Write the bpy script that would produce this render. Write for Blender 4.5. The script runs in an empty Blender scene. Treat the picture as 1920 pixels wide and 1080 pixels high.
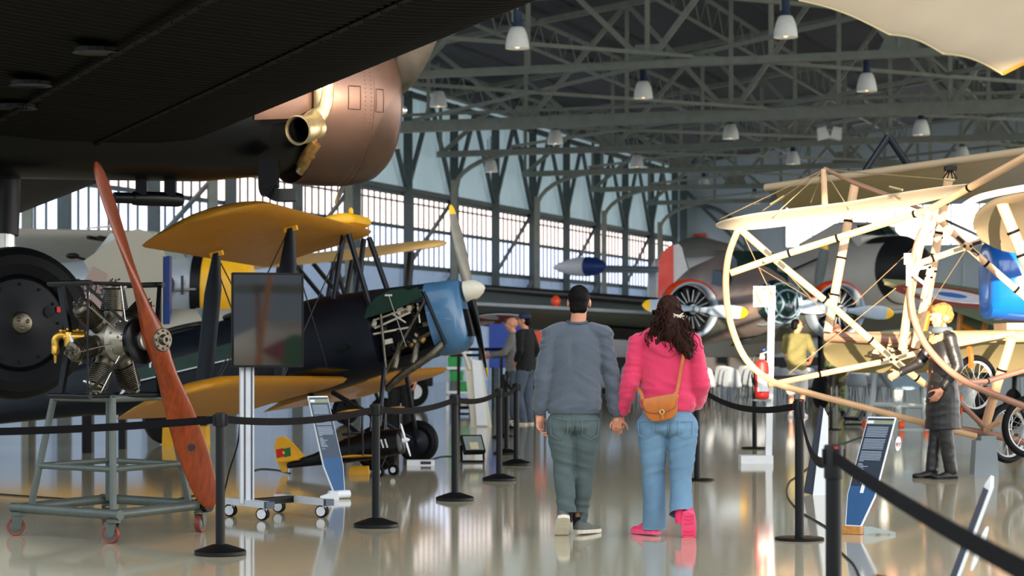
import bpy, math, random
from mathutils import Vector, Matrix, noise
random.seed(7)
scene = bpy.context.scene
COL = scene.collection
V = Vector
R = math.radians
F, HZ, CX, EYE = 4000.0, 642.0, 960.0, 1.4      # focal length in pixels of a 1920 wide frame, horizon row, eye height
ZUP = V((0, 0, 1))


def at(px, py, Y):
    """the point at distance Y that the photograph shows at this pixel"""
    return V(((px - CX) * Y / F, Y, EYE - (py - HZ) * Y / F))


def fl(px, py):
    """the floor point at this pixel"""
    Y = F * EYE / (py - HZ)
    return V(((px - CX) * Y / F, Y, 0))


# ------------------------------------------------------------------ materials
def lin(c):
    return tuple((x / 255 / 12.92) if x / 255 <= .04045 else ((x / 255 + .055) / 1.055) ** 2.4 for x in c)


MATS = {}


def mat(name, col, rough=.5, metal=0.0, var=.12, scale=6.0, bump=0.0, bscale=40.0, coat=0.0, emit=0.0, stretch=None, spec=.5, sheen=0.0, col2=None, sharp=False):
    m = bpy.data.materials.new(name)
    m.use_nodes = True
    nt = m.node_tree
    b = nt.nodes['Principled BSDF']
    c = lin(col)
    b.inputs['Roughness'].default_value = rough
    b.inputs['Metallic'].default_value = metal
    b.inputs['Specular IOR Level'].default_value = spec
    b.inputs['Coat Weight'].default_value = coat
    b.inputs['Sheen Weight'].default_value = sheen
    tc = nt.nodes.new('ShaderNodeTexCoord')
    mp = nt.nodes.new('ShaderNodeMapping')
    nt.links.new(tc.outputs['Object'], mp.inputs['Vector'])
    if stretch:
        mp.inputs['Scale'].default_value = stretch
    n = nt.nodes.new('ShaderNodeTexNoise')
    n.inputs['Scale'].default_value = scale
    n.inputs['Detail'].default_value = 5
    nt.links.new(mp.outputs[0], n.inputs['Vector'])
    rp = nt.nodes.new('ShaderNodeValToRGB')
    if col2:
        d = lin(col2)
        rp.color_ramp.elements[0].color = (*c, 1)
        rp.color_ramp.elements[1].color = (*d, 1)
        rp.color_ramp.elements[0].position = .49 if sharp else .35
        rp.color_ramp.elements[1].position = .52 if sharp else .65
    else:
        rp.color_ramp.elements[0].color = (*[x * (1 - var) for x in c], 1)
        rp.color_ramp.elements[1].color = (*[min(1, x * (1 + var)) for x in c], 1)
        rp.color_ramp.elements[0].position = .3
        rp.color_ramp.elements[1].position = .7
    nt.links.new(n.outputs['Fac'], rp.inputs['Fac'])
    nt.links.new(rp.outputs[0], b.inputs['Base Color'])
    if bump:
        n2 = nt.nodes.new('ShaderNodeTexNoise')
        n2.inputs['Scale'].default_value = bscale
        n2.inputs['Detail'].default_value = 4
        nt.links.new(mp.outputs[0], n2.inputs['Vector'])
        bp = nt.nodes.new('ShaderNodeBump')
        bp.inputs['Strength'].default_value = bump
        bp.inputs['Distance'].default_value = .02
        nt.links.new(n2.outputs['Fac'], bp.inputs['Height'])
        nt.links.new(bp.outputs[0], b.inputs['Normal'])
    if emit:
        b.inputs['Emission Color'].default_value = (*c, 1)
        b.inputs['Emission Strength'].default_value = emit
    MATS[name] = m
    return m


# ------------------------------------------------------------------ meshes
ORG = {}


def perp(d):
    d = d.normalized()
    u = ZUP if abs(d.z) < .95 else V((1, 0, 0))
    a = d.cross(u).normalized()
    return a, a.cross(d).normalized()


class MB:
    def __init__(s):
        s.v, s.f, s.mi = [], [], []

    def add(s, vs, fs, mi=0):
        b = len(s.v)
        s.v.extend(V(x) for x in vs)
        s.f.extend(tuple(b + i for i in f) for f in fs)
        s.mi.extend([mi] * len(fs))
        return s

    def box(s, c, size, rot=None, mi=0, top=1.0):
        c = V(c)
        x, y, z = [k / 2 for k in size]
        vs = []
        for sz in (-1, 1):
            k = top if sz > 0 else 1
            for sx, sy in ((-1, -1), (1, -1), (1, 1), (-1, 1)):
                p = V((sx * x * k, sy * y * k, sz * z))
                vs.append(c + (rot @ p if rot else p))
        return s.add(vs, [(3, 2, 1, 0), (4, 5, 6, 7), (0, 1, 5, 4), (1, 2, 6, 5), (2, 3, 7, 6), (3, 0, 4, 7)], mi)

    def beam(s, a, b, w, h=None, up=ZUP, mi=0):
        a, b = V(a), V(b)
        h = h or w
        d = (b - a).normalized()
        if abs(d.dot(up)) > .97:
            up = V((1, 0, 0)) if abs(d.x) < .9 else V((0, 1, 0))
        x = d.cross(up).normalized() * w / 2
        y = x.normalized().cross(d).normalized() * h / 2
        vs = []
        for p in (a, b):
            vs += [p - x - y, p + x - y, p + x + y, p - x + y]
        return s.add(vs, [(0, 1, 2, 3), (7, 6, 5, 4), (4, 5, 1, 0), (5, 6, 2, 1), (6, 7, 3, 2), (7, 4, 0, 3)], mi)

    def tube(s, pts, r, n=10, cap=True, closed=False, mi=0, sq=None):
        pts = [V(p) for p in pts]
        m = len(pts)
        rr = r if isinstance(r, (list, tuple)) else [r] * m
        vs, fs = [], []
        u = None
        for i, p in enumerate(pts):
            if closed:
                d = pts[(i + 1) % m] - pts[i - 1]
            else:
                d = pts[min(i + 1, m - 1)] - pts[max(i - 1, 0)]
            d.normalize()
            if u is None:
                u, w = perp(d)
            else:
                u = (u - d * u.dot(d))
                u = u.normalized() if u.length > 1e-6 else perp(d)[0]
                w = u.cross(d).normalized()
            for k in range(n):
                t = 2 * math.pi * k / n
                q = (1, 1) if not sq else sq
                vs.append(p + (u * math.cos(t) * q[0] + w * math.sin(t) * q[1]) * rr[i])
        L = m if closed else m - 1
        for i in range(L):
            j = (i + 1) % m
            for k in range(n):
                l = (k + 1) % n
                fs.append((i * n + k, i * n + l, j * n + l, j * n + k))
        if cap and not closed:
            fs.append(tuple(range(n - 1, -1, -1)))
            fs.append(tuple((m - 1) * n + k for k in range(n)))
        return s.add(vs, fs, mi)

    def lathe(s, prof, o, ax, n=28, mi=0, sx=1.0, sy=1.0, u=None, cap=True, a0=0, a1=360):
        """prof: (radius, distance along ax)"""
        o, ax = V(o), V(ax).normalized()
        if u is None:
            u, w = perp(ax)
        else:
            u = V(u).normalized()
            w = ax.cross(u)
        vs, fs = [], []
        full = abs(a1 - a0) >= 359.9
        nn = n if full else n + 1
        for r, t in prof:
            for k in range(nn):
                a = R(a0 + (a1 - a0) * k / n)
                vs.append(o + ax * t + (u * math.cos(a) * sx + w * math.sin(a) * sy) * max(r, 1e-4))
        for i in range(len(prof) - 1):
            for k in range(n):
                l = (k + 1) % nn
                fs.append((i * nn + k, i * nn + l, (i + 1) * nn + l, (i + 1) * nn + k))
        if cap and full:
            if prof[0][0] > .002:
                fs.append(tuple(range(n - 1, -1, -1)))
            if prof[-1][0] > .002:
                fs.append(tuple((len(prof) - 1) * n + k for k in range(n)))
        return s.add(vs, fs, mi)

    def loft(s, rings, cap=True, mi=0, closed=True):
        n = len(rings[0])
        vs = [p for r in rings for p in r]
        fs = []
        for i in range(len(rings) - 1):
            for k in range(n if closed else n - 1):
                l = (k + 1) % n
                fs.append((i * n + k, i * n + l, (i + 1) * n + l, (i + 1) * n + k))
        if cap:
            fs.append(tuple(range(n - 1, -1, -1)))
            fs.append(tuple((len(rings) - 1) * n + k for k in range(n)))
        return s.add(vs, fs, mi)

    def prism(s, poly, o, ux, uy, th, mi=0):
        """polygon (x, y) in the plane o+ux*x+uy*y, thickness th centred"""
        o, ux, uy = V(o), V(ux), V(uy)
        nn = ux.cross(uy).normalized() * th / 2
        n = len(poly)
        vs = [o + ux * x + uy * y - nn for x, y in poly] + [o + ux * x + uy * y + nn for x, y in poly]
        fs = [tuple(range(n - 1, -1, -1)), tuple(range(n, 2 * n))]
        for k in range(n):
            l = (k + 1) % n
            fs.append((k, l, n + l, n + k))
        return s.add(vs, fs, mi)

    def ball(s, c, r, rot=None, n=16, m=10, mi=0):
        c = V(c)
        r = r if isinstance(r, (tuple, list)) else (r, r, r)
        vs, fs = [], []
        for i in range(1, m):
            a = math.pi * i / m
            for k in range(n):
                b = 2 * math.pi * k / n
                p = V((r[0] * math.sin(a) * math.cos(b), r[1] * math.sin(a) * math.sin(b), r[2] * math.cos(a)))
                vs.append(c + (rot @ p if rot else p))
        t, q = V((0, 0, r[2])), V((0, 0, -r[2]))
        vs += [c + (rot @ t if rot else t), c + (rot @ q if rot else q)]
        for i in range(m - 2):
            for k in range(n):
                l = (k + 1) % n
                fs.append((i * n + k, (i + 1) * n + k, (i + 1) * n + l, i * n + l))
        T, Q = (m - 1) * n, (m - 1) * n + 1
        for k in range(n):
            l = (k + 1) % n
            fs.append((T, k, l))
            fs.append((Q, (m - 2) * n + l, (m - 2) * n + k))
        return s.add(vs, fs, mi)

    def capsule(s, a, b, ra, rb, n=14):
        a, b = V(a), V(b)
        d = b - a
        L = d.length
        d = d.normalized() if L > 1e-6 else V((0, 0, 1))
        pts, rr = [], []
        for k in range(6):
            t = math.pi / 2 * (1 - k / 5)
            pts.append(a - d * ra * math.sin(t)); rr.append(max(ra * math.cos(t), .0006))
        for k in range(6):
            t = math.pi / 2 * k / 5
            pts.append(b + d * rb * math.sin(t)); rr.append(max(rb * math.cos(t), .0006))
        u, w = perp(d)
        rings = [[p + (u * math.cos(2 * math.pi * k / n) + w * math.sin(2 * math.pi * k / n)) * q for k in range(n)] for p, q in zip(pts, rr)]
        return s.loft(rings)

    def xf(s, M):
        s.v = [M @ p for p in s.v]
        return s

    def build(s, name, m, parent=None, sharp=35, local=False):
        me = bpy.data.meshes.new(name)
        if parent is not None:
            o0 = V((0, 0, 0)) if local else ORG[parent.name]
        else:
            xs = [p.x for p in s.v]; ys = [p.y for p in s.v]; zs = [p.z for p in s.v]
            o0 = V(((min(xs) + max(xs)) / 2, (min(ys) + max(ys)) / 2, min(zs)))
        me.from_pydata([p - o0 for p in s.v], [], s.f)
        for k in (m if isinstance(m, (list, tuple)) else [m]):
            me.materials.append(MATS[k] if isinstance(k, str) else k)
        if any(s.mi):
            me.polygons.foreach_set('material_index', s.mi)
        me.polygons.foreach_set('use_smooth', [True] * len(s.f))
        me.update()
        me.set_sharp_from_angle(angle=R(sharp))
        return link(name, me, parent, o0)


def link(name, me, parent=None, org=None):
    o = bpy.data.objects.new(name, me)
    COL.objects.link(o)
    org = V((0, 0, 0)) if org is None else org
    if parent is not None:
        o.parent = parent
        ORG[o.name] = ORG[parent.name].copy()
    else:
        o.location = org
        ORG[o.name] = org.copy()
    return o


def tag(o, label=None, cat=None, group=None, kind=None):
    if label: o['label'] = label
    if cat: o['category'] = cat
    if group: o['group'] = group
    if kind: o['kind'] = kind
    return o


def thing(name, label, cat, loc=(0, 0, 0), group=None):
    o = bpy.data.objects.new(name, None)
    o.empty_display_size = .1
    COL.objects.link(o)
    o.location = loc
    ORG[o.name] = V(loc)
    return tag(o, label, cat, group)


def struct(o):
    o['kind'] = 'structure'
    return o


def copy_tree(o, parent=None):
    kids = KIDS(o)
    c = o.copy()
    COL.objects.link(c)
    ORG[c.name] = ORG[o.name].copy()
    if parent is not None:
        c.parent = parent
    for k in kids:
        copy_tree(k, c)
    return c


def KIDS(o):
    return [x for x in COL.objects if x.parent == o]


def frame(fwd, pitch=0.0, loc=(0, 0, 0)):
    """matrix with columns forward, left, up for a heading (x, y) and a nose-up angle"""
    h = V((fwd[0], fwd[1], 0)).normalized()
    l = ZUP.cross(h)
    p = R(pitch)
    f = h * math.cos(p) + ZUP * math.sin(p)
    u = f.cross(l)
    M = Matrix((f, l, u)).transposed().to_4x4()
    M.translation = V(loc)
    return M


def spline(pts, n=8):
    """Catmull-Rom through the points"""
    pts = [V(p) for p in pts]
    out = []
    for i in range(len(pts) - 1):
        p0, p1, p2, p3 = pts[max(i - 1, 0)], pts[i], pts[i + 1], pts[min(i + 2, len(pts) - 1)]
        for k in range(n):
            t = k / n
            out.append(.5 * ((2 * p1) + (p2 - p0) * t + (2 * p0 - 5 * p1 + 4 * p2 - p3) * t * t + (3 * p1 - p0 - 3 * p2 + p3) * t ** 3))
    out.append(pts[-1])
    return out


def airfoil(n=9, th=.12, camber=.03):
    """closed loop of (x 0..1 from leading to trailing edge, z), relative to chord"""
    up, lo = [], []
    for k in range(n):
        x = (1 - math.cos(math.pi * k / (n - 1))) / 2
        t = 5 * th * (.2969 * math.sqrt(x) - .126 * x - .3516 * x * x + .2843 * x ** 3 - .1015 * x ** 4)
        c = camber * 4 * x * (1 - x)
        up.append((x, c + t)); lo.append((x, c - t))
    return up + lo[-2:0:-1]


def wing(mb, le0, le1, ch, back, up, th=.1, camber=.03, n=20, tip0=0.0, tip1=.3, mi=0, ch1=None):
    """wing panel from leading edge point le0 to le1; back = chord direction (need not be unit); tips rounded over tip0/tip1 metres"""
    le0, le1, back, up = V(le0), V(le1), V(back).normalized(), V(up).normalized()
    L = (le1 - le0).length
    af = airfoil(9, th, camber)
    rings = []
    ts = [k / n for k in range(n + 1)]
    if tip1: ts = sorted(set(ts + [1 - tip1 / L * q for q in (.02, .08, .2, .4, .7)]))
    if tip0: ts = sorted(set(ts + [tip0 / L * q for q in (.02, .08, .2, .4, .7)]))
    for t in ts:
        c = ch + ((ch1 if ch1 is not None else ch) - ch) * t
        k = 1.0
        if tip1 and (1 - t) * L < tip1:
            k = min(k, math.sqrt(max(1 - (1 - (1 - t) * L / tip1) ** 2, .003)))
        if tip0 and t * L < tip0:
            k = min(k, math.sqrt(max(1 - (1 - t * L / tip0) ** 2, .003)))
        p = le0.lerp(le1, t)
        off = c * (1 - k) * .45
        rings.append([p + back * (off + x * c * k) + up * (z * c * (.35 + .65 * k)) for x, z in af])
    return mb.loft(rings, mi=mi)


def text_mesh(txt, size, o, ux, uy, m, parent, name='lettering', th=.004):
    cu = bpy.data.curves.new('t', 'FONT')
    cu.body = txt
    cu.size = size
    cu.extrude = th / 2
    cu.align_x = 'CENTER'; cu.align_y = 'CENTER'
    ob = bpy.data.objects.new('t', cu)
    COL.objects.link(ob)
    dg = bpy.context.evaluated_depsgraph_get()
    me = bpy.data.meshes.new_from_object(ob.evaluated_get(dg))
    bpy.data.objects.remove(ob)
    bpy.data.curves.remove(cu)
    ux, uy = V(ux).normalized(), V(uy).normalized()
    n = ux.cross(uy)
    M = Matrix((ux, uy, n)).transposed().to_4x4()
    M.translation = V(o) - ORG[parent.name]
    me.transform(M)
    me.name = name
    me.materials.clear()
    me.materials.append(MATS[m])
    return link(name, me, parent)


def blob(mb, voxel, smooth=4, name='b', factor=.5):
    """one continuous skin around all the closed shapes of mb; returns (verts, faces) in an MB"""
    me = bpy.data.meshes.new(name)
    me.from_pydata(mb.v, [], mb.f)
    ob = bpy.data.objects.new(name, me)
    COL.objects.link(ob)
    r = ob.modifiers.new('r', 'REMESH'); r.mode = 'VOXEL'; r.voxel_size = voxel
    if smooth:
        q = ob.modifiers.new('s', 'SMOOTH'); q.iterations = smooth; q.factor = factor
    dg = bpy.context.evaluated_depsgraph_get()
    m2 = bpy.data.meshes.new_from_object(ob.evaluated_get(dg))
    bpy.data.objects.remove(ob)
    bpy.data.meshes.remove(me)
    out = MB()
    out.add([v.co.copy() for v in m2.vertices], [tuple(p.vertices) for p in m2.polygons])
    nr = [v.normal.copy() for v in m2.vertices]
    bpy.data.meshes.remove(m2)
    out.n = nr
    return out


def wrinkle(mb, fn):
    """push every vertex along its normal by fn(point)"""
    mb.v = [p + nn * fn(p, nn) for p, nn in zip(mb.v, mb.n)]
    return mb
# ------------------------------------------------------------------ material list
mat('floor_epoxy', (186, 177, 150), rough=.075, var=.05, scale=.6, spec=.8, bump=.012, bscale=1.6, stretch=(1, .25, 1))
mat('roof_sheet', (70, 74, 79), rough=.8, var=.1, scale=2)
mat('steel_green', (130, 137, 128), rough=.55, var=.1, scale=4)
mat('steel_dark', (80, 94, 96), rough=.6, var=.1, scale=4)
mat('wall_panel_glow', (168, 192, 200), rough=.6, var=.04, scale=2, emit=.42)  # emission added to brighten the upper sheets, which are no lamps
mat('wall_low_glow', (150, 172, 200), rough=.6, var=.04, scale=2, emit=.35)  # same added glow for the lower sheets
mat('wall_back', (190, 206, 216), rough=.7, var=.05, scale=1)
mat('wall_dark', (124, 140, 150), rough=.7, var=.05, scale=1)
mat('frosted_warm', (255, 236, 230), emit=2.0, var=0)
mat('frosted_cool', (222, 230, 255), emit=1.9, var=0)
mat('frosted_bright', (255, 250, 244), emit=4.0, var=0)
mat('lamp_white', (234, 238, 234), rough=.4, var=.04)
mat('lamp_box', (38, 56, 84), rough=.5)
mat('lamp_glow', (255, 226, 190), emit=1.6, var=0)
mat('lamp_inner', (236, 236, 230), rough=.2, metal=.6, var=.02)
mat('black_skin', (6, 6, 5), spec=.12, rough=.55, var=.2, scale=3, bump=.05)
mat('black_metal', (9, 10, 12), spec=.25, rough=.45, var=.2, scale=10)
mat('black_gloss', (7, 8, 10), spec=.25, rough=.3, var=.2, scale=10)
mat('cowl_bronze', (104, 82, 71), rough=.34, metal=.75, var=.12, scale=2.5, bump=.03, bscale=9)
mat('brass', (196, 178, 132), rough=.36, metal=.85, var=.3, scale=9)
mat('brass_rusty', (150, 116, 66), rough=.5, metal=.8, var=.4, scale=14)
mat('steel_bright', (190, 190, 184), rough=.3, metal=.9, var=.1)
mat('steel_worn', (92, 86, 74), rough=.36, metal=.85, var=.3, scale=14)
mat('brass_yellow', (188, 146, 58), rough=.35, metal=.85, var=.25, scale=14)
mat('alloy_cast', (150, 146, 134), rough=.38, metal=.8, var=.22, scale=12)
mat('prop_grey', (120, 116, 104), rough=.45, var=.2, scale=5, metal=.3)
mat('rubber', (9, 10, 12), spec=.15, rough=.62, var=.2, scale=8, bump=.08)
mat('hub_dark', (7, 9, 14), spec=.2, rough=.5, var=.15, scale=4)
mat('signal_red', (196, 34, 28), rough=.5)
mat('signal_yellow', (236, 186, 20), rough=.5, var=.06)
mat('tape_black', (9, 9, 11), spec=.12, rough=.75, var=.1, scale=30)
mat('tape_brown', (20, 18, 18), spec=.12, rough=.8, var=.1, scale=30)
mat('post_black', (9, 10, 12), spec=.25, rough=.45, var=.1, scale=30)
mat('navy', (8, 16, 27), spec=.3, rough=.42, var=.16, scale=3)
mat('navy_light', (60, 104, 138), rough=.35, var=.14, scale=3, coat=.3)
mat('yellow_fabric', (190, 130, 26), rough=.5, var=.1, scale=5, stretch=(1, 4, 1), coat=.1)
mat('yellow_bright', (238, 178, 30), rough=.45, var=.08)
mat('yellow_pale', (206, 166, 100), rough=.6, var=.08)
mat('panel_green', (16, 54, 44), rough=.5, var=.2)
mat('trolley_green', (74, 82, 76), rough=.45, var=.12, scale=12)
mat('caster_red', (112, 48, 38), rough=.5, var=.15, scale=20)
mat('wood_red', (122, 48, 8), rough=.34, var=.3, scale=4, coat=.15, spec=.35, stretch=(9, 9, 1.1))
mat('screen_glass', (26, 21, 26), rough=.03, var=.0, spec=1.0, coat=1.0)
mat('white_plastic', (222, 226, 230), rough=.4, var=.03)
mat('alu', (212, 216, 220), rough=.35, metal=.1, var=.04)
mat('alu_dark', (66, 78, 92), rough=.4, metal=.4, var=.04)
mat('sign_navy', (13, 31, 50), rough=.5, var=.05)
mat('sign_blue', (26, 78, 124), rough=.45, var=.05)
mat('sign_grey', (150, 160, 158), rough=.5, var=.05)
mat('sign_white', (226, 230, 232), rough=.5, var=.03)
mat('sign_olive', (132, 142, 112), rough=.5, var=.03)
mat('text_pale', (176, 190, 204), rough=.6, var=.0)
mat('text_red', (200, 70, 60), rough=.6, var=.0)
mat('text_dark', (40, 44, 52), rough=.6, var=.0)
mat('wood_base', (190, 130, 60), rough=.45, var=.2, scale=6, stretch=(1, 8, 8))
mat('ivory', (206, 200, 180), rough=.5, var=.05)
mat('skin', (206, 142, 112), rough=.5, var=.08, scale=14)
mat('skin_dark', (168, 104, 76), rough=.5, var=.08, scale=14)
mat('hair_black', (12, 9, 8), spec=.1, rough=.6, var=.3, scale=60, stretch=(1, 1, .2))
mat('hair_brown', (44, 22, 15), spec=.12, rough=.6, var=.5, scale=40)
mat('sweater', (76, 85, 96), rough=.9, var=.07, scale=10, bump=.12, bscale=260, sheen=.3)
mat('sweater_rib', (71, 80, 92), rough=.9, var=.05, scale=14, bump=.3, bscale=160, stretch=(1, 1, .1))
mat('trouser', (74, 88, 88), rough=.85, var=.12, scale=7, bump=.1, bscale=220)
mat('trouser_seam', (96, 112, 114), rough=.85, var=.1)
mat('shoe_grey', (92, 96, 90), rough=.8, var=.1, scale=30)
mat('sole_white', (214, 206, 186), rough=.6, var=.08, scale=18)
mat('hoodie', (206, 46, 88), rough=.85, var=.06, scale=8, bump=.1, bscale=220, sheen=.3)
mat('hoodie_rib', (200, 42, 84), rough=.88, var=.05, bump=.3, bscale=160, stretch=(1, 1, .1))
mat('denim', (100, 134, 160), rough=.85, var=.16, scale=6, bump=.12, bscale=240, stretch=(1, 1, .5))
mat('denim_seam', (116, 148, 170), rough=.85, var=.1)
mat('shoe_pink', (242, 56, 110), rough=.6, var=.08, scale=22)
mat('shoe_pink_sole', (250, 84, 128), rough=.6, var=.12, scale=34)
mat('leather_tan', (176, 98, 30), rough=.42, var=.12, scale=16, bump=.06, bscale=150)
mat('leather_dark', (138, 76, 26), rough=.5, var=.1)
mat('leather_black', (30, 29, 29), rough=.42, var=.3, scale=7, bump=.15, bscale=26)
mat('fur_tan', (176, 112, 54), rough=.85, var=.35, scale=30, bump=.5, bscale=70)
mat('fur_pale', (206, 170, 110), rough=.85, var=.2, scale=30, bump=.4, bscale=70)
mat('scarf_grey', (84, 96, 108), rough=.9)
mat('black_cloth', (9, 10, 13), rough=.9, var=.2)
mat('navy_cloth', (30, 44, 78), rough=.8)
mat('jeans_grey', (70, 82, 96), rough=.85, var=.2, scale=5)
mat('grey_cloth', (118, 118, 116), rough=.85)
mat('olive_shirt', (118, 112, 66), rough=.85, var=.08)
mat('shorts_white', (196, 196, 192), rough=.85)
mat('camo', (96, 112, 70), rough=.85, scale=9, col2=(70, 56, 40), sharp=True)
mat('fabric_white', (236, 226, 206), rough=.6, var=.03, scale=3)
mat('fabric_cream', (158, 140, 112), rough=.7, var=.04, scale=2, bump=.05, bscale=3)
mat('fabric_olive', (170, 156, 112), rough=.7, var=.05, scale=2)
mat('wood_pale', (206, 166, 124), rough=.5, var=.12, scale=6, stretch=(1, 1, 1))
mat('wood_brown', (146, 106, 86), rough=.45, var=.1, scale=6)
mat('wood_orange', (190, 118, 30), rough=.4, var=.12)
mat('wire', (150, 128, 92), rough=.5, metal=.5)
mat('wire_dark', (60, 62, 66), rough=.5, metal=.5)
mat('strap_orange', (228, 82, 24), rough=.6)
mat('plinth_grey', (140, 152, 158), rough=.6, var=.03)
mat('blue_gloss', (16, 96, 190), rough=.2, coat=.6, var=.05)
mat('silver_paint', (164, 172, 178), rough=.4, metal=.3, var=.06, scale=2)
mat('airliner_white', (206, 205, 198), rough=.4, var=.06, scale=1)
mat('silver_dull', (128, 130, 126), rough=.5, metal=.2, var=.12, scale=1.5)
mat('silver_pink', (150, 136, 132), rough=.42, metal=.3, var=.2, scale=1.2)
mat('silver_blue', (124, 146, 162), rough=.4, metal=.2, var=.08, scale=1)
mat('under_grey', (92, 98, 92), rough=.55, var=.12, scale=1)
mat('boot_black', (22, 25, 30), rough=.5)
mat('prop_blue', (160, 178, 196), rough=.35, var=.05)
mat('orange_red', (226, 70, 22), rough=.4)
mat('fin_red', (222, 46, 34), rough=.5, col2=(236, 92, 80), scale=1.4)
mat('fin_white', (206, 208, 212), rough=.5, var=.05)
mat('deep_blue', (24, 56, 120), rough=.4)
mat('glass_dark', (20, 44, 42), rough=.1, var=.1, spec=.8)
mat('beige_tail', (178, 172, 154), rough=.6, var=.08, scale=1)
mat('pink_tail', (176, 152, 140), rough=.6, var=.08, scale=1)
mat('grey_wing', (186, 184, 170), rough=.6, var=.06, scale=1)
mat('roundel_red', (146, 62, 54), rough=.6)
mat('roundel_white', (214, 218, 224), rough=.6)
mat('roundel_blue', (60, 110, 186), rough=.6)
mat('camo_green', (96, 108, 84), rough=.6, var=.1, scale=1)
mat('chair_white', (138, 148, 158), rough=.4, var=.03)
mat('chair_leg', (70, 76, 84), rough=.5)
mat('banner_blue', (24, 62, 150), rough=.6)
mat('banner_green', (40, 150, 70), rough=.6)
mat('flag_green', (30, 110, 60), rough=.6)
mat('glass_lens', (130, 140, 134), rough=.1, var=.05, spec=.8)
mat('glass_led', (190, 186, 150), rough=.4, var=.05)

# ------------------------------------------------------------------ the hangar
WX0, WSL = -28.4, 1383 / 4000
DW = V((1383, 4000, 0)).normalized()      # along the glazed wall, away from the eye
NW = V((DW.y, -DW.x, 0))                  # into the hall
CORNER_Y = 105.9


def wl(Y, z, off=0.0):
    return V((WX0 + WSL * Y, Y, z)) + NW * off


m = MB(); m.box((0, 45, -.1), (260, 220, .2)); struct(m.build('floor', 'floor_epoxy'))
# glazed wall: sheets with added glow below and above the windows, seams in the sheets
Y0, Y1 = 30.05, CORNER_Y
Z0, Z1, Z2, Z3 = 3.9, 6.45, 10.2, 5.25
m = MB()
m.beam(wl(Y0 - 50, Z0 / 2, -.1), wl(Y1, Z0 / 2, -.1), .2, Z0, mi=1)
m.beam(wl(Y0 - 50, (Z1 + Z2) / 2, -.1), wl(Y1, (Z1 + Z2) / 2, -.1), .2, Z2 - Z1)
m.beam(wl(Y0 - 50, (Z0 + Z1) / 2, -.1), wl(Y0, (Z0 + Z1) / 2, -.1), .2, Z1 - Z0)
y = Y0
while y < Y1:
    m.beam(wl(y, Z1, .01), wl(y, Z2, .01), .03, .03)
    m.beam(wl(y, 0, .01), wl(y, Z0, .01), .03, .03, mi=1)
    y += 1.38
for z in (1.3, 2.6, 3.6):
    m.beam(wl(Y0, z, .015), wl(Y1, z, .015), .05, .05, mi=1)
struct(m.build('wall_left', ['wall_panel_glow', 'wall_low_glow']))
BAY = 4.135
ycols = [71.4 + BAY * k for k in range(-10, 9)]
wn = 0
for i, y in enumerate(ycols[:-1]):
    wn += 1
    y2 = min(ycols[i + 1], CORNER_Y)
    w = struct(thing('window_%d' % wn, None, None, wl(y, Z0)))
    f = MB()
    n = 9
    for k in range(1, n):
        yy = y + (y2 - y) * k / n
        f.beam(wl(yy, Z0, .05), wl(yy, Z1, .05), .05, .06)
    for z, h in ((Z0 + .05, .16), (Z3, .12), (Z1 - .05, .2), (Z1 - .35, .05)):
        f.beam(wl(y, z, .06), wl(y2, z, .06), .09, h)
    struct(f.build('window_frame', 'steel_dark', w))
    g = MB(); g.beam(wl(y, (Z3 + Z1) / 2, -.05), wl(y2, (Z3 + Z1) / 2, -.05), .02, Z1 - Z3); struct(g.build('window_pane', 'frosted_warm', w))
    g = MB(); g.beam(wl(y, (Z3 + Z0) / 2, -.05), wl(y2, (Z3 + Z0) / 2, -.05), .02, Z3 - Z0); struct(g.build('window_pane', 'frosted_cool', w))
tn = 0


def trim(mb, m):
    global tn
    tn += 1
    return struct(mb.build('trim_%d' % tn, m))


for i, y in enumerate(ycols):
    m = MB()
    m.beam(wl(y, 0, .25), wl(y, Z2 - .4, .25), .26, .3)
    if i < len(ycols) - 1:
        y2 = ycols[i + 1]
        ym = (y + y2) / 2
        m.beam(wl(y, Z1 + .05, .2), wl(y2, Z1 + .05, .2), .1, .16)
        m.beam(wl(y, Z1, .22), wl(ym, Z2 - .5, .22), .13, .13)
        m.beam(wl(ym, Z2 - .5, .22), wl(y2, Z1, .22), .13, .13)
        m.beam(wl(y, Z2 - .5, .3), wl(y2, Z2 - .5, .3), .12, .2)
        if i % 2 == 0:
            m.beam(wl(y, Z0, .22), wl(y2, Z1, .22), .1, .1)
            m.beam(wl(y, 1.6, .3), wl(y2, Z0, .3), .12, .12)
    trim(m, 'steel_dark')


# ---- roof: sheets, trusses square to the glazed wall, lattice purlins along it
def roof_z(t):
    return 10.1 + .145 * min(t, 20) - .145 * max(0, t - 20)


def rp(Y, t, z):
    """Y where the line meets the glazed wall, t metres into the hall"""
    return wl(Y, z) + NW * t


m = MB()
for t0, t1 in ((-.5, 20), (20, 41)):
    a, b, c, d = rp(26, t0, roof_z(t0)), rp(118, t0, roof_z(t0)), rp(118, t1, roof_z(t1)), rp(26, t1, roof_z(t1))
    up = V((0, 0, .12))
    m.add([a, b, c, d, a + up, b + up, c + up, d + up], [(3, 2, 1, 0), (4, 5, 6, 7), (0, 1, 5, 4), (1, 2, 6, 5), (2, 3, 7, 6), (3, 0, 4, 7)])
for k in range(37):
    t = 1.1 * k + .3
    a, b = rp(27, t, roof_z(t) - .03), rp(112, t, roof_z(t) - .03)
    if k % 2: m.beam(a, b, .07, .09, mi=0)
struct(m.build('ceiling', 'roof_sheet'))
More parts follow.
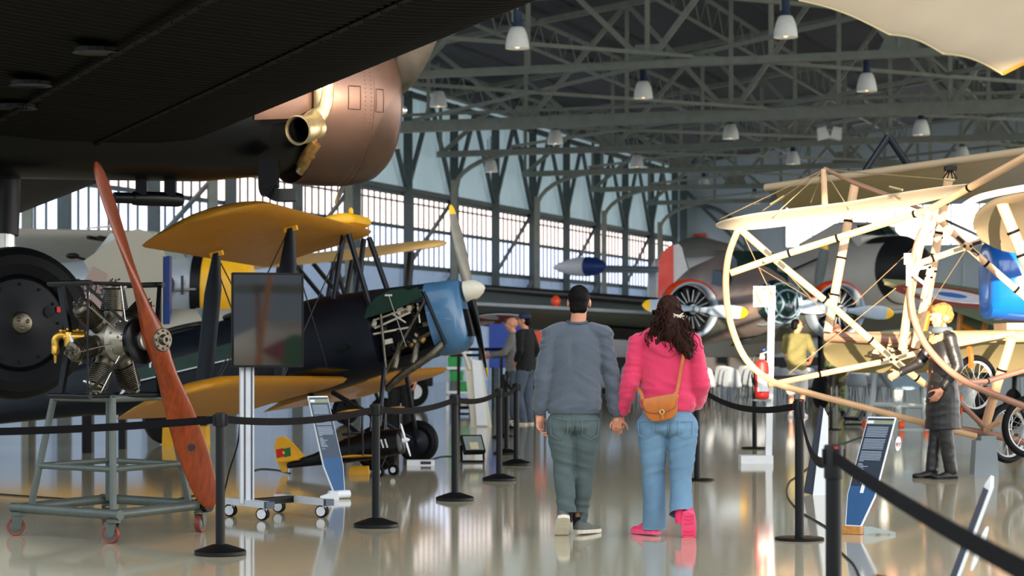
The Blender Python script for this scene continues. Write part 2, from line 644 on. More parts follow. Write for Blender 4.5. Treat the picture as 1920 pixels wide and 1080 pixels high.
# trusses: (Y at the wall, height of the bottom chord, size of the chord)
TR = [(40.0, 8.9, .16), (48.2, 8.55, .17), (56.8, 8.25, .18), (65.3, 7.9, .34), (73.9, 7.9, .2), (82.5, 7.9, .2), (91.0, 7.9, .2), (99.6, 7.9, .2)]
for yt, zb, th in TR:
    m = MB()
    m.beam(rp(yt, .3, zb), rp(yt, 40, zb), .25, th)
    if th > .3:
        m.beam(rp(yt, .3, zb + .36), rp(yt, 40, zb + .36), .12, .08)
    if yt < 50:
        m.beam(rp(yt, .3, zb + .34), rp(yt, 40, zb + .34), .1, .1)
        for k in range(17):
            t = 2.0 + 2.3 * k
            m.beam(rp(yt, t, zb), rp(yt, t, zb + .34), .1, .1)
    step = 3.1
    for k in range(12):
        t = .4 + k * step
        t2 = t + step
        za, zc = roof_z(t) - .25, roof_z(t2) - .25
        m.beam(rp(yt, t, za), rp(yt, t2, zc), .16, .16)
        m.beam(rp(yt, t, zb), rp(yt, t, za), .11, .12)
        if k % 2 == 0:
            m.beam(rp(yt, t, zb), rp(yt, t2, zc), .13, .13)
        else:
            m.beam(rp(yt, t, za), rp(yt, t2, zb), .13, .13)
            m.prism([(-.55, -.05), (.55, -.05), (.3, .5), (-.3, .5)], rp(yt, t2, zb), NW, ZUP, .05)
    # curved knee brace and post by the glazing
    m.beam(rp(yt, .9, 0), rp(yt, .9, 7.0), .22, .22)
    arc = [rp(yt, .9 + 2.6 * (1 - math.cos(R(a))), 6.6 + (zb - 6.6) * math.sin(R(a))) for a in range(0, 91, 10)]
    m.tube(arc, .09, 6)
    trim(m, 'steel_green')
for k in range(9):
    t = 2.2 + 4.7 * k
    m = MB()
    zt = roof_z(t) - .2
    ya, yb = 27, 104
    m.beam(rp(ya, t, zt), rp(yb, t, zt), .09, .1)
    m.beam(rp(ya, t, zt - .85), rp(yb, t, zt - .85), .08, .08)
    y = ya
    j = 0
    while y < yb - 1:
        m.beam(rp(y, t, zt), rp(y + .7, t, zt - .85), .035, .035)
        m.beam(rp(y + .7, t, zt - .85), rp(y + 1.43, t, zt), .035, .035)
        y += 1.43
        j += 1
    trim(m, 'steel_green')
m = MB()                                  # wind bracing in the roof
for i in range(len(TR) - 1):
    for k in range(3):
        t = 3 + 11 * k
        a, b = TR[i][0], TR[i + 1][0]
        m.beam(rp(a, t, TR[i][1] + .15), rp(b, t + 11, TR[i + 1][1] + .15), .09, .09)
        m.beam(rp(a, t + 11, TR[i][1] + .2), rp(b, t, TR[i + 1][1] + .2), .09, .09)
trim(m, 'steel_green')

# ---- end wall with a long bright window high up
CO = wl(CORNER_Y, 0)


def ew(t, z, off=0.0):
    return CO + NW * t + V((0, 0, z)) - DW * off


def ew_at(px, py):
    """point of the end wall at a pixel"""
    k = (px - CX) / F
    t = (k * CO.y - CO.x) / (NW.x - k * NW.y)
    p = ew(t, 0)
    return t, EYE - (py - HZ) * p.y / F


ta, za = ew_at(1473, 465)
tb, zb_ = ew_at(1890, 395)
zb_ = za + 1.95
m = MB()
for z0, z1, t0, t1 in ((0, za, 0, 55), (zb_, 15, 0, 55), (za, zb_, 0, ta), (za, zb_, tb, 55)):
    m.beam(ew((t0), (z0 + z1) / 2, -.1), ew(t1, (z0 + z1) / 2, -.1), .2, z1 - z0)
for k in range(20):
    m.beam(ew(.5 + 2.7 * k, 0, .02), ew(.5 + 2.7 * k, za, .02), .06, .06)
m.beam(ew(0, za - .8, .05), ew(55, za - .8, .05), .1, .15)
struct(m.build('wall_back', 'wall_back'))
wn += 1
w = struct(thing('window_%d' % wn, None, None, ew(ta, za)))
g = MB(); g.beam(ew(ta, (za + zb_) / 2, -.05), ew(tb, (za + zb_) / 2, -.05), .02, zb_ - za); struct(g.build('window_pane', 'frosted_bright', w))
g = MB()
for k in range(9):
    t = ta + (tb - ta) * k / 8
    g.beam(ew(t, za, .02), ew(t, zb_, .02), .08, .08)
g.beam(ew(ta, za, .02), ew(tb, za, .02), .1, .12)
struct(g.build('window_frame', 'wall_back', w))
m = MB()
m.beam(ew(.4, 0, .4), ew(.4, 9.6, .4), .35, .35)
arc = [ew(3.6 - 2.8 * (1 - math.cos(R(a))) * 1.0, 5.9 + 2.3 * math.sin(R(a)), .4) for a in range(0, 91, 10)]
m.tube(arc, .1, 6)
m.beam(ew(3.6, 5.9, .4), ew(3.6, 0, .4), .2, .2)
m.beam(ew(.4, 9, .4), ew(3.6, 5.9, .4), .16, .16)
trim(m, 'steel_dark')
for px, py, wpx in ((1281, 443, 12), (1313, 448, 26)):
    t, z = ew_at(px, py)
    m = MB(); m.beam(ew(t - wpx * .0125, z, .08), ew(t + wpx * .0125, z, .08), .04, .5)
    tag(m.build('notice_board', 'fin_red'), 'small red notice on the grey end wall' if wpx < 20 else 'wide faded red notice on the grey end wall beside an arch', 'notice')

# ---- unseen wall behind the eye, its openings shaped to trim the sunlight
m = MB()
for x0, x1, z0, z1 in ((-45, -7, 0, 8), (5, 16, 0, 8), (23, 62, 0, 8), (-7, 5, 3.4, 8), (-7, 5, 0, 2.5)):
    m.box(((x0 + x1) / 2, -12, (z0 + z1) / 2), (x1 - x0, .25, z1 - z0))
struct(m.build('wall_rear', 'wall_dark'))
# ------------------------------------------------------------------ hanging lamps
def make_lamp(name='hanging_lamp'):
    t = thing(name, 'x', 'lamp', (0, 0, 0), 'bell lamps under the hangar roof')
    m = MB(); m.lathe([(.12, .44), (.15, .42), (.2, .3), (.235, .15), (.25, 0), (.242, 0), (.225, .15), (.19, .29), (.1, .41)], (0, 0, 0), ZUP, 28, cap=False)
    m.build('lamp_shade', 'lamp_white', t)
    m = MB(); m.ball((0, 0, .1), (.075, .075, .1), n=12, m=8); m.build('bulb', 'lamp_glow', t)
    m = MB(); m.lathe([(.1, .42), (.1, .5), (.09, .52), (.09, .78), (.05, .8)], (0, 0, 0), ZUP, 18); m.build('gear_housing', 'lamp_box', t)
    m = MB(); m.tube([(0, 0, .78), (0, 0, 1.25)], .02, 6); m.box((-.1, 0, .85), (.03, .05, .6)); m.build('suspension_rod', 'steel_green', t)
    return t


lampspec = [
    (970, 73, 44, 'white bell lamp hanging beside the dark wing edge, blue housing above it'),
    (822, 187, 60, 'white bell lamp hanging just beside the grey propeller blade tip'),
    (1473, 52, 43.5, 'large white bell lamp at the top, near the cream wing edge'),
    (1206, 170, 55, 'white bell lamp hung from the second chord, high above the woman in pink'),
    (1625, 156, 52, 'white bell lamp below the sagging cream fabric edge'),
    (1041, 258, 66, 'white bell lamp half behind the thick roof girder, above the man'),
    (1370, 248, 64, 'white bell lamp just below the thick girder, above the white elevator tip'),
    (1727, 240, 61, 'white bell lamp under the thick girder above the cream wing'),
    (1487, 297, 74, 'small white bell lamp left of the kingpost on the white elevator'),
    (1194, 303, 77, 'small white bell lamp hanging low over the middle of the hall'),
    (1804, 288, 72, 'small white bell lamp peeping over the long cream wing'),
    (1320, 344, 91, 'tiny white bell lamp far down the hall, left of the white elevator tip'),
    (1069, 347, 91, 'tiny white bell lamp against the pale panels of the glazed wall'),
    (920, 312, 75, 'white bell lamp in front of the pale panels, right of the dark prop blade'),
    (1415, 374, 98, 'tiny white bell lamp just above the white elevator tip'),
    (735, 266, 67, 'white bell lamp half hidden by the bronze engine cowling'),
]
lp = make_lamp()
for i, (px, py, Y, lab) in enumerate(lampspec):
    o = lp if i == 0 else copy_tree(lp)
    o['label'] = lab
    p = at(px, py, Y)
    o.location = (p.x, p.y, p.z - .2)
t = thing('twin_floodlight', 'pair of boxy off-white floodlights hanging under the thick roof girder', 'lamp', at(1555, 250, 63))
for s, lab in ((-1, None), (1, None)):
    c = at(1555, 250, 63) + V((s * .2, 0, 0))
    m = MB(); m.box(c, (.34, .3, .36), Matrix.Rotation(R(12 * s), 3, 'Y'), top=.75); m.build('lamp_head', 'lamp_white', t)
m = MB(); m.tube([at(1555, 238, 63), at(1550, 215, 63)], .02, 6); m.build('suspension_rod', 'steel_green', t)

# ------------------------------------------------------------------ the big dark transport overhead
HJ = V((.883, .469, 0)); SJ = V((.469, -.883, 0))      # heading, towards its near wing tip
CE = at(547, 195, 20.0)                                 # centre of the cowling's rear ring
ju = thing('transport_aircraft', 'huge dark transport aircraft with corrugated wing overhead and bronze engine cowling', 'aircraft', (CE.x - 3, CE.y, .8))


def jw(f, s, z):
    return CE + HJ * f + SJ * s + V((0, 0, z))


# near wing, corrugated along the chord
m = MB()
LEA = at(376, 224, 19.58)
prof = [(0, .02), (.04, -.12), (.12, -.2), (.3, -.27), (.6, -.31), (1.0, -.33), (1.6, -.33), (2.4, -.29), (3.4, -.2), (4.6, -.06)]
topp = [(4.6, .0), (3.0, .22), (1.5, .4), (.6, .38), (.2, .25), (.04, .1)]
rings = []
N = 720
for k in range(N + 1):
    s = -1.6 + 9.0 * k / N
    dz = .0555 * s
    ch = 1 - .02 * max(s, 0)
    w = .017 * math.cos(2 * math.pi * s / .105)
    o = LEA + SJ * s + V((0, 0, dz))
    ring = []
    for a, b in prof:
        fade = min(1, a / .12)
        ring.append(o - HJ * a * ch + V((0, 0, b - w * fade)))
    for a, b in topp:
        ring.append(o - HJ * a * ch + V((0, 0, b)))
    rings.append(ring)
m.loft(rings)
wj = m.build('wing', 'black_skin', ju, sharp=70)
# rivet strips, hatch rims under the wing (spanwise bands)
for a, lab in ((1.15, 'a'), (2.25, 'b')):
    m = MB()
    zz = -.352
    pts0 = [LEA + SJ * (s * .25 - 1.2) - HJ * a + V((0, 0, zz + .0555 * (s * .25 - 1.2))) for s in range(0, 34)]
    for p, q in zip(pts0, pts0[1:]):
        m.beam(p, q, .05, .006)
    for p in pts0:
        for e in (-.012, .012):
            m.ball(p + HJ * e + V((0, 0, -.012)), .008, n=6, m=4)
    m.build('rivet_strip', 'black_skin', wj)
for px, py, Y in ((57, 31, 15.6), (32, 99, 16.6), (180, 12, 14.4)):
    k = at(px, py, Y)
    s = (k - LEA).dot(SJ)
    a = -(k - LEA).dot(HJ)
    c = LEA + SJ * s - HJ * a + V((0, 0, -.34 + .0555 * s))
    m = MB(); m.lathe([(.16, .02), (.16, -.008), (.13, -.011), (.11, -.004)], c, ZUP, 22); m.build('inspection_cover', 'black_gloss', wj)
# nacelle, inner wing, fuselage
m = MB()
sec = [(-.3, .5, .5, -.02), (.0, .6, .62, -.04), (-.9, .66, .70, -.12), (-1.8, .68, .66, -.2), (-3.0, .62, .5, -.36), (-4.4, .5, .36, -.5), (-6.5, .2, .15, -.5)]
sec = [(.45, .52, .55, 0), (-.3, .62, .64, -.05), (-.9, .66, .66, -.1), (-1.8, .68, .62, -.16), (-3.0, .62, .56, -.24), (-4.4, .5, .5, -.36), (-6.5, .2, .2, -.4)]
rings = []
for f, hw, hh, dz in sec:
    rings.append([jw(f, hw * math.cos(2 * math.pi * k / 28), dz + hh * math.sin(2 * math.pi * k / 28)) for k in range(28)])
m.loft(rings)
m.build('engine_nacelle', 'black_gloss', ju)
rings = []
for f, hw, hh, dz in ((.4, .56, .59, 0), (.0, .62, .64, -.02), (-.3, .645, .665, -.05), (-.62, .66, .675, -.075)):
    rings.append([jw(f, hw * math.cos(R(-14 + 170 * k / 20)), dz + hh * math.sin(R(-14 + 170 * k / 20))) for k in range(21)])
m = MB(); m.loft(rings, cap=False, closed=False); nf = m.build('nacelle_lit_shell', 'cowl_bronze', ju)  # bronze upper shell paints the lit part; the black below stands for shade
m = MB(); m.beam(at(527, 196, 19.35), at(527, 214, 19.35), .03, .02); m.build('nacelle_slot', 'black_gloss', nf)
m = MB()
rings = []
for k in range(25):
    s = -.3 - 5.2 * k / 24
    dz = .05 * s
    rings.append([LEA - HJ * a + SJ * s + V((0, 0, b * 1.25 + dz)) for a, b in prof] + [LEA - HJ * a + SJ * s + V((0, 0, b + dz)) for a, b in topp])
m.loft(rings)
m.build('inner_wing', 'black_skin', ju)
m = MB()
rings = []
for f, hw, hh, dz in ((-9, .5, .6, .1), (-5, .8, .85, .05), (-2, .85, .9, 0), (1.5, .8, .85, 0), (2.5, .5, .55, -.05), (2.9, .1, .1, -.05)):
    rings.append([jw(f, -4.3 + hw * math.cos(2 * math.pi * k / 24), .55 + dz + hh * math.sin(2 * math.pi * k / 24)) for k in range(24)])
m.loft(rings)
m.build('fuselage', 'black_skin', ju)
# cowling: open at the back, rolled lip at the front
m = MB()
CP = [(.742, 0), (.755, .12), (.757, .3), (.75, .44), (.728, .56), (.69, .645), (.63, .7), (.56, .72), (.5, .71), (.48, .67), (.5, .6)]
CP = [(r, t * 1.22) for r, t in CP]
m.lathe(CP + [(.66, .62), (.72, .5), (.73, .02), (.742, 0)], CE, HJ, 72, cap=False)
cw = m.build('engine_cowling', 'cowl_bronze', ju, sharp=50)


def cowl(t, deg, out=.004):
    """point on the cowling; deg 0 = side towards the near wing tip, 90 = up"""
    for (r0, t0), (r1, t1) in zip(CP, CP[1:]):
        if t0 <= t <= t1:
            r = r0 + (r1 - r0) * (t - t0) / (t1 - t0)
            break
    return CE + HJ * t + (SJ * math.cos(R(deg)) + ZUP * math.sin(R(deg))) * (r + out)


for t0, t1, d0, d1 in ((.25, .37, -8, 8), (.53, .61, -9, 7)):
    m = MB()
    pts = [cowl(t0 + (t1 - t0) * q, d0) for q in (0, .5, 1)] + [cowl(t1, d0 + (d1 - d0) * q) for q in (.25, .5, .75, 1)] + [cowl(t1 + (t0 - t1) * q, d1) for q in (.5, 1)] + [cowl(t0, d1 + (d0 - d1) * q) for q in (.25, .5, .75)]
    m.tube(pts, .0045, 5, closed=True)
    m.build('access_panel', 'cowl_bronze', cw)
m = MB()
for t0 in (.02, .42, .48):
    for d in range(-86, 95, 3):
        m.ball(cowl(t0, d, .001), .005, n=5, m=4)
m.build('rivet', 'cowl_bronze', cw)
for t0 in (.51,):
    m = MB(); m.tube([cowl(t0, d, .0) for d in range(-100, 101, 5)], .004, 4); m.build('seam', 'cowl_bronze', cw)
# exhaust collector and pipe at the rear of the cowling
m = MB()
m.tube([CE + HJ * .0 + (SJ * math.cos(R(a)) + ZUP * math.sin(R(a))) * .68 for a in range(-70, 150, 6)], .055, 12)
p0 = CE - HJ * .03 + (SJ * math.cos(R(14)) + ZUP * math.sin(R(14))) * .70
mouth = at(560, 244, 19.0)
path = spline([at(613, 120, 19.42), at(613, 165, 19.4), at(611, 192, 19.38), at(604, 210, 19.36), at(590, 224, 19.32), mouth + V((.075, .15, .035)), mouth], 7)
nr = len(path)
m.tube(path, [.065 + .063 * min(1, max(0, (i - nr * .45) / (nr * .4))) for i in range(nr)], 22, cap=False)
d = (path[-1] - path[-3]).normalized()
m.lathe([(.128, 0), (.134, .02), (.124, .024), (.112, 0), (.1, -.3), (.02, -.34)], mouth, d, 26, cap=False)
ex = m.build('exhaust_pipe', 'brass', ju)
m = MB(); m.lathe([(.108, .0), (.104, -.1), (.098, -.26), (.01, -.27)], mouth, d, 24, cap=False); m.build('pipe_bore', 'black_metal', ex)
m = MB()
q0 = at(592, 268, 19.4); q1 = at(566, 312, 19.5)
m.tube(spline([q0, q0.lerp(q1, .5) + V((-.01, 0, 0)), q1], 6), [.055] * 13, 14)
m.tube([q0.lerp(q1, .45), q0.lerp(q1, .52)], .062, 14)
m.build('heater_duct', 'brass_rusty', ju)
# propeller
hub = CE + HJ * 1.06
pr = MB(); pr.lathe([(.1, -.3), (.1, -.06), (.07, -.03), (.085, .02), (.075, .06), (.05, .08), (.035, .12)], hub, HJ, 24)
pe = pr.build('propeller_hub', 'steel_bright', ju)
for sg in (1, -1):
    ang = R(56)
    rad = (SJ * math.sin(ang) + ZUP * math.cos(ang)) * sg
    tan = HJ.cross(rad)
    m, mt, mk = MB(), MB(), MB()
    L = 1.33
    st = [(.1, .05, .045, 70), (.22, .06, .05, 62), (.32, .1, .03, 52), (.5, .135, .026, 42), (.7, .15, .02, 34), (.95, .145, .015, 27), (1.12, .13, .012, 24), (1.22, .11, .01, 23)]
    tip = [(1.22, .11, .01, 23), (1.27, .085, .008, 22), (1.31, .05, .006, 22), (1.33, .01, .004, 22)]

    def ring(r, hw, th, deg):
        c = tan * math.cos(R(deg)) + HJ * math.sin(R(deg))
        n2 = rad.cross(c)
        return [hub - HJ * .1 + rad * r + c * hw * math.cos(2 * math.pi * k / 16) + n2 * th * math.sin(2 * math.pi * k / 16) for k in range(16)]
    st = [(q[0] * 1.1,) + q[1:] for q in st]; tip = [(q[0] * 1.1,) + q[1:] for q in tip]
    m.loft([ring(*q) for q in st])
    b = m.build('propeller_blade', 'prop_grey', ju)
    mt.loft([ring(*q) for q in tip]); mt.build('blade_tip', 'signal_yellow', b)
# oil cooler canister below the nacelle, carburettor intake elbow
m = MB()
c0 = at(262, 372, 19.3)
m.lathe([(.045, -.02), (.062, 0), (.066, .06), (.066, .42), (.055, .46), (.03, .475)], c0 - HJ * .06, HJ, 20)
m.lathe([(.05, -.18), (.05, 0)], c0 - HJ * .06, HJ, 16)
m.box(c0 + V((.02, 0, .11)), (.1, .1, .16)); m.box(c0 + V((.26, .12, .11)), (.1, .1, .16))
m.build('oil_cooler', 'black_gloss', ju)
m = MB()
e = [at(505, 300, 19.3), at(504, 345, 19.3), at(508, 360, 19.3), at(522, 366, 19.3), at(556, 366, 19.35)]
rings = []
pp = spline(e, 5)
for i, p in enumerate(pp):
    dd = (pp[min(i + 1, len(pp) - 1)] - pp[max(i - 1, 0)]).normalized()
    nn = V((0, 1, 0)).cross(dd).normalized()
    hw = .085 if i < 10 else .055
    rings.append([p + nn * hw + V((0, -.1, 0)), p + nn * hw + V((0, .1, 0)), p - nn * hw + V((0, .1, 0)), p - nn * hw + V((0, -.1, 0))])
m.loft(rings)
m.build('air_intake', 'black_gloss', ju)
# undercarriage: wheel, hub disc, leg
WC = at(28, 606, 18.8)
RW = .675
tor = MB()
tor.lathe([(.40, -.1), (.43, -.15), (.52, -.19), (.6, -.17), (.655, -.1), (RW, 0), (.655, .1), (.6, .17), (.52, .19), (.43, .15), (.40, .1)], WC, SJ, 64, cap=False)
whl = tor.build('tyre', 'rubber', ju)
m = MB()
m.lathe([(.405, -.12), (.405, .13), (.385, .15), (.3, .165), (.14, .18), (.1, .2)], WC, SJ, 48)
for a in range(0, 360, 30):
    m.ball(WC + SJ * .168 + (HJ * math.cos(R(a)) + ZUP * math.sin(R(a))) * .34, .014, n=8, m=5)
wd = m.build('wheel_disc', 'hub_dark', ju)
m = MB(); m.lathe([(.105, .19), (.1, .22), (.085, .25), (.05, .265)], WC, SJ, 24)
for a in (20, 140, 260):
    m.ball(WC + SJ * .262 + (HJ * math.cos(R(a)) + ZUP * math.sin(R(a))) * .045, .02, n=8, m=5)
m.build('hub_cap', 'steel_worn', wd)
m = MB(); m.lathe([(.05, .165), (.05, .185), (.025, .188)], WC + HJ * .26 + ZUP * .1, SJ, 18); m.build('valve_cover', 'hub_dark', wd)
m = MB(); m.box(WC + SJ * .17 + HJ * .345 + ZUP * .12, (.03, .03, .05)); m.build('red_mark', 'signal_red', wd)
m = MB()
lt = at(12, 350, 18.9); lb = at(8, 462, 18.85)
m.tube([lt + ZUP * .4, lt, lb + ZUP * .1], .125, 18)
m.tube([WC - SJ * .25, WC - SJ * .3 + ZUP * .6, lt - SJ * .1 + ZUP * .3], .08, 12)
m.build('undercarriage_leg', 'black_metal', ju)
m = MB(); m.tube([lb + ZUP * .12, lb - ZUP * .1], .095, 18); m.build('oleo_piston', 'steel_bright', ju)

# ------------------------------------------------------------------ cream fabric wing overhead, near the eye
def prow(px0, py0, Y0, px1, py1, Y1, n):
    return [at(px0 + (px1 - px0) * k / n, py0 + (py1 - py0) * k / n, Y0 + (Y1 - Y0) * k / n) for k in range(n + 1)]


cw_ = thing('fabric_wing', 'sagging cream fabric wing with scalloped trailing edge high overhead', 'aircraft wing', at(1880, 138, 12.5))
# trailing edge with scallops between rib ends
ends = [(1380, -62, 15.2), (1500, 0, 14.4), (1668, 64, 13.7), (1769, 100, 13.1), (1880, 138, 12.5)]
edge = []
for (a, b) in zip(ends, ends[1:]):
    P0, P1 = at(*a), at(*b)
    for k in range(10):
        q = k / 10
        p = P0.lerp(P1, q)
        edge.append(p + V((.0, .0, .03 * math.sin(math.pi * q))))
edge.append(at(*ends[-1]))
fwd = V((.75, -.62, .16))       # towards the leading edge
m = MB()
G = 14
lo = []
for i, p in enumerate(edge):
    row = []
    for k in range(G + 1):
        q = k / G
        z = .16 * math.sin(math.pi * min(1, q * 1.05)) * 1.0 + .02 * math.sin(i * 2 * math.pi / 10 + math.pi) * math.sin(math.pi * q)
        row.append(p + fwd * (2.4 * q) + V((0, 0, z)))
    lo.append(row)
W = G + 1
vs = [p for r in lo for p in r] + [p + V((0, 0, .03 + .07 * math.sin(math.pi * (k / G)))) for r in lo for k, p in enumerate(r)]
n1 = len(lo) * W
fs = []
for i in range(len(lo) - 1):
    for k in range(G):
        a, b, c, d = i * W + k, i * W + k + 1, (i + 1) * W + k + 1, (i + 1) * W + k
        fs += [(a, b, c, d), (n1 + d, n1 + c, n1 + b, n1 + a)]
    fs += [(i * W, (i + 1) * W, n1 + (i + 1) * W, n1 + i * W), (n1 + i * W + G, n1 + (i + 1) * W + G, (i + 1) * W + G, i * W + G)]
e = (len(lo) - 1) * W
for k in range(G):
    fs += [(k, n1 + k, n1 + k + 1, k + 1), (e + k + 1, n1 + e + k + 1, n1 + e + k, e + k)]
m.add(vs, fs)
cl = m.build('fabric_cover', 'fabric_cream', cw_, sharp=60)
m = MB(); m.tube([p + V((0, 0, -.004)) for p in edge], .007, 6); m.build('stitched_hem', 'fabric_olive', cw_)
m = MB(); m.tube([lo[-1][k] + V((.004, 0, 0)) for k in range(G + 1)], .012, 6); m.build('tip_binding', 'wood_orange', cw_)
for i in (10, 20, 30):
    m = MB(); m.tube([lo[i][k] + V((0, 0, -.004)) for k in range(G + 1)], .007, 5); m.build('rib_tape', 'fabric_white', cl)
# ------------------------------------------------------------------ rotary display: trolley, radial engine, wooden propeller
cs = [fl(35, 1004), fl(213, 1019), fl(377, 997), fl(203, 984)]
ctr = sum(cs, V()) / 4
tro = thing('wheeled_trolley', 'grey-green tubular trolley on red casters carrying the radial engine', 'trolley', (ctr.x, ctr.y, 0))
ZB = .2
a_dir = (cs[1] - cs[0]).normalized()
b_dir = (cs[2] - cs[1]).normalized()
lo_ = [V((c.x, c.y, ZB)) for c in cs]
m = MB()
for i in range(4):
    d = (lo_[(i + 1) % 4] - lo_[i]).normalized()
    ex = .07 if i in (0, 2) else -.02
    m.tube([lo_[i] - d * ex, lo_[(i + 1) % 4] + d * ex], .036, 14)
m.build('bottom_rail', 'trolley_green', tro)
cc = V((ctr.x, ctr.y, 0))
up_ = []
for i, c in enumerate(lo_):
    q = cc + (V((c.x, c.y, 0)) - cc) * .62
    up_.append(V((q.x, q.y, 1.0)))
mid = [lo_[i].lerp(up_[i], .38) for i in range(4)]
lg = []
for i in range(4):
    b0 = lo_[i] + (V((cc.x, cc.y, ZB)) - lo_[i]) * .13
    m = MB(); m.tube([b0, up_[i]], .026, 12); m.build('leg', 'trolley_green', tro)
    lg.append(b0)
for nm, zz, rr in (('shelf_rail', .38, .022), ('top_rail', 1.0, .027)):
    m = MB()
    q = [lg[i].lerp(up_[i], zz) for i in range(4)]
    for i in range(4):
        m.tube([q[i], q[(i + 1) % 4]], rr, 10)
    m.build(nm, 'trolley_green', tro)
for i, c in enumerate(cs):
    k = V((c.x, c.y, 0))
    dd = [V((1, .2, 0)), V((.95, -.3, 0)), V((.25, .97, 0)), V((.2, 1, 0))][i].normalized()
    sd = ZUP.cross(dd)
    m = MB()
    m.lathe([(.05, .145), (.05, .17), (.03, .172)], k, ZUP, 14)
    for s in (-1, 1):
        m.prism([(-.045, .15), (.045, .15), (.03, .06), (.01, .045), (-.015, .05)], k + sd * s * .03 - dd * .012, dd, ZUP, .006)
    cst = m.build('caster', 'trolley_green', tro)
    m = MB(); m.lathe([(.045, -.02), (.062, -.022), (.066, -.012), (.066, .012), (.062, .022), (.045, .02)], k - dd * .02 + V((0, 0, .066)), sd, 26, cap=False); m.build('caster_wheel', 'caster_red', cst)
    m = MB(); m.lathe([(.012, -.028), (.044, -.02), (.044, .02), (.012, .028)], k - dd * .02 + V((0, 0, .066)), sd, 20); m.build('wheel_hub', 'trolley_green', cst)
m = MB(); m.lathe([(.05, -.06), (.055, -.03), (.05, 0), (.056, .03), (.05, .06), (.02, .062)], lo_[2] + a_dir * .03 + V((0, 0, 0)), a_dir, 12); m.build('tape_wrap', 'black_gloss', tro)

AX = V((.78, -.62, 0)).normalized()
BX = V((.62, .78, 0)).normalized()
EC = at(218, 637, 15.3)
eng = thing('radial_engine', 'seven-cylinder radial engine in a black tube cradle with a red-brown wooden propeller', 'engine', (EC.x, EC.y, 1.02))


def ep(a, b, z):
    return EC + AX * a + BX * b + V((0, 0, z))


def edir(deg):
    return BX * math.sin(R(deg)) + ZUP * math.cos(R(deg))


m = MB()
m.lathe([(.06, -.2), (.14, -.18), (.165, -.1), (.17, .02), (.165, .06), (.15, .075), (.14, .08), (.13, .1), (.11, .14), (.095, .16), (.085, .2), (.07, .22), (.05, .3)], EC, AX, 40)
crk = m.build('crankcase', 'alloy_cast', eng)
m = MB()
for k in range(14):
    dd = edir(k * 360 / 14 + 8)
    m.lathe([(.0085, 0), (.0085, .018), (.005, .02)], EC + dd * .137 + AX * .075, AX, 6)
    m.lathe([(.007, 0), (.007, .014), (.004, .015)], EC + dd * .095 + AX * .15, AX, 6)
m.build('bolt', 'steel_bright', crk)
for k in range(5):
    dd = edir(k * 72 - 80)
    m = MB(); m.ball(EC + dd * .112 + AX * .14, .009, n=8, m=6); m.build('brass_plug', 'brass_yellow', crk)
for k in range(7):
    dg = k * 360 / 7
    dd = edir(dg)
    o = EC + dd * .0 - AX * .03
    pf = [(.062, .12), (.07, .16), (.07, .2), (.066, .21)]
    for j in range(11):
        t = .215 + j * .0138
        pf += [(.062, t), (.082, t + .001), (.082, t + .005), (.062, t + .006)]
    pf += [(.072, .37), (.07, .385), (.05, .4), (.02, .402)]
    m = MB(); m.lathe(pf, o, dd, 26)
    cy = m.build('cylinder', 'steel_worn', eng, sharp=30)
    tn_ = AX.cross(dd)
    hd = o + dd * .402
    m = MB()
    m.beam(hd + dd * .008 - AX * .05, hd + dd * .008 + AX * .06, .03, .016, up=dd)
    for s in (-1, 1):
        m.lathe([(.012, 0), (.012, .03), (.006, .032)], hd + AX * .03 * s, dd, 8)
        m.tube([hd + dd * .02 + tn_ * .02 * s, hd + dd * .035 + AX * .03 + tn_ * .035 * s], .006, 6)
    m.build('rocker_arm', 'steel_worn', cy)
    m = MB(); m.tube([hd + dd * .006 + AX * .075, EC + dd * .12 + AX * .1], .0045, 6); m.build('push_rod', 'steel_bright', cy)
    m = MB(); m.lathe([(.012, 0), (.012, .02), (.008, .022), (.008, .05), (.003, .055)], hd - dd * .03 - tn_ * .07, -tn_ * .9 + dd * .2, 8); m.build('spark_plug', 'white_plastic', cy)
    # intake stub
    m = MB(); m.tube(spline([EC - AX * .13 + dd * .1, EC - AX * .15 + dd * .2, hd - AX * .06 - dd * .03], 5), .018, 8); m.build('intake_pipe', 'black_metal', cy)
m = MB(); m.lathe([(.12, .24), (.165, .25), (.172, .27), (.172, .3), (.15, .31), (.05, .312)], EC, AX, 40); m.build('nose_ring', 'black_gloss', eng)
m = MB(); m.lathe([(.07, .3), (.078, .31), (.078, .345), (.05, .36)], EC, AX, 24); m.build('propeller_flange', 'steel_bright', eng)
# cradle
for b in (-.34, .34):
    m = MB()
    m.tube([ep(-.33, b, .40), ep(.12, b, .40)], .02, 12)
    m.tube([ep(-.33, b, -.40), ep(.12, b, -.40)], .02, 12)
    m.tube([ep(.09, b, -.39), ep(.09, b, .39)], .008, 8)
    m.beam(ep(.08, b, .38), ep(.27, b * .42, .11), .03, .022)
    m.beam(ep(.08, b, -.38), ep(.27, b * .42, -.11), .035, .022)
    m.build('side_frame', 'black_metal', eng)
    pl = [(-.3, .39), (-.25, .39), (-.16, .06), (-.16, -.06), (-.25, -.39), (-.3, -.39), (-.22, -.06), (-.22, .06)]
    m = MB(); m.prism(pl, EC + BX * b * .82, AX, ZUP, .03); m.build('bearer_plate', 'black_metal', eng)
for q, zz, r_ in ((.06, .4, .012), (-.3, -.4, .014), (.08, -.4, .014)):
    m = MB(); m.tube([ep(q, -.34, zz), ep(q, .34, zz)], r_, 10); m.build('cross_bar', 'black_metal', eng)
m = MB()
k0 = at(107, 636, 15.2)
m.tube(spline([k0 + V((.12, 0, .015)), k0 + V((.03, 0, .03)), k0 + V((-.012, 0, .0)), k0 + V((-.012, 0, -.05))], 6), .026, 12)
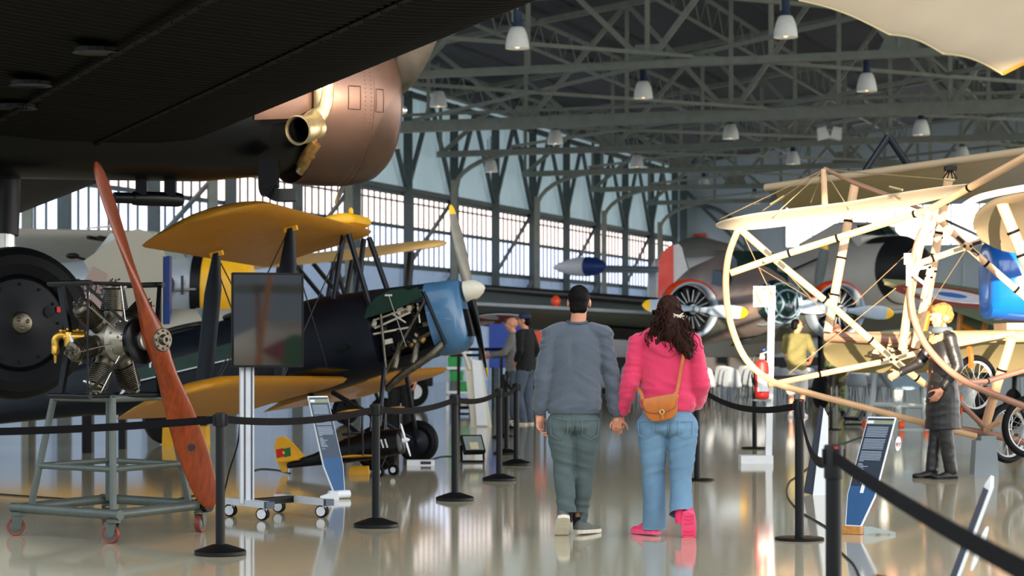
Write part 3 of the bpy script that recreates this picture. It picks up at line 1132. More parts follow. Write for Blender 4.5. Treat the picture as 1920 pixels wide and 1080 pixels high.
m.lathe([(.022, 0), (.028, .01), (.028, .06), (.012, .075), (.008, .13)], k0 + V((-.012, 0, -.04)), -ZUP, 12)
m.lathe([(.03, 0), (.034, .02), (.034, .1), (.02, .11)], k0 + V((.085, 0, .05)), -ZUP, 14)
m.lathe([(.03, -.05), (.034, 0), (.034, .1), (.02, .11)], k0 + V((.1, 0, .015)), V((1, 0, 0)), 14)
m.tube([k0 + V((.04, 0, .06)), k0 + V((.19, 0, .06))], .008, 6)
for q in ((.03, .07), (.08, .08), (.15, .075), (.085, -.1)):
    m.ball(k0 + V((q[0], -.01, q[1] - .01)), .014, n=8, m=6)
m.build('carburettor', 'brass_yellow', eng)
# the propeller
HP = EC + AX * .41
ang = R(24)
PR = -BX * math.sin(ang) + ZUP * math.cos(ang)
st = [(0, .085, .075, 90), (.08, .085, .074, 86), (.16, .078, .062, 74), (.26, .074, .045, 62), (.4, .086, .034, 50), (.6, .104, .026, 40), (.8, .112, .02, 33), (1.0, .108, .016, 28), (1.15, .096, .013, 25), (1.24, .08, .011, 24), (1.29, .06, .009, 23), (1.325, .032, .007, 23), (1.335, .006, .004, 23)]
m = MB()
rings = []
for sg in (-1, 1):
    seq = reversed(st) if sg < 0 else st[1:]
    for r, hw, th, dg in seq:
        c = AX.cross(PR)          # tangent for the upper blade
        cd = c * math.cos(R(dg)) * (1 if sg > 0 else -1) + AX * math.sin(R(dg)) * 1
        cd = cd.normalized()
        if dg == 90: cd = AX
        if sg < 0: pass
        n2 = PR.cross(cd)
        o = HP + PR * r * sg
        ring = []
        for k in range(20):
            t = 2 * math.pi * k / 20
            ring.append(o + cd * hw * math.cos(t) + n2 * th * math.sin(t))
        rings.append(ring)
# keep the ring order consistent along the blade
for i in range(1, len(rings)):
    n = 20
    best, bs = None, 0
    for rev in (False, True):
        q = rings[i][::-1] if rev else rings[i]
        for s in range(n):
            d = sum((q[(k + s) % n] - rings[i - 1][k]).length for k in range(0, n, 4))
            # compare directions, not positions
            if best is None or d < best:
                best, bs = d, (rev, s)
    q = rings[i][::-1] if bs[0] else rings[i]
    rings[i] = [q[(k + bs[1]) % n] for k in range(n)]
m.loft(rings)
pb = m.build('wooden_propeller', 'wood_red', eng, sharp=60)
m = MB(); m.lathe([(.083, .0), (.083, .012), (.078, .016), (.04, .016), (.034, .03), (.03, .045), (.016, .045), (.014, .03)], HP + AX * .072, AX, 36)
for k in range(8):
    m.lathe([(.009, 0), (.009, .012), (.005, .013)], HP + AX * .086 + edir(k * 45) * .062, AX, 6)
m.build('hub_plate', 'steel_worn', eng)
c = HP - PR * .84
cdl = (-(AX.cross(PR)) * math.cos(R(32)) + AX * math.sin(R(32))).normalized()
nl = PR.cross(cdl).normalized()
if nl.y > 0: nl = -nl
m = MB(); m.lathe([(.027, 0), (.027, .003), (.019, .003), (.019, .001), (.013, .001), (.013, .003), (.002, .003)], c + nl * .019, nl, 24); m.build('maker_decal', 'leather_black', pb)

# ------------------------------------------------------------------ television on a wheeled stand
TN = V((.26, -.966, 0)); TR_ = V((.966, .26, 0))
tvc = at(502, 600, 16.9)
tv = thing('television', 'black upright glossy screen on a white wheeled stand beside the engine', 'television', (tvc.x, tvc.y, 0))
m = MB()
Rm = Matrix((TR_, -TN, ZUP)).transposed()
m.box(tvc - TN * .03, (.565, .05, .745), Rm); m.build('screen_housing', 'black_metal', tv)
m = MB(); m.box(tvc - TN * .001, (.545, .012, .722), Rm); m.build('screen', 'screen_glass', tv)
m = MB()
for s in (-1, 1):
    m.beam(tvc + TR_ * .277 * s + ZUP * .37 + TN * .002, tvc + TR_ * .277 * s - ZUP * .37 + TN * .002, .01, .018)
    m.beam(tvc + ZUP * .366 * s + TR_ * .28 + TN * .002, tvc + ZUP * .366 * s - TR_ * .28 + TN * .002, .01, .018)
m.build('bezel', 'black_gloss', tv)
colx = tvc - TN * .12 - TR_ * .15
m = MB()
b0, b1 = V((colx.x, colx.y, .12)), V((colx.x, colx.y, 1.5))
m.beam(b0, b1, .11, .07, up=TN); clm = m.build('column', 'alu', tv)
m = MB()
for s in (-.02, .035):
    m.beam(b0 + TR_ * s + TN * .037, b1 + TR_ * s + TN * .037, .012, .006, up=TN)
m.build('cable_groove', 'alu_dark', clm)
m = MB(); m.box(tvc - TN * .07 - TR_ * .1, (.3, .05, .3), Rm); m.build('wall_plate', 'black_metal', tv)
base = V((colx.x, colx.y, .125))
fdir = V((.62, -.78, 0)).normalized()
for off, ln0, ln1 in ((0, -.45, .32), (1, -.4, .5)):
    sh = V((0, 0, 0)) if off == 0 else V((.33, .42, 0))
    m = MB(); m.beam(base + sh * 1 + fdir * ln0 * .6, base + sh + fdir * ln1, .075, .05); ft = m.build('foot', 'alu', tv)
    m = MB(); m.beam(base + sh + fdir * ln1, base + sh + fdir * (ln1 + .035), .077, .052); m.build('foot_cap', 'alu_dark', ft)
    for q in (ln0 * .55, ln1 - .08):
        k = base + sh + fdir * q
        m = MB(); m.lathe([(.02, .045), (.02, .1)], V((k.x, k.y, 0)), ZUP, 10); m.box(V((k.x + .02, k.y, .072)), (.03, .07, .06)); cst = m.build('caster', 'white_plastic', ft)
        m = MB(); wx = V((1, -.35, 0)).normalized()
        m.lathe([(.048, -.028), (.05, -.02), (.05, .02), (.048, .028)], V((k.x, k.y, .05)), V((-.3, -.95, 0)), 26); m.build('caster_wheel', 'rubber', cst)
        m = MB(); m.lathe([(.038, -.031), (.038, .031)], V((k.x, k.y, .05)), V((-.3, -.95, 0)), 22); m.build('wheel_disc', 'white_plastic', cst)
m = MB(); m.beam(base, base + V((.33, .42, 0)), .1, .05); m.build('foot_bridge', 'black_metal', tv)


# ------------------------------------------------------------------ barrier posts
def belt_strip(mb, p, q, sag, h=.05, th=.004, n=18):
    d = (q - p); d.z = 0
    s = V((-d.y, d.x, 0)).normalized() * th / 2
    rings = []
    for k in range(n + 1):
        t = k / n
        c = p.lerp(q, t) - V((0, 0, sag * 4 * t * (1 - t)))
        tw = R(6) * math.sin(math.pi * t)
        u = V((0, 0, h / 2)) + s * math.sin(tw) * 4
        rings.append([c - u - s, c + u - s, c + u + s, c - u + s])
    return mb.loft(rings)


def post_round(loc, label, group=None):
    t = thing('barrier_post', label, 'barrier post', loc, group)
    L = V(loc)
    m = MB(); m.lathe([(.165, 0), (.17, .006), (.17, .026), (.16, .032), (.06, .066), (.042, .07)], L, ZUP, 48); m.build('base', 'post_black', t)
    m = MB(); m.lathe([(.031, .06), (.031, .86)], L, ZUP, 24); m.build('pole', 'post_black', t)
    m = MB(); m.lathe([(.036, .845), (.038, .85), (.038, .925), (.034, .935), (.01, .938)], L, ZUP, 24)
    for a in range(4):
        d = V((math.cos(R(90 * a)), math.sin(R(90 * a)), 0))
        m.box(L + d * .04 + V((0, 0, .888)), (.016 if a % 2 == 0 else .03, .03 if a % 2 == 0 else .016, .075))
    m.build('belt_head', 'post_black', t)
    return t


def post_flat(loc, label, group=None, m1='post_black'):
    t = thing('barrier_post', label, 'barrier post', loc, group)
    L = V(loc)
    m = MB(); m.lathe([(.172, 0), (.174, .003), (.174, .014), (.168, .017), (.034, .02)], L, ZUP, 52); m.build('base', m1, t)
    m = MB(); m.lathe([(.032, .018), (.032, .88)], L, ZUP, 28); m.build('pole', m1, t)
    m = MB(); m.lathe([(.033, .862), (.038, .866), (.038, .99), (.035, .997), (.008, 1.0)], L, ZUP, 30)
    for a in range(4):
        d = V((math.cos(R(90 * a + 10)), math.sin(R(90 * a + 10)), 0))
        m.box(L + d * .038 + V((0, 0, .95)), (.014, .02, .062), Matrix.Rotation(R(90 * a + 10), 3, 'Z'))
    hd = m.build('belt_head', m1, t)
    m = MB(); m.box(L + V((.004, -.0385, .987)), (.014, .006, .008)); m.build('release_button', 'signal_red', hd)
    return t


GL = 'round-footed barrier posts along the left aisle'
pl = [(413, 1040, 'black barrier post with domed foot in front of the television column'),
      (705, 988, 'black barrier post with domed foot in front of the small pedal biplane'),
      (853, 938, 'black barrier post with domed foot just left of the black floor floodlight'),
      (936, 901, 'black barrier post with domed foot beside the grey sweater sleeve, third before the couple'),
      (968, 872, 'black barrier post with domed foot closest to the man in the grey sweater'),
      (950, 852, 'black barrier post behind the first two posts of the aisle, beside the white board'),
      (944, 822, 'black barrier post deep in the aisle, almost hidden behind the nearer posts'),
      (952, 806, 'black barrier post at the far end of the aisle near the man in the cap')]
posts = [post_round(fl(px, py), lb, GL) for px, py, lb in pl]


def hp(t, z, d):
    return V(t.location) + V((0, 0, z)) + V((d.x, d.y, 0)).normalized() * .04


off = V((-5.6, 13.6, 0))
seq = [None] + posts
for i, p in enumerate(posts):
    tgt = V(posts[i - 1].location) if i else off
    d = tgt - V(p.location)
    m = MB()
    belt_strip(m, hp(p, .89, d), tgt + V((0, 0, .89)) - d.normalized() * .058, .045 if i else .075)
    m.build('belt', 'tape_black' if i == 0 else 'tape_brown', p)
GR = 'flat-footed barrier posts along the right display'
near = post_flat(V((603 * 8.4 / F, 8.4, 0)), 'black barrier post standing closest to the camera, red button on its head', GR)
pB = post_flat(fl(1499, 1012), 'black flat-footed barrier post in front of the leaning dark display board', GR)
pC = post_flat(fl(1307, 901), 'black flat-footed barrier post half hidden by the woman in pink', GR)
pD = post_flat(fl(1415, 841), 'slim dark barrier post behind the fire extinguisher stand', GR)
pE = post_flat(fl(1559, 806), 'slim grey barrier post in front of the camouflage figure', GR)
far_ = V((.98, 3.3, 0))
for a, b, sag in ((near, far_, .02), (pB, V(near.location), .16), (pC, V(pB.location), .11), (pE, V(pD.location), .05)):
    d = b - V(a.location)
    m = MB()
    belt_strip(m, hp(a, .95, d), b + V((0, 0, .95)) - d.normalized() * .058, sag, h=.05)
    if a is near:
        for k in (-.017, -.006, .006, .017):
            belt_strip(m, hp(a, .95, d) + V((-.003, 0, k)), b + V((-.003, 0, .95 + k)) - d.normalized() * .058, sag, h=.004, th=.004)
    m.build('belt', 'tape_black' if a is not pC else 'tape_black', a)


# ------------------------------------------------------------------ leaning information boards
def info_board(label, foot, lean, wdir, h, w, tilt_in, basemat, mats=('sign_navy', 'sign_blue'), arrow=False):
    """foot: floor point; lean: horizontal run of the top; wdir: direction of the width"""
    t = thing('information_board', label, 'information board', foot)
    f = V(foot) + V((0, 0, .05))
    up = V((lean.x, lean.y, h))
    L = up.length
    up.normalize()
    wd = V(wdir).normalized()
    n = wd.cross(up).normalized()
    if n.y > 0: n = -n
    hw = w / 2
    m = MB(); m.prism([(-hw * .55, 0), (hw * .55, 0), (hw, L * .28), (hw, L), (-hw, L), (-hw, L * .28)], f, wd, up, .016); m.build('board', 'sign_white', t)
    fo = f + n * .0095
    m = MB(); m.prism([(-hw * .5, .012), (hw * .5, .012), (hw * .94, L * .28), (hw * .94, L * .36), (-hw * .94, L * .36), (-hw * .94, L * .28)], fo, wd, up, .003); m.build('lower_panel', mats[1], t)
    m = MB(); m.prism([(-hw * .94, L * .36), (hw * .94, L * .36), (hw * .94, L * .985), (-hw * .94, L * .985)], fo, wd, up, .003); tp = m.build('text_panel', mats[0], t)
    m = MB(); m.prism([(-hw * .94, L * .93), (hw * .94, L * .93), (hw * .94, L * .965), (-hw * .94, L * .965)], fo + n * .001, wd, up, .003); m.build('header_band', 'sign_olive', tp)
    m = MB(); m.prism([(-hw * .9, L * .935), (-hw * .45, L * .935), (-hw * .45, L * .962), (-hw * .9, L * .962)], fo + n * .002, wd, up, .003); m.build('header_label', 'sign_white', tp)
    m = MB()
    z = .9
    k = 0
    random.seed(5)
    while z > .45:
        ln = 1.0 if z > .6 else random.uniform(.2, .5)
        if k % 9 != 8:
            m.prism([(-hw * .8, L * z), (-hw * .8 + hw * 1.55 * ln * random.uniform(.92, 1), L * z), (-hw * .8 + hw * 1.5 * ln, L * z + .0038), (-hw * .8, L * z + .0038)], fo + n * .002, wd, up, .002)
        z -= .0125
        k += 1
    m.build('text_block', 'text_pale', tp)
    if arrow:
        m = MB(); m.prism([(-.014, L * .3), (.014, L * .3), (.014, L * .39), (.032, L * .39), (0, L * .43), (-.032, L * .39), (-.014, L * .39)], fo + n * .003, wd, up, .003); m.build('arrow', 'sign_white', t)
    return t, f, n, wd, up, L


LM = V((.6, .8, 0))
t, f, n, wd, up, L = info_board('dark blue information board with white text and arrow, leaning over its wooden foot', at(1600, 0, 15.6) * V((1, 1, 0)) if False else V((1600 - 960, 0, 0)) * (15.6 / F) + V((0, 15.6, 0)), V((.27, .34, 0)), V((.82, -.57, 0)), .79, .225, 0, 'wood_base', arrow=True)
g = V(t.location)
m = MB(); m.beam(g + V((-.1, .05, .03)), g + V((.06, -.06, .03)), .09, .055); m.build('wooden_foot', 'wood_base', t)
m = MB(); m.prism([(0, 0), (.02, 0), (.05, .012), (.18, .012), (.2, 0), (.235, .0), (.235, .02), (.19, .03), (.05, .062), (.0, .06)], g + V((.06, -.1, 0)), V((.98, .1, 0)).normalized(), ZUP, .012); m.build('side_plate', 'sign_grey', t)
m = MB(); m.prism([(0, 0), (.02, 0), (.05, .012), (.18, .012), (.2, 0), (.235, .0), (.235, .02), (.19, .03), (.05, .062), (.0, .06)], g + V((-.06, .06, 0)), V((.98, .1, 0)).normalized(), ZUP, .012); m.build('side_plate', 'sign_grey', t)
m = MB(); pc = at(1684, 832, 15.9)
m.prism([(.022 * math.cos(a * .3927), .055 * math.sin(a * .3927)) for a in range(16)], pc, V((1, 0, 0)), V((.1, .1, 1)).normalized(), .006)
disc = m.build('number_disc', 'sign_white', t)
text_mesh('97', .04, pc + V((0, -.006, -.008)), (1, 0, 0), (.1, 0, 1), 'text_red', disc)

t, f, n, wd, up, L = info_board('blue information board with white text leaning on a white foot behind the television wheels', V(((636 - 960) * 19.1 / F, 19.1, 0)), V((-.22, .27, 0)), V((.8, .6, 0)), .86, .21, 0, 'white_plastic', mats=('alu_dark', 'sign_blue'))
g = V(t.location)
m = MB(); m.lathe([(.036, -.1), (.036, .1)], g + V((0, 0, .04)), V((.86, .5, 0)), 18); m.prism([(-.16, 0), (0, 0), (0, .07), (-.03, .075), (-.16, .03)], g + V((.0, -.06, 0)), V((1, 0, 0)), ZUP, .12); m.build('foot_block', 'white_plastic', t)

# one board seen edge-on close to the belt
f0 = V((1.74, 9.05, 0)); tp = at(1862, 892, 9.05)
t = thing('information_board', 'thin white information board seen edge-on behind the close black belt', 'information board', f0)
up = (tp - (f0 + V((0, 0, .03)))).normalized(); L = (tp - f0).length - .03
wd = V((.12, .99, 0)).normalized()
m = MB(); m.prism([(-.06, 0), (.06, 0), (.11, L * .28), (.11, L * .95), (.02, L), (-.11, L * .95), (-.11, L * .28)], f0 + V((0, 0, .03)), wd, up, .014); m.build('board', 'sign_white', t)
m = MB(); m.prism([(-.1, L * .4), (.1, L * .4), (.1, L * .93), (-.1, L * .93)], f0 + V((0, 0, .03)) + up.cross(wd) * .008, wd, up, .004)
m.build('text_panel', 'alu_dark', t)
m = MB(); m.box(f0 + V((0, 0, .03)), (.24, .2, .06)); m.build('foot_block', 'sign_grey', t)
m = MB(); pc = f0 + V((0, 0, .03)) + up * (L * .62) + V((.05, -.03, .0)); m.prism([(.05 * math.cos(a * .3927), .1 * math.sin(a * .3927)) for a in range(16)], pc, V((.45, .89, 0)), up, .006); d = m.build('number_disc', 'sign_white', t)

# boards seen from behind
f0 = fl(1538, 928); f0.z = 0
t = thing('display_board', 'white-backed display board with dark blue front edge, seen from behind by the belt', 'display board', f0)
m = MB()
S = f0.y / F
m.prism([(-.07, 0), (.07, 0), (.07, .72), (.03, .8)], f0, V((1, 0, 0)), ZUP, .04); m.build('back_panel', 'sign_white', t)
m = MB(); m.prism([(-.15, 0.02), (-.07, 0), (.03, .8), (.0, .82)], f0 + V((0, .02, 0)), V((1, 0, 0)), ZUP, .05); m.build('front_panel', 'sign_navy', t)
f0 = fl(903, 800); f0.z = 0
t = thing('display_board', 'tall cream display board with white centre, seen from behind below the navy propeller', 'display board', f0)
m = MB(); m.prism([(-.17, 0), (.17, 0), (.0, 1.1), (-.22, 1.1), (-.28, 1.0)], f0, V((1, 0, 0)), ZUP, .03); m.build('flange', 'ivory', t)
m = MB(); m.prism([(-.08, .02), (.1, .02), (-.02, 1.1), (-.16, 1.12)], f0 + V((0, -.03, 0)), V((1, 0, 0)), ZUP, .05); m.build('back_panel', 'sign_white', t)
m = MB(); m.tube(spline([f0 + V((-.2, -.03, .95)), f0 + V((-.25, -.03, 1.1)), f0 + V((-.3, -.03, 1.22)), f0 + V((-.36, -.03, 1.27))], 5), [.03] * 12 + [.04] * 4, 8); m.ball(f0 + V((-.37, -.03, 1.27)), (.05, .03, .06)); m.build('hook', 'ivory', t)
# ------------------------------------------------------------------ navy biplane with yellow wings
def local(M):
    def f(x, y, z):
        return M @ V((x, y, z))
    return f


TMX = frame((.972, -.233), 13, at(680, 430, 24.0))     # origin: leading edge of the upper centre section
L_ = local(TMX)
bp = thing('biplane', 'navy biplane with yellow wings and open engine cowl, nose towards the couple', 'aircraft', (L_(0, 0, 0).x, L_(0, 0, 0).y, 0))
rot = TMX.to_3x3()
fw, lf, uu = rot @ V((1, 0, 0)), rot @ V((0, 1, 0)), rot @ V((0, 0, 1))
# fuselage: rings (x, top, bottom, half width)
FS = [(-.05, -.69, -1.64, .40), (-.64, -.63, -1.69, .43), (-1.4, -.62, -1.68, .43), (-2.4, -.62, -1.6, .41), (-3.7, -.72, -1.32, .29), (-5, -.8, -1.15, .18), (-6.2, -.86, -1.03, .06)]


def fring(x, zt, zb, hw, n=28, sq=2.6):
    out = []
    for k in range(n):
        t = 2 * math.pi * k / n
        c, s = math.cos(t), math.sin(t)
        y = hw * math.copysign(abs(c) ** (2 / sq), c)
        z = (zt + zb) / 2 + (zt - zb) / 2 * math.copysign(abs(s) ** (2 / sq), s)
        out.append(L_(x, y, z))
    return out


m = MB(); m.loft([fring(*f) for f in FS]); m.build('fuselage', 'navy', bp, sharp=60)
m = MB()
for sgn in (-1, 1):
    m.prism([(-1.2, -1.03), (-.5, -.98), (-.5, -.76), (-1.15, -.8)], L_(0, -.435 * 1, 0), fw, uu, .012)
m2 = MB(); m2.prism([(-2.9, -1.0), (-1.35, -1.0), (-1.35, -.82), (-2.9, -.86)], L_(0, -.437, -.1), fw, uu, .012); m2.build('cockpit_door', 'panel_green', bp)
m2 = MB(); m2.prism([(-2.9, -.99), (-1.35, -1.0), (-1.35, -1.015), (-2.9, -1.005)], L_(0, -.446, -.1), fw, uu, .012); m2.build('door_trim', 'alu', bp)
m2 = MB(); m2.prism([(-.1 + .07 * math.cos(R(a)), .0 + .075 * math.sin(R(a))) for a in range(0, 181, 20)], L_(-.3, -.44, -1.3), fw, uu, .02); m2.build('vent_hole', 'black_metal', bp)
for x in (-1.55, -2.35):
    m2 = MB(); m2.tube([L_(x + .27 * math.cos(a), .2 * math.sin(a), -.6) for a in [k * .3927 for k in range(16)]], .03, 8, closed=True); m2.build('cockpit_coaming', 'leather_black', bp)
    m2 = MB(); m2.prism([(-.16, 0), (.16, 0), (.12, .2), (-.12, .2)], L_(x + .33, 0, -.6), lf, (uu - fw * .45).normalized(), .008); m2.build('windscreen', 'glass_lens', bp)
# nose: top shell, port side, belly, radiator cowl; starboard side left open
NS = [(-.05, -.69, -1.64, .40), (.3, -.73, -1.62, .38), (.62, -.77, -1.58, .34)]
m = MB()
rr = [fring(*f, n=48) for f in NS]
inn = [fring(f[0], f[1] - .015, f[2] + .015, f[3] - .015, n=48) for f in NS]
for i in range(2):
    for k in range(48):
        l = (k + 1) % 48
        t = (k + .5) * 7.5
        if 158 < t < 226: continue
        m.add([rr[i][k], rr[i][l], rr[i + 1][l], rr[i + 1][k], inn[i][k], inn[i][l], inn[i + 1][l], inn[i + 1][k]], [(0, 1, 2, 3), (7, 6, 5, 4), (0, 4, 5, 1), (2, 6, 7, 3), (1, 5, 6, 2), (0, 3, 7, 4)])
m.build('engine_cowl', 'navy', bp, sharp=50)
m = MB()
m.loft([fring(.6, -.76, -1.6, .35), fring(.74, -.78, -1.62, .345), fring(.86, -.79, -1.6, .33), fring(.93, -.80, -1.55, .30), fring(.97, -.83, -1.48, .24)])
nc = m.build('nose_cowl', 'navy_light', bp, sharp=50)
m = MB(); m.prism([(-.17, -1.46), (.17, -1.46), (.16, -1.15), (-.16, -1.15)], L_(.972, 0, 0), lf, uu, .01); m.build('air_inlet', 'black_metal', nc)
# the raised cowl panel (dark green inside) and the engine behind it
def pl(x, z, y=-.42):
    return L_(x, y, z)


m = MB()
ed = [(-.08, -1.02, -.44), (.0, -.9, -.47), (.12, -.83, -.5), (.3, -.79, -.52), (.44, -.8, -.5), (.5, -.835, -.48), (.6, -.82, -.47), (.63, -.93, -.42), (.3, -1.0, -.40)]
q = [pl(x, z, y) for x, z, y in ed]
m.add(q + [p - lf * -.012 for p in q], [tuple(range(9)), tuple(range(17, 8, -1))] + [(k, 9 + k, 9 + (k + 1) % 9, (k + 1) % 9) for k in range(9)])
pn = m.build('raised_cowl_panel', 'panel_green', bp)
m = MB(); m.tube([pl(.28, -.84, -.52), pl(.3, -1.42, -.35)], .006, 6); m.box(pl(.28, -.84, -.525), (.08, .02, .02)); m.build('stay_rod', 'steel_bright', bp)
en = MB()
en.box(L_(.28, .0, -1.3), (.66, .22, .34), rot); en.box(L_(.3, .02, -1.02), (.6, .16, .22), rot)
eo = en.build('engine_block', 'black_metal', bp)
for k in range(4):
    en = MB()
    pf = []
    for j in range(7): pf += [(.065, j * .03), (.075, j * .03 + .008), (.065, j * .03 + .016)]
    en.lathe(pf, L_(.03 + .17 * k, 0, -1.2), uu, 16); en.build('cylinder', 'steel_worn', eo)
for a, b, r, mm in (((-.02, -.3, -1.05), (.5, -.28, -1.0), .012, 'ivory'), ((-.02, -.31, -1.14), (.42, -.3, -1.06), .012, 'ivory'), ((-.05, -.3, -1.2), (.36, -.3, -1.22), .012, 'ivory'), ((.2, -.3, -1.02), (.34, -.3, -1.16), .01, 'ivory'), ((.0, -.36, -1.66), (.62, -.36, -.98), .017, 'steel_worn'), ((.1, -.36, -.98), (.02, -.36, -1.62), .016, 'steel_worn'), ((.1, -.25, -1.45), (.6, -.25, -1.33), .03, 'steel_worn'), ((-.06, -.36, -.98), (.62, -.36, -.86), .016, 'steel_worn'), ((.63, -.36, -.88), (.74, -.34, -1.5), .02, 'black_metal'), ((.52, -.3, -.93), (.5, -.31, -1.2), .01, 'ivory')):
    m = MB(); m.tube([L_(*a), L_(*b)], r, 8); m.build('engine_pipe', mm, eo)
random.seed(3)
for k in range(22):
    x, z = random.uniform(-.08, .58), random.uniform(-1.42, -.98)
    m = MB()
    if k % 2: m.lathe([(.03, 0), (.035, .02), (.03, .06), (.01, .07)], L_(x, -.26, z), rot @ V((random.uniform(-1, 1), -.6, random.uniform(-1, 1))), 10)
    else: m.box(L_(x, -.27, z), (random.uniform(.04, .09), .05, random.uniform(.03, .08)), rot)
    m.build('engine_fitting', ['steel_worn', 'black_metal', 'ivory', 'black_gloss', 'brass_rusty'][k % 5], eo)
m = MB(); m.tube(spline([L_(.7, -.3, -1.48), L_(.55, -.36, -1.58), L_(.2, -.4, -1.72), L_(-.02, -.4, -1.84)], 6), [.045] * 15 + [.04] * 4, 12)
for x in (.2, .42): m.tube([L_(x, -.2, -1.35), L_(x - .03, -.34, -1.5), L_(x - .08, -.38, -1.62)], .035, 10)
m.build('exhaust_pipe', 'steel_worn', bp)
# propeller and spinner
HB = L_(1.05, 0, -.96)
m = MB(); m.lathe([(.09, -.06), (.125, -.04), (.12, .02), (.10, .09), (.06, .15), (.02, .18)], HB, fw, 28); m.build('spinner', 'ivory', bp)
for sg in (1, -1):
    rad = (uu * math.cos(R(2)) + lf * math.sin(R(2))) * sg
    tan = fw.cross(rad)
    st = [(.04, .06, .05, 60), (.15, .062, .045, 55), (.3, .07, .033, 46), (.5, .082, .024, 37), (.68, .08, .018, 30), (.82, .068, .013, 27), (.88, .06, .011, 26)]
    tp = [(.88, .06, .011, 26), (.94, .047, .009, 25), (.975, .03, .007, 25), (.99, .006, .004, 25)]

    def ring(r, hw, th, dg):
        c = (tan * math.cos(R(dg)) - fw * math.sin(R(dg)))
        n2 = rad.cross(c)
        return [HB + rad * r + c * hw * math.cos(2 * math.pi * k / 16) + n2 * th * math.sin(2 * math.pi * k / 16) for k in range(16)]
    m = MB(); m.loft([ring(*s) for s in st]); b = m.build('propeller_blade', 'prop_grey' if sg > 0 else 'black_gloss', bp)
    m = MB(); m.loft([ring(*s) for s in tp]); m.build('blade_tip', 'signal_yellow', b)
# wings
back = (-fw * math.cos(R(4.5)) - uu * math.sin(R(4.5)))
wup = back.cross(lf).normalized()
if wup.z < 0: wup = -wup
m = MB(); wing(m, L_(.0, .45, 0), L_(.22, -4.05, .02), 1.36, back, wup, th=.10, camber=.035, n=26, tip0=.05, tip1=.5)
uw = m.build('upper_wing', 'yellow_fabric', bp, sharp=60)
m = MB(); wing(m, L_(.04, -.42, .1), L_(.04, .42, .1), .62, -fw, uu, th=.26, camber=.05, n=8, tip0=.14, tip1=.14); m.ball(L_(-.12, .1, .24), (.03, .03, .05), n=8, m=6); m.build('fuel_tank', 'yellow_bright', bp)
for ya, yb, sx in ((-.42, -4.15, -.38), (.42, 4.15, -.38)):
    m = MB(); wing(m, L_(-.42, ya, -1.62), L_(sx, yb, -1.56), 1.36, back, wup, th=.10, camber=.035, n=26, tip1=.5)
    lw = m.build('lower_wing', 'yellow_fabric', bp, sharp=60)
    if ya < 0:
        m = MB(); m.beam(L_(-.5, -.45, -1.53), L_(-.5, -1.6, -1.5), .35, .02, up=uu); m.build('walkway', 'black_gloss', lw)
m = MB()
for x, z0, y in ((-.2, 0, -.3),): pass
# struts: interplane and cabane
for (x0, z0, x1, z1, y, w) in ((-.15, -.06, -.62, -1.6, -2.05, .2), (-1.0, -.12, -1.5, -1.66, -2.05, .2)):
    m = MB()
    a, b = L_(x1, y - .05, z1), L_(x0, y, z0)
    rings = []
    for k in range(13):
        t = k / 12
        ww = w * (.45 + .55 * min(1, 4 * t, 4 * (1 - t) + .0)) / 2
        o = a.lerp(b, t)
        rings.append([o + fw * ww * math.cos(2 * math.pi * j / 14) + lf * .035 * math.sin(2 * math.pi * j / 14) for j in range(14)])
    m.loft(rings); m.build('interplane_strut', 'navy', bp)
    m = MB(); m.box(b - uu * .01, (.14, .05, .05), rot); m.build('strut_fitting', 'yellow_bright', bp)
for y in (-.4, .4):
    for a, b in (((-.38, y * 1.02, -.72), (-.12, y * .95, -.06)), ((.02, y * 1.0, -1.0 if y < 0 else -.75), (-.06, y * .95, -.06))):
        m = MB(); m.tube([L_(*a), L_(*b)], .032, 10, sq=(1, 1)); m.build('cabane_strut', 'navy', bp)
m = MB()
for a, b in (((-.2, -2.05, -.08), (-.6, -.45, -1.6)), ((-1.05, -2.05, -.14), (-1.4, -.45, -1.65)), ((-.6, -2.05, -1.58), (-.1, -.4, -.08)), ((-1.5, -2.05, -1.64), (-.8, -.4, -.14)), ((-.2, -2.05, -.1), (-1.5, -2.05, -1.64)), ((-1.0, -2.05, -.15), (-.6, -2.05, -1.58))):
    m.tube([L_(*a), L_(*b)], .008, 5)
m.build('bracing_wire', 'wire_dark', bp)
# undercarriage
for y in (-.8, .8):
    wc = L_(-.1, y, -2.28)
    wc.z = .25
    m = MB(); m.lathe([(.14, -.05), (.19, -.075), (.235, -.05), (.25, 0), (.235, .05), (.19, .075), (.14, .05)], wc, lf, 32, cap=False); w1 = m.build('wheel_tyre', 'rubber', bp)
    m = MB(); m.lathe([(.15, -.05), (.05, -.075), (.02, -.09), (.02, .09), (.05, .075), (.15, .05)], wc, lf, 24); m.build('wheel_disc', 'navy', w1)
    for x, z in ((.02, -1.6), (-.9, -1.68)):
        m = MB(); m.tube([wc - lf * .02, L_(x, y * .5, z)], .028, 8); m.build('undercarriage_strut', 'navy', bp)
# tail
m = MB(); m.prism([(-6.3, -.95), (-5.6, -.85), (-5.7, -.5), (-6.1, -.15), (-6.6, -.2), (-6.7, -.6)], L_(0, 0, 0), fw, uu, .05); m.build('fin', 'yellow_fabric', bp)
m = MB(); wing(m, L_(-5.5, -1.4, -.85), L_(-5.5, 1.4, -.85), .9, -fw, uu, th=.06, camber=0, n=10, tip0=.3, tip1=.3); m.build('tailplane', 'yellow_fabric', bp)

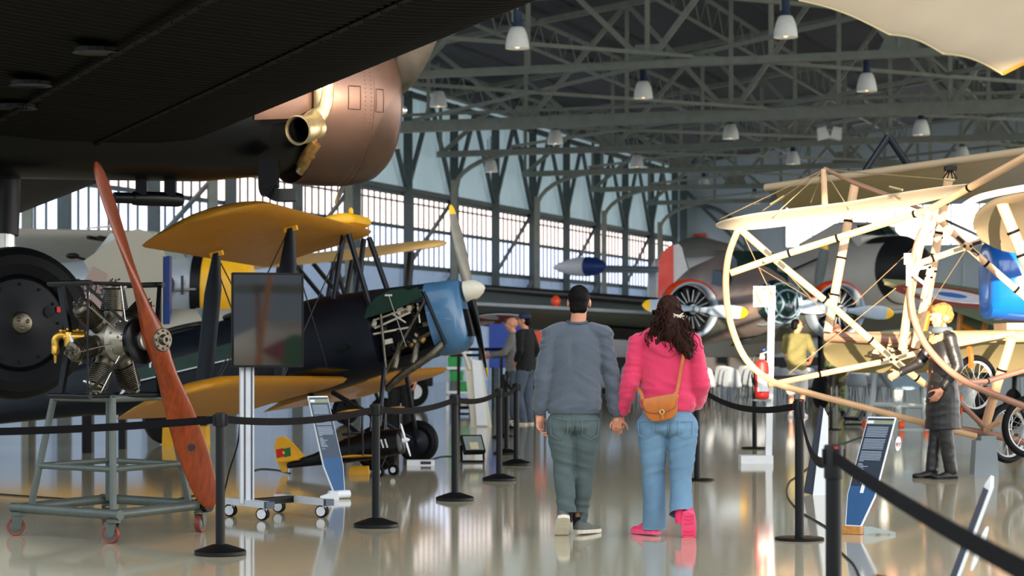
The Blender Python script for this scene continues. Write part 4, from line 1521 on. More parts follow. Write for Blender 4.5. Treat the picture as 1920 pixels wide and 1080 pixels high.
# ------------------------------------------------------------------ second, yellow biplane further back
TM2 = frame((.894, .447), 9, V((-2.72, 35.5, 2.86)))
G_ = local(TM2)
r2 = TM2.to_3x3()
f2, l2, u2 = r2 @ V((1, 0, 0)), r2 @ V((0, 1, 0)), r2 @ V((0, 0, 1))
b2 = thing('biplane', 'yellow biplane standing behind the navy one, its long wing seen above the nose', 'aircraft', (-2.72, 35.5, 0))
bk2 = (-f2 * math.cos(R(2)) - u2 * math.sin(R(2)))
m = MB(); wing(m, G_(0, 4.5, 0), G_(0, -4.4, .04), 1.36, bk2, u2, th=.1, camber=.03, n=30, tip0=.5, tip1=.6); m.build('upper_wing', 'yellow_pale', b2, sharp=60)
for ya, yb in ((-.4, -4.3), (.4, 4.3)):
    m = MB(); wing(m, G_(-.35, ya, -1.6), G_(-.35, yb, -1.5), 1.36, bk2, u2, th=.1, camber=.03, n=20, tip1=.5); m.build('lower_wing', 'yellow_pale', b2, sharp=60)
m = MB()
m.loft([[G_(x, hw * math.cos(2 * math.pi * k / 20), zc + hh * math.sin(2 * math.pi * k / 20)) for k in range(20)] for x, hw, hh, zc in ((.9, .25, .3, -1.15), (.4, .36, .42, -1.2), (-.6, .42, .5, -1.2), (-2.4, .4, .48, -1.15), (-5, .2, .22, -1.0), (-6.2, .05, .1, -.95))])
m.build('fuselage', 'yellow_bright', b2, sharp=60)
for y in (-2.9, 2.9):
    for x in (-.15, -1.0):
        m = MB(); m.beam(G_(x - .4, y, -1.55), G_(x, y, -.05), .14, .06, up=f2); m.build('interplane_strut', 'navy', b2)
for y in (-.4, .4):
    for x0, x1 in ((-.35, -.1), (-.0, -.1), (-.35, -.8)):
        m = MB(); m.tube([G_(x0, y, -.75), G_(x1, y, -.05)], .04, 8); m.build('cabane_strut', 'navy', b2)
for y in (-.8, .8):
    wc = G_(-.1, y, -2.4); wc.z = .25
    m = MB(); m.lathe([(.12, -.05), (.2, -.07), (.25, 0), (.2, .07), (.12, .05)], wc, l2, 24); m.build('wheel', 'rubber', b2)
    m = MB(); m.tube([wc, G_(-.2, y * .5, -1.6)], .03, 8); m.build('undercarriage_strut', 'navy', b2)

# ------------------------------------------------------------------ pedal biplane on the floor
tf = fl(690, 893)
PT = frame((.93, -.37), 6, V((tf.x, tf.y, 0)))
K_ = local(PT)
r3 = PT.to_3x3()
f3, l3, u3 = r3 @ V((1, 0, 0)), r3 @ V((0, 1, 0)), r3 @ V((0, 0, 1))
py_ = thing('pedal_biplane', 'small black pedal biplane with yellow wings and a red and green flag on its tail', 'toy aircraft', (tf.x, tf.y, 0))


def kring(x, hw, zb, zt):
    out = []
    for k in range(20):
        t = 2 * math.pi * k / 20
        c, s = math.cos(t), math.sin(t)
        out.append(K_(x, hw * math.copysign(abs(c) ** .7, c), (zt + zb) / 2 + (zt - zb) / 2 * math.copysign(abs(s) ** .7, s)))
    return out


m = MB(); m.loft([kring(*q) for q in ((.44, .07, .25, .42), (.42, .11, .2, .46), (.1, .12, .17, .47), (-.2, .11, .16, .42), (-.6, .06, .16, .29), (-.93, .02, .16, .22))]); tb = m.build('fuselage', 'black_gloss', py_)
for k in range(3):
    m = MB(); m.beam(K_(.22 + .045 * k, -.117, .28), K_(.2 + .045 * k, -.117, .37), .014, .012, up=l3); m.build('louvre', 'alu', tb)
m = MB(); m.tube([K_(-.12 + .12 * math.cos(a * .3927), .085 * math.sin(a * .3927), .46) for a in range(16)], .015, 6, closed=True); m.build('cockpit_rim', 'leather_black', py_)
for z, x in ((.66, .28), (.2, .2)):
    for sgn in (-1, 1):
        m = MB(); wing(m, K_(x, 0, z), K_(x - .02, .62 * sgn, z + .03), .3, -f3, u3, th=.08, camber=.03, n=10, tip1=.12); m.build('upper_wing' if z > .5 else 'lower_wing', 'yellow_fabric', py_, sharp=60)
m = MB(); wing(m, K_(.26, -.1, .685), K_(.26, .1, .685), .2, -f3, u3, th=.2, n=4, tip0=.04, tip1=.04); m.build('fuel_tank', 'yellow_bright', py_)
for y in (-.45, .45, -.1, .1):
    for x in (.22, .06):
        m = MB(); m.beam(K_(x - .04, y, .22 if abs(y) > .2 else .44), K_(x, y, .65), .02, .014, up=f3); m.build('wing_strut', 'black_metal', py_)
m = MB(); m.prism([(-.72, .27), (-.84, .42), (-.93, .5), (-1.02, .5), (-1.06, .4), (-1.05, .25), (-1.0, .13), (-.95, .12), (-.9, .2)], K_(0, 0, 0), f3, u3, .03); fn = m.build('fin', 'yellow_bright', py_)
for a, b, mm in ((-1.04, -.95, 'signal_red'), (-.95, -.87, 'flag_green')):
    m = MB(); m.prism([(a, .28), (b, .29), (b, .38), (a, .37)], K_(0, -.018, 0), f3, u3, .004); m.build('flag_patch', mm, fn)
m = MB(); m.ball(K_(-.95, -.022, .33), (.016, .004, .016), n=10, m=6); m.build('flag_emblem', 'signal_yellow', fn)
m = MB(); wing(m, K_(-.75, -.26, .24), K_(-.75, .26, .24), .22, -f3, u3, th=.07, camber=0, n=8, tip0=.08, tip1=.08); m.build('tailplane', 'yellow_bright', py_)
for y in (-.18, .18):
    wc = K_(.22, y, .06); wc.z = .062
    m = MB(); m.lathe([(.03, -.02), (.055, -.022), (.062, 0), (.055, .022), (.03, .02)], wc, l3, 20); w = m.build('wheel', 'rubber', py_)
    m = MB(); m.lathe([(.03, -.026), (.03, .026)], wc, l3, 16); m.build('wheel_disc', 'white_plastic', w)
    for x in (.28, .12):
        m = MB(); m.tube([wc, K_(x, y * .5, .2)], .009, 6); m.build('undercarriage_strut', 'black_metal', py_)
wc = K_(-.93, 0, .1); wc.z = .02
m = MB(); m.tube([wc, K_(-.92, 0, .17)], .008, 6); m.build('tail_skid', 'steel_bright', py_)
for sg in (1, -1):
    m = MB(); rad = (u3 * math.cos(R(25)) - l3 * math.sin(R(25))) * sg
    hb = K_(.47, 0, .34)
    m.loft([[hb + rad * r + f3.cross(rad) * w * math.cos(2 * math.pi * k / 10) + f3 * .006 * math.sin(2 * math.pi * k / 10) for k in range(10)] for r, w in ((.01, .015), (.06, .022), (.14, .02), (.19, .008))])
    m.build('propeller_blade', 'alu', py_)
m = MB(); m.lathe([(.035, -.03), (.03, .0), (.012, .04), (.002, .05)], K_(.47, 0, .34), f3, 16); m.build('spinner', 'white_plastic', py_)

# ------------------------------------------------------------------ machines far behind the engine stand
g = at(170, 480, 34)
sj = thing('transport_fin', 'beige aircraft tail fin with a blue rudder edge behind the wooden propeller', 'aircraft tail', (at(250, 600, 28).x, 28, 0))
S = 34 / F
def T34(px, py, Y=34): return at(px, py, Y)
def outline(pts, Y):
    o = V((0, Y, 0))
    return [(at(a, b, Y).x, at(a, b, Y).z) for a, b in pts]
m = MB(); m.prism(outline([(160, 490), (200, 462), (240, 436), (262, 430), (284, 436), (298, 452), (308, 482), (308, 640), (220, 660), (200, 560), (178, 520)], 28), (0, 28, 0), (1, 0, 0), (0, 0, 1), .25); m.build('fin', 'beige_tail', sj)
m = MB(); m.prism(outline([(309, 482), (320, 480), (320, 640), (309, 640)], 28), (0, 28, 0), (1, 0, 0), (0, 0, 1), .2); m.build('rudder_edge', 'deep_blue', sj)
m = MB(); m.tube([at(160, 487, 28), at(140, 481, 28)], .02, 6); m.ball(at(136, 480, 28), (.09, .05, .04)); m.build('probe', 'black_metal', sj)
m = MB(); m.lathe([(.2, -3), (.45, -1.5), (.5, 0), (.5, 2.5)], at(200, 650, 28.3), (1, 0, 0), 24); m.build('tail_boom', 'beige_tail', sj)
m = MB(); m.tube([at(230, 665, 28), V((at(230, 660, 28).x, 28, 0))], .06, 8); m.build('tail_leg', 'black_metal', sj)
pk = thing('tail_fin', 'small pinkish tail fin with a black serial number behind the engine cradle', 'aircraft tail', (at(165, 570, 27).x, 27, 0))
m = MB(); m.prism(outline([(138, 580), (150, 545), (175, 500), (203, 515), (200, 560), (196, 620), (140, 640)], 27), (0, 27, 0), (1, 0, 0), (0, 0, 1), .15); pf_ = m.build('fin', 'pink_tail', pk)
text_mesh('2003', .2, at(170, 540, 27) + V((0, -.085, 0)), (1, 0, -.25), (.25, 0, 1), 'text_dark', pf_)
m = MB(); m.tube([at(165, 630, 27), V((at(165, 600, 27).x, 27, 0))], .08, 8); m.build('tail_leg', 'black_metal', pk)
gw = thing('grey_monoplane', 'pale grey aircraft wing spread low in front of the bright windows beside the tyre', 'aircraft', (at(120, 470, 42).x, 42, 0))
m = MB(); wing(m, at(20, 432, 44), at(330, 436, 44), 2.4, V((-.1, 1, -.28)), ZUP, th=.1, n=14, tip1=.6, ch1=1.6); m.build('wing', 'grey_wing', gw)
m = MB(); m.tube([at(160, 428, 44), at(218, 424, 44)], [.015, .03], 6); m.build('probe', 'ivory', gw)
m = MB()
for px in (165, 185): m.tube([at(px, 445, 40.5), at(px + 30, 450, 41)], .04, 6)
m.build('hinge_rod', 'black_metal', gw)
m = MB(); m.lathe([(.1, -2.6), (.5, -1.6), (.6, 0), (.55, 2), (.1, 3)], at(60, 560, 44), V((1, 0, 0)), 24); m.build('fuselage', 'white_plastic', gw)
m = MB(); m.tube([at(60, 600, 44), V((at(60, 600, 44).x, 44, 0))], .08, 8); m.build('undercarriage_leg', 'black_metal', gw)

hv = thing('trainer_aircraft', 'silver trainer aircraft with a broad yellow band and black code behind the television', 'aircraft', (at(350, 620, 30).x, 30, 0))
c = at(345, 552, 30)
def hr(x, r, n=28): return [c + V((x, 0, 0)) + V((0, r * math.cos(2 * math.pi * k / n), r * math.sin(2 * math.pi * k / n))) for k in range(n)]
m = MB(); m.loft([hr(-3.0, .3), hr(-1.2, .5), (hr(.3, .56))]); fu = m.build('fuselage', 'silver_paint', hv)
m = MB(); m.loft([hr(.3, .562), hr(.55, .59), hr(.78, .585), hr(.95, .5), hr(1.0, .2)]); m.build('engine_cowl', 'yellow_bright', hv)
m = MB(); m.loft([hr(.16, .575), hr(.3, .578)]); m.build('cowl_ring', 'black_metal', hv)
m = MB(); m.beam(c + V((-2.5, -.53, .06)), c + V((.25, -.57, .06)), .03, .03); m.build('seam', 'silver_dull', fu)
text_mesh('01', .38, c + V((-.03, -.585, .1)), (1, 0, 0), (0, 0, 1), 'text_dark', fu)
m = MB(); m.loft([[c + V((-.4 + x, y, .45)) for x, y in ((-.9, -.25), (.5, -.25), (.5, .25), (-.9, .25))], [c + V((-.4 + x, y, .85)) for x, y in ((-.6, -.2), (.2, -.2), (.2, .2), (-.6, .2))]]); m.build('canopy', 'glass_lens', hv)
m = MB(); wing(m, c + V((.2, .4, -.4)), c + V((.0, 2.9, -.2)), 1.6, V((-1, 0, 0)), ZUP, n=8, tip1=.4); m.build('wing', 'yellow_bright', hv)
for y in (-.8, .8):
    m = MB(); m.tube([c + V((-.1, y, -.4)), V((c.x - .1, c.y + y, .3))], .06, 8); m.lathe([(.3, -.08), (.35, 0), (.3, .08)], V((c.x - .1, c.y + y, .35)), (0, 1, 0), 20); m.build('undercarriage', 'black_metal', hv)
# ------------------------------------------------------------------ people
def hand(mb, w, d, n, t, curl=(30, 45, 30), scale=1.0, thumb_in=.3, spread=.1, fc=None):
    """w wrist, d towards the fingertips, n out of the palm, t towards the thumb side"""
    w, d, n, t = V(w), V(d).normalized(), V(n).normalized(), V(t).normalized()
    s = scale
    B = Matrix((t, n, d)).transposed()
    mb.ball(w + d * .046 * s, (.040 * s, .0165 * s, .054 * s), B, n=14, m=8)
    mb.ball(w + d * .075 * s, (.042 * s, .0145 * s, .03 * s), B, n=14, m=8)
    mb.ball(w + d * .035 * s + t * .026 * s + n * .008 * s, (.018 * s, .017 * s, .034 * s), B, n=10, m=8)
    mb.capsule(w - d * .03 * s, w + d * .03 * s, .028 * s, .027 * s)
    Ls = ((.043, .026, .021), (.048, .03, .022), (.045, .028, .022), (.035, .021, .019))
    for i, off in enumerate((.031, .0105, -.0105, -.030)):
        p = w + d * (.088 - .006 * abs(i - 1)) * s + t * off * s
        base = d + t * (off / .03) * spread
        ax = t
        ang = 0
        cu = fc[i] if fc else curl
        r = (.0092, .0095, .009, .008)[i] * s
        for j in range(3):
            ang += cu[j]
            q = base.normalized() * math.cos(R(ang)) + n * math.sin(R(ang))
            e = p + q * Ls[i][j] * s
            mb.capsule(p, e, r * (1 - .08 * j), r * (1 - .08 * (j + 1)), n=10)
            p = e
    p = w + d * .022 * s + t * .03 * s + n * .006 * s
    for j, (L, r) in enumerate(((.042, .0125), (.034, .0105), (.027, .009))):
        q = (d * (.62 + .14 * j) + t * (.72 - .3 * j) + n * (thumb_in + .22 * j)).normalized()
        e = p + q * L * s
        mb.capsule(p, e, r * s, r * .86 * s, n=10)
        p = e


def head(mb, c, f, s=1.0, roll=None):
    """c centre of the skull, f facing direction; continuous head with brow, nose, lips, chin and ears"""
    f = V(f).normalized()
    sd = f.cross(ZUP).normalized()           # the person's right
    up = sd.cross(f).normalized()
    B = Matrix((sd, f, up)).transposed()

    def p(x, y, z): return V(c) + (sd * x + f * y + up * z) * s
    mb.ball(p(0, -.008, .03), (.075 * s, .095 * s, .09 * s), B, n=20, m=14)
    mb.ball(p(0, .025, -.035), (.062 * s, .07 * s, .075 * s), B, n=18, m=12)
    mb.ball(p(0, .06, -.085), (.03 * s, .026 * s, .026 * s), B, n=12, m=8)      # chin
    mb.capsule(p(0, .088, .02), p(0, .112, -.022), .009 * s, .014 * s)          # nose
    for e in (-1, 1):
        mb.ball(p(.014 * e, .098, -.026), (.009 * s, .01 * s, .008 * s), B, n=8, m=6)
        mb.capsule(p(.012 * e, .09, .036), p(.045 * e, .075, .036), .01 * s, .009 * s)     # brow
        mb.ball(p(.04 * e, .068, -.02), (.022 * s, .018 * s, .018 * s), B, n=10, m=6)      # cheek
        mb.ball(p(.078 * e, -.006, -.008), (.011 * s, .02 * s, .033 * s), B, n=10, m=8)    # ear
    mb.capsule(p(-.018, .089, -.053), p(.018, .089, -.053), .0075 * s, .0075 * s)          # lips
    mb.capsule(p(-.015, .087, -.064), p(.015, .087, -.064), .008 * s, .008 * s)
    return p


def limb(mb, pts, rr, n=16):
    for (a, b), (ra, rb) in zip(zip(pts, pts[1:]), zip(rr, rr[1:])):
        mb.capsule(a, b, ra, rb, n)


def torso(mb, rows, W, sd, f, k=1.0):
    """rows (z, half width, half depth, forward shift) joined as one closed body"""
    rings = []
    for z, a, b, y in rows:
        ring = []
        for q in range(28):
            t = 2 * math.pi * q / 28
            c, s = math.cos(t), math.sin(t)
            ring.append(W(z) + (sd * (a * math.copysign(abs(c) ** .8, c)) + f * (y + b * math.copysign(abs(s) ** .9, s))) * k)
        rings.append(ring)
    return mb.loft(rings)


def cut(mb, o, n):
    """trim a skin flat at the plane through o with normal n (the side n points to is removed)"""
    o, n = V(o), V(n).normalized()
    d = [(p - o).dot(n) for p in mb.v]
    keep = [f for f in mb.f if min(d[i] for i in f) < 0]
    mb.v = [p - n * x if 0 < x < .03 else p for p, x in zip(mb.v, d)]
    used = sorted({i for f in keep for i in f})
    mp_ = {j: i for i, j in enumerate(used)}
    mb.v = [mb.v[i] for i in used]; mb.n = [mb.n[i] for i in used]
    mb.f = [tuple(mp_[i] for i in f) for f in keep]; mb.mi = [0] * len(mb.f)
    return mb


def cut_near(mb, o, n, r):
    """the same, only for the limb within r of o"""
    o, n = V(o), V(n).normalized()
    d = [(p - o).dot(n) for p in mb.v]
    ok = [(p - o - n * x).length < r for p, x in zip(mb.v, d)]
    keep = [f for f in mb.f if min(d[i] for i in f) < 0 or not all(ok[i] for i in f)]
    mb.v = [p - n * x if (0 < x < .03 and k) else p for p, x, k in zip(mb.v, d, ok)]
    used = sorted({i for f in keep for i in f})
    mp_ = {j: i for i, j in enumerate(used)}
    mb.v = [mb.v[i] for i in used]; mb.n = [mb.n[i] for i in used]
    mb.f = [tuple(mp_[i] for i in f) for f in keep]; mb.mi = [0] * len(mb.f)
    return mb


def fold(p, amp, f=(9, 9, 16), seed=0.0):
    q = V((p.x * f[0] + seed, p.y * f[1], p.z * f[2]))
    v = noise.noise(q) + .5 * noise.noise(q * 2.1)
    return amp * (1 - 2.2 * abs(v))


# ---- the man in the grey sweater, walking away
mo = V((.443, 15.4, 0))
man = thing('person', 'man in a grey-blue sweater and grey trousers walking away hand in hand', 'person', mo)


def mp(px, z, y=0.0):
    """point of a walker at pixel column px, height z, y metres beyond the 15.4 m plane"""
    return V(((px - CX) * 15.4 / F, 15.4 + y, z))


hipL, hipR = mp(1053, .90), mp(1099, .90)
kneeL, kneeR = mp(1057, .50, .02), mp(1096, .50, .06)
ankL, ankR = mp(1062, .185, -.015), mp(1087, .10, .16)
shL, shR = mp(1033, 1.455), mp(1131, 1.455)
elL, elR = mp(1018, 1.14, -.05), mp(1147, 1.14, .0)
wrL, wrR = mp(1011, .875, .0), mp(1157, .86, .05)
hc = mp(1086, 1.69, .02)
sk = MB()
PH = head(sk, hc, (.1, 1, -.03), 1.0)
limb(sk, [hc + V((0, -.03, -.06)), mp(1083, 1.52, 0), mp(1082, 1.46, 0)], [.055, .058, .07])
limb(sk, [mp(1080, 1.42, .02), mp(1078, 1.2, .01), mp(1076, .95)], [.075, .07, .075])
limb(sk, [mp(1050, 1.44, .01), mp(1112, 1.44, .01)], [.055, .055])
for s, e, w in ((shL, elL, wrL), (shR, elR, wrR)):
    limb(sk, [s, e, w], [.052, .04, .027])
for h, k, a in ((hipL, kneeL, ankL), (hipR, kneeR, ankR)):
    limb(sk, [h, k, a], [.065, .048, .034])
limb(sk, [ankL, ankL + V((0, .04, -.05))], [.033, .026]); limb(sk, [ankR, ankR + V((.05, .08, -.05))], [.035, .03])
hand(sk, wrL, V((.02, .02, -1)), V((.75, -.62, 0)), V((.6, .78, .0)), curl=(18, 34, 24), thumb_in=.35, fc=((12, 22, 16), (24, 36, 26), (30, 44, 30), (34, 48, 30)))
hand(sk, wrR, V((0, .0, -1)), V((.1, 1, 0)), V((1, -.15, 0)), fc=((38, 60, 30), (40, 62, 30), (42, 62, 30), (42, 60, 30)), thumb_in=.35)
bd = blob(sk, .0062, 3); bd.build('body', 'skin', man, sharp=180)
# hair: close-cropped cap over the skull, thinner at the crown
hm = MB()
for x, y, z, r in ((0, -.02, .036, (.0795, .094, .089)), (0, -.045, -.015, (.068, .062, .07)), (0, .03, .07, (.062, .06, .05))):
    hm.ball(PH(x, y, z), r, n=24, m=16)
hm.capsule(PH(-.03, -.07, -.05), PH(.03, -.07, -.05), .034, .034)
hb = blob(hm, .006, 2)
random.seed(2)
hb.v = [p + nn * (.0035 * noise.noise(p * 90)) for p, nn in zip(hb.v, hb.n)]
hb.build('hair', 'hair_black', man, sharp=180)
# sweater
sw = MB()
torso(sw, [(.885, .172, .118, 0), (.92, .188, .13, 0), (.98, .192, .134, 0), (1.08, .184, .128, 0), (1.2, .186, .128, 0), (1.32, .19, .122, 0), (1.40, .182, .112, 0), (1.46, .15, .095, 0), (1.51, .10, .078, 0), (1.545, .066, .06, 0)], lambda z: mp(1076 + 8 * (z - .9), z), V((1, 0, 0)), V((0, 1, 0)))
limb(sw, [mp(1056, 1.49), shL], [.06, .072]); limb(sw, [mp(1110, 1.49), shR], [.06, .072])
for s, e, w, q in ((shL, elL, wrL, 0), (shR, elR, wrR, 1)):
    cuff = w + (e - w) * .2
    limb(sw, [s, e, cuff], [.069, .06, .05])
    limb(sw, [cuff + (e - w) * .12, cuff], [.056, .05])
sb = blob(sw, .0085, 5)


def sweater_fold(p, nn):
    a = .0065 * noise.noise(V((p.x * 7, p.y * 7, p.z * 5)))
    side = min(1, max(0, (abs(p.x - mo.x - .02) - .1) / .1))
    low = math.exp(-((p.z - 1.02) / .13) ** 2)
    diag = p.z + .55 * abs(p.x - mo.x)
    a += .0105 * (.3 + side + .9 * low) * max(-.5, .45 - abs(noise.noise(V((p.x * 4, p.y * 4, diag * 15)))) * 1.7)
    sx = abs(p.x - mo.x) > .19 or p.z < .95
    if sx:
        a += .007 * max(-.6, .5 - abs(noise.noise(V((p.x * 6 + 3, p.y * 6, p.z * 22)))) * 2.0)
    # back yoke furrow below the neck
    a -= .012 * math.exp(-((p.x - mo.x + .015) / .03) ** 2) * math.exp(-((p.z - 1.33) / .1) ** 2)
    return a


wrinkle(sb, sweater_fold)
sb.build('sweater', 'sweater', man, sharp=180)
m = MB()
rings = []
for z, k in ((.888, .98), (.89, 1.0), (.96, 1.03), (.975, 1.0)):
    rings.append([mp(1076, z) + V((.187 * k * math.cos(2 * math.pi * j / 48), .128 * k * math.sin(2 * math.pi * j / 48), 0)) for j in range(48)])
m.loft(rings); m.build('waistband', 'sweater_rib', man)
m = MB(); m.tube([mp(1082, 1.548, -.0) + V((.068 * math.cos(a), .062 * math.sin(a) - .005, .012 * math.sin(a))) for a in [2 * math.pi * k / 28 for k in range(28)]], .0105, 8, closed=True); m.build('collar', 'sweater_rib', man)
for e, w in ((elL, wrL), (elR, wrR)):
    dd = (w - e).normalized()
    m = MB(); m.lathe([(.036, -.075), (.044, -.07), (.043, -.012), (.038, -.006), (.03, -.004)], w, dd, 24); m.build('cuff', 'sweater_rib', man)
# trousers
tr = MB()
for z, hx, hy in ((.90, .172, .122), (.84, .182, .135), (.80, .185, .138)):
    tr.ball(mp(1076, z), (hx, hy, .07), n=24, m=12)
for h, k, a, sgn in ((mp(1051, .80), kneeL, ankL + V((0, 0, .03)), -1), (mp(1100, .80), kneeR, ankR + V((0, 0, .05)), 1)):
    limb(tr, [h, h.lerp(k, .5), k, k.lerp(a, .5), a, a + (a - k).normalized() * .05], [.108, .093, .077, .072, .068, .068], 20)
tb_ = blob(tr, .0085, 4)


def trouser_fold(p, nn):
    a = .007 * noise.noise(V((p.x * 8, p.y * 8, p.z * 7)))
    for z0, w, s in ((.5, .12, 1.3), (.2, .1, 1.7), (.7, .1, 1.0)):
        a += .009 * s * math.exp(-((p.z - z0) / w) ** 2) * max(-.6, .45 - 1.8 * abs(noise.noise(V((p.x * 3 + z0 * 9, p.y * 4, p.z * 16 + p.x * 5)))))
    if p.z > .72:
        a -= .02 * math.exp(-((p.x - mo.x - .0) / .012) ** 2) * (1 if nn.y < 0 else 0) * math.exp(-((p.z - .76) / .06) ** 2)
    return a


wrinkle(tb_, trouser_fold)
for k, a in ((kneeL, ankL + V((0, 0, .03))), (kneeR, ankR + V((0, 0, .05)))):
    cut_near(tb_, a + (a - k).normalized() * .045, (a - k), .16)
to_ = tb_.build('trousers', 'trouser', man, sharp=180)


def back_y(mb, x, z):
    """front-most (towards the eye) y of a mesh at (x, z)"""
    return min((p.y for p in mb.v if abs(p.x - x) < .012 and abs(p.z - z) < .012), default=15.27)


def stitch(mb, pts, name, m, parent, r=.003, lift=.002):
    q = []
    for (a, b) in zip(pts, pts[1:]):
        for k in range(6):
            x, z = a[0] + (b[0] - a[0]) * k / 6, a[1] + (b[1] - a[1]) * k / 6
            q.append(V((x, back_y(mb, x, z) - lift, z)))
    o = MB(); o.tube(q, r, 5)
    return o.build(name, m, parent)


for sgn, cx in ((-1, 1048), (1, 1106)):
    x = (cx - CX) * 15.4 / F
    stitch(tb_, [(x - .062, .845), (x - .058, .735), (x, .70), (x + .058, .735), (x + .062, .845), (x - .062, .862 if sgn < 0 else .845)], 'back_pocket', 'trouser_seam', to_)
stitch(tb_, [(mo.x, .885), (mo.x - .004, .80), (mo.x - .006, .755)], 'seat_seam', 'trouser_seam', to_, r=.0025)


def shoe(parent, heel, toe_dir, lift, upper, sole, L=.285, W=.1, tongue=None, name='shoe', roll=0, sole_th=.03):
    """heel: ground point under the heel counter when flat; lift: heel-up angle about the toe"""
    d = V((toe_dir[0], toe_dir[1], 0)).normalized()
    sd = ZUP.cross(d)
    pv = V(heel) + d * L * .8            # ball of the foot
    a = R(lift)

    def tf(x, y, z):
        x2 = x - L * .8
        if x2 < 0:
            xx, zz = x2 * math.cos(a) - z * math.sin(a) * -1 * 0, 0
            px = x2 * math.cos(a) + z * math.sin(a)
            pz = -x2 * math.sin(a) + z * math.cos(a)
        else:
            px, pz = x2, z
        return pv + d * px + sd * y + V((0, 0, pz))

    def half(x):
        t = x / L
        return W / 2 * (.70 + .34 * math.sin(min(1, t) * math.pi * .85 + .15) ** 1.0) * (1 if .04 < t < .9 else (math.sqrt(max(.02, t / .04)) if t <= .04 else math.sqrt(max(.02, 1 - ((t - .9) / .1) ** 2))))
    m = MB()
    rings = []
    N = 20
    for i in range(N + 1):
        x = L * i / N
        h = half(x)
        rings.append([tf(x, h, 0.003), tf(x, h * 1.03, sole_th * .5), tf(x, h, sole_th), tf(x, -h, sole_th), tf(x, -h * 1.03, sole_th * .5), tf(x, -h, .003)])
    m.loft(rings)
    so = MB()
    so.f, so.v, so.mi = m.f, m.v, m.mi
    m2 = MB()
    rings = []
    for i in range(N + 1):
        x = L * i / N
        t = i / N
        h = half(x) * .95
        top = sole_th + (.075 if t < .25 else .075 - .05 * min(1, (t - .25) / .45)) * (1 if t < .86 else math.sqrt(max(.03, 1 - ((t - .86) / .14) ** 2)))
        if t < .04: top = sole_th + .06
        ring = []
        for k in range(14):
            b = math.pi * k / 13
            ring.append(tf(x, h * math.cos(b), sole_th - .004 + (top - sole_th) * max(0, math.sin(b)) ** .8))
        rings.append(ring)
    m2.loft(rings)
    u = m2.build(name, upper, parent, sharp=60)
    so.build('sole', sole, u, sharp=50)
    return u, tf


u, tf = shoe(man, mp(1058, 0, -.16), (-.08, 1), 38, 'shoe_grey', 'sole_white', L=.29, W=.105)
m = MB(); m.box(tf(-.004, 0, .095), (.022, .008, .03)); m.build('pull_tab', 'white_plastic', u)
u, tf = shoe(man, mp(1083, 0, .1), (.55, .83), 2, 'shoe_grey', 'sole_white', L=.29, W=.105)
for q in (ankL, ankR):
    m = MB(); m.lathe([(.042, -.05), (.045, 0), (.05, .06)], q - V((0, 0, .03)), ZUP, 16); m.build('sock', 'black_cloth', man)

# ---- the woman in the pink hoodie
wo_ = V((1.1, 15.4, 0))
wom = thing('person', 'woman with long dark curls in a pink hoodie and blue jeans walking away', 'person', wo_)
hipL, hipR = mp(1222, .86), mp(1278, .86)
kneeL, kneeR = mp(1226, .47, .06), mp(1277, .47, .0)
ankL, ankR = mp(1229, .10, .1), mp(1275, .2, -.08)
shL, shR = mp(1196, 1.40), mp(1298, 1.40)
elL, elR = mp(1180, 1.10, -.03), mp(1314, 1.10, -.05)
wrL, wrR = mp(1164, .87, .08), mp(1306, .93, .16)
hc = mp(1252, 1.61, .02)
sk = MB()
PH = head(sk, hc, (-.62, .78, -.04), .96)
limb(sk, [hc + V((0, -.02, -.06)), mp(1249, 1.45), mp(1248, 1.4)], [.048, .05, .06])
limb(sk, [mp(1247, 1.36), mp(1248, 1.15), mp(1250, .92)], [.07, .07, .075])
limb(sk, [mp(1215, 1.38, .01), mp(1280, 1.38, .01)], [.05, .05])
for s, e, w in ((shL, elL, wrL), (shR, elR, wrR)):
    limb(sk, [s, e, w], [.044, .034, .023])
for h, k, a in ((hipL, kneeL, ankL), (hipR, kneeR, ankR)):
    limb(sk, [h, k, a], [.065, .046, .032])
limb(sk, [ankL, ankL + V((-.03, .08, -.05))], [.032, .028]); limb(sk, [ankR, ankR + V((0, .0, -.05))], [.03, .025])
hand(sk, wrL, V((-.12, -.02, -1)), V((.12, -1, 0)), V((-1, -.1, 0)), fc=((58, 62, 20), (50, 62, 24), (46, 60, 26), (44, 60, 26)), scale=.92, thumb_in=.2)
hand(sk, wrR, V((-.5, .6, -.5)), V((-.5, -.6, .2)), V((.3, .3, .8)), scale=.9)
bd = blob(sk, .0062, 3); bd.build('body', 'skin', wom, sharp=180)
# hoodie
sw = MB()
torso(sw, [(.905, .178, .125, 0), (.94, .195, .14, 0), (1.0, .2, .142, 0), (1.08, .19, .132, 0), (1.2, .182, .125, 0), (1.3, .18, .118, 0), (1.37, .166, .108, 0), (1.42, .13, .09, 0), (1.47, .085, .07, 0), (1.5, .06, .055, 0)], lambda z: mp(1253 - 10 * (z - .9), z), V((1, 0, 0)), V((0, 1, 0)))
limb(sw, [mp(1222, 1.44), shL], [.06, .068]); limb(sw, [mp(1276, 1.44), shR], [.06, .068])
for s, e, w in ((shL, elL, wrL), (shR, elR, wrR)):
    cuff = w + (e - w) * .22
    limb(sw, [s, e, cuff], [.072, .068, .058])
sw.capsule(elR + V((-.01, .02, -.02)), mp(1304, .97, .05), .072, .062)
sb = blob(sw, .0085, 5)


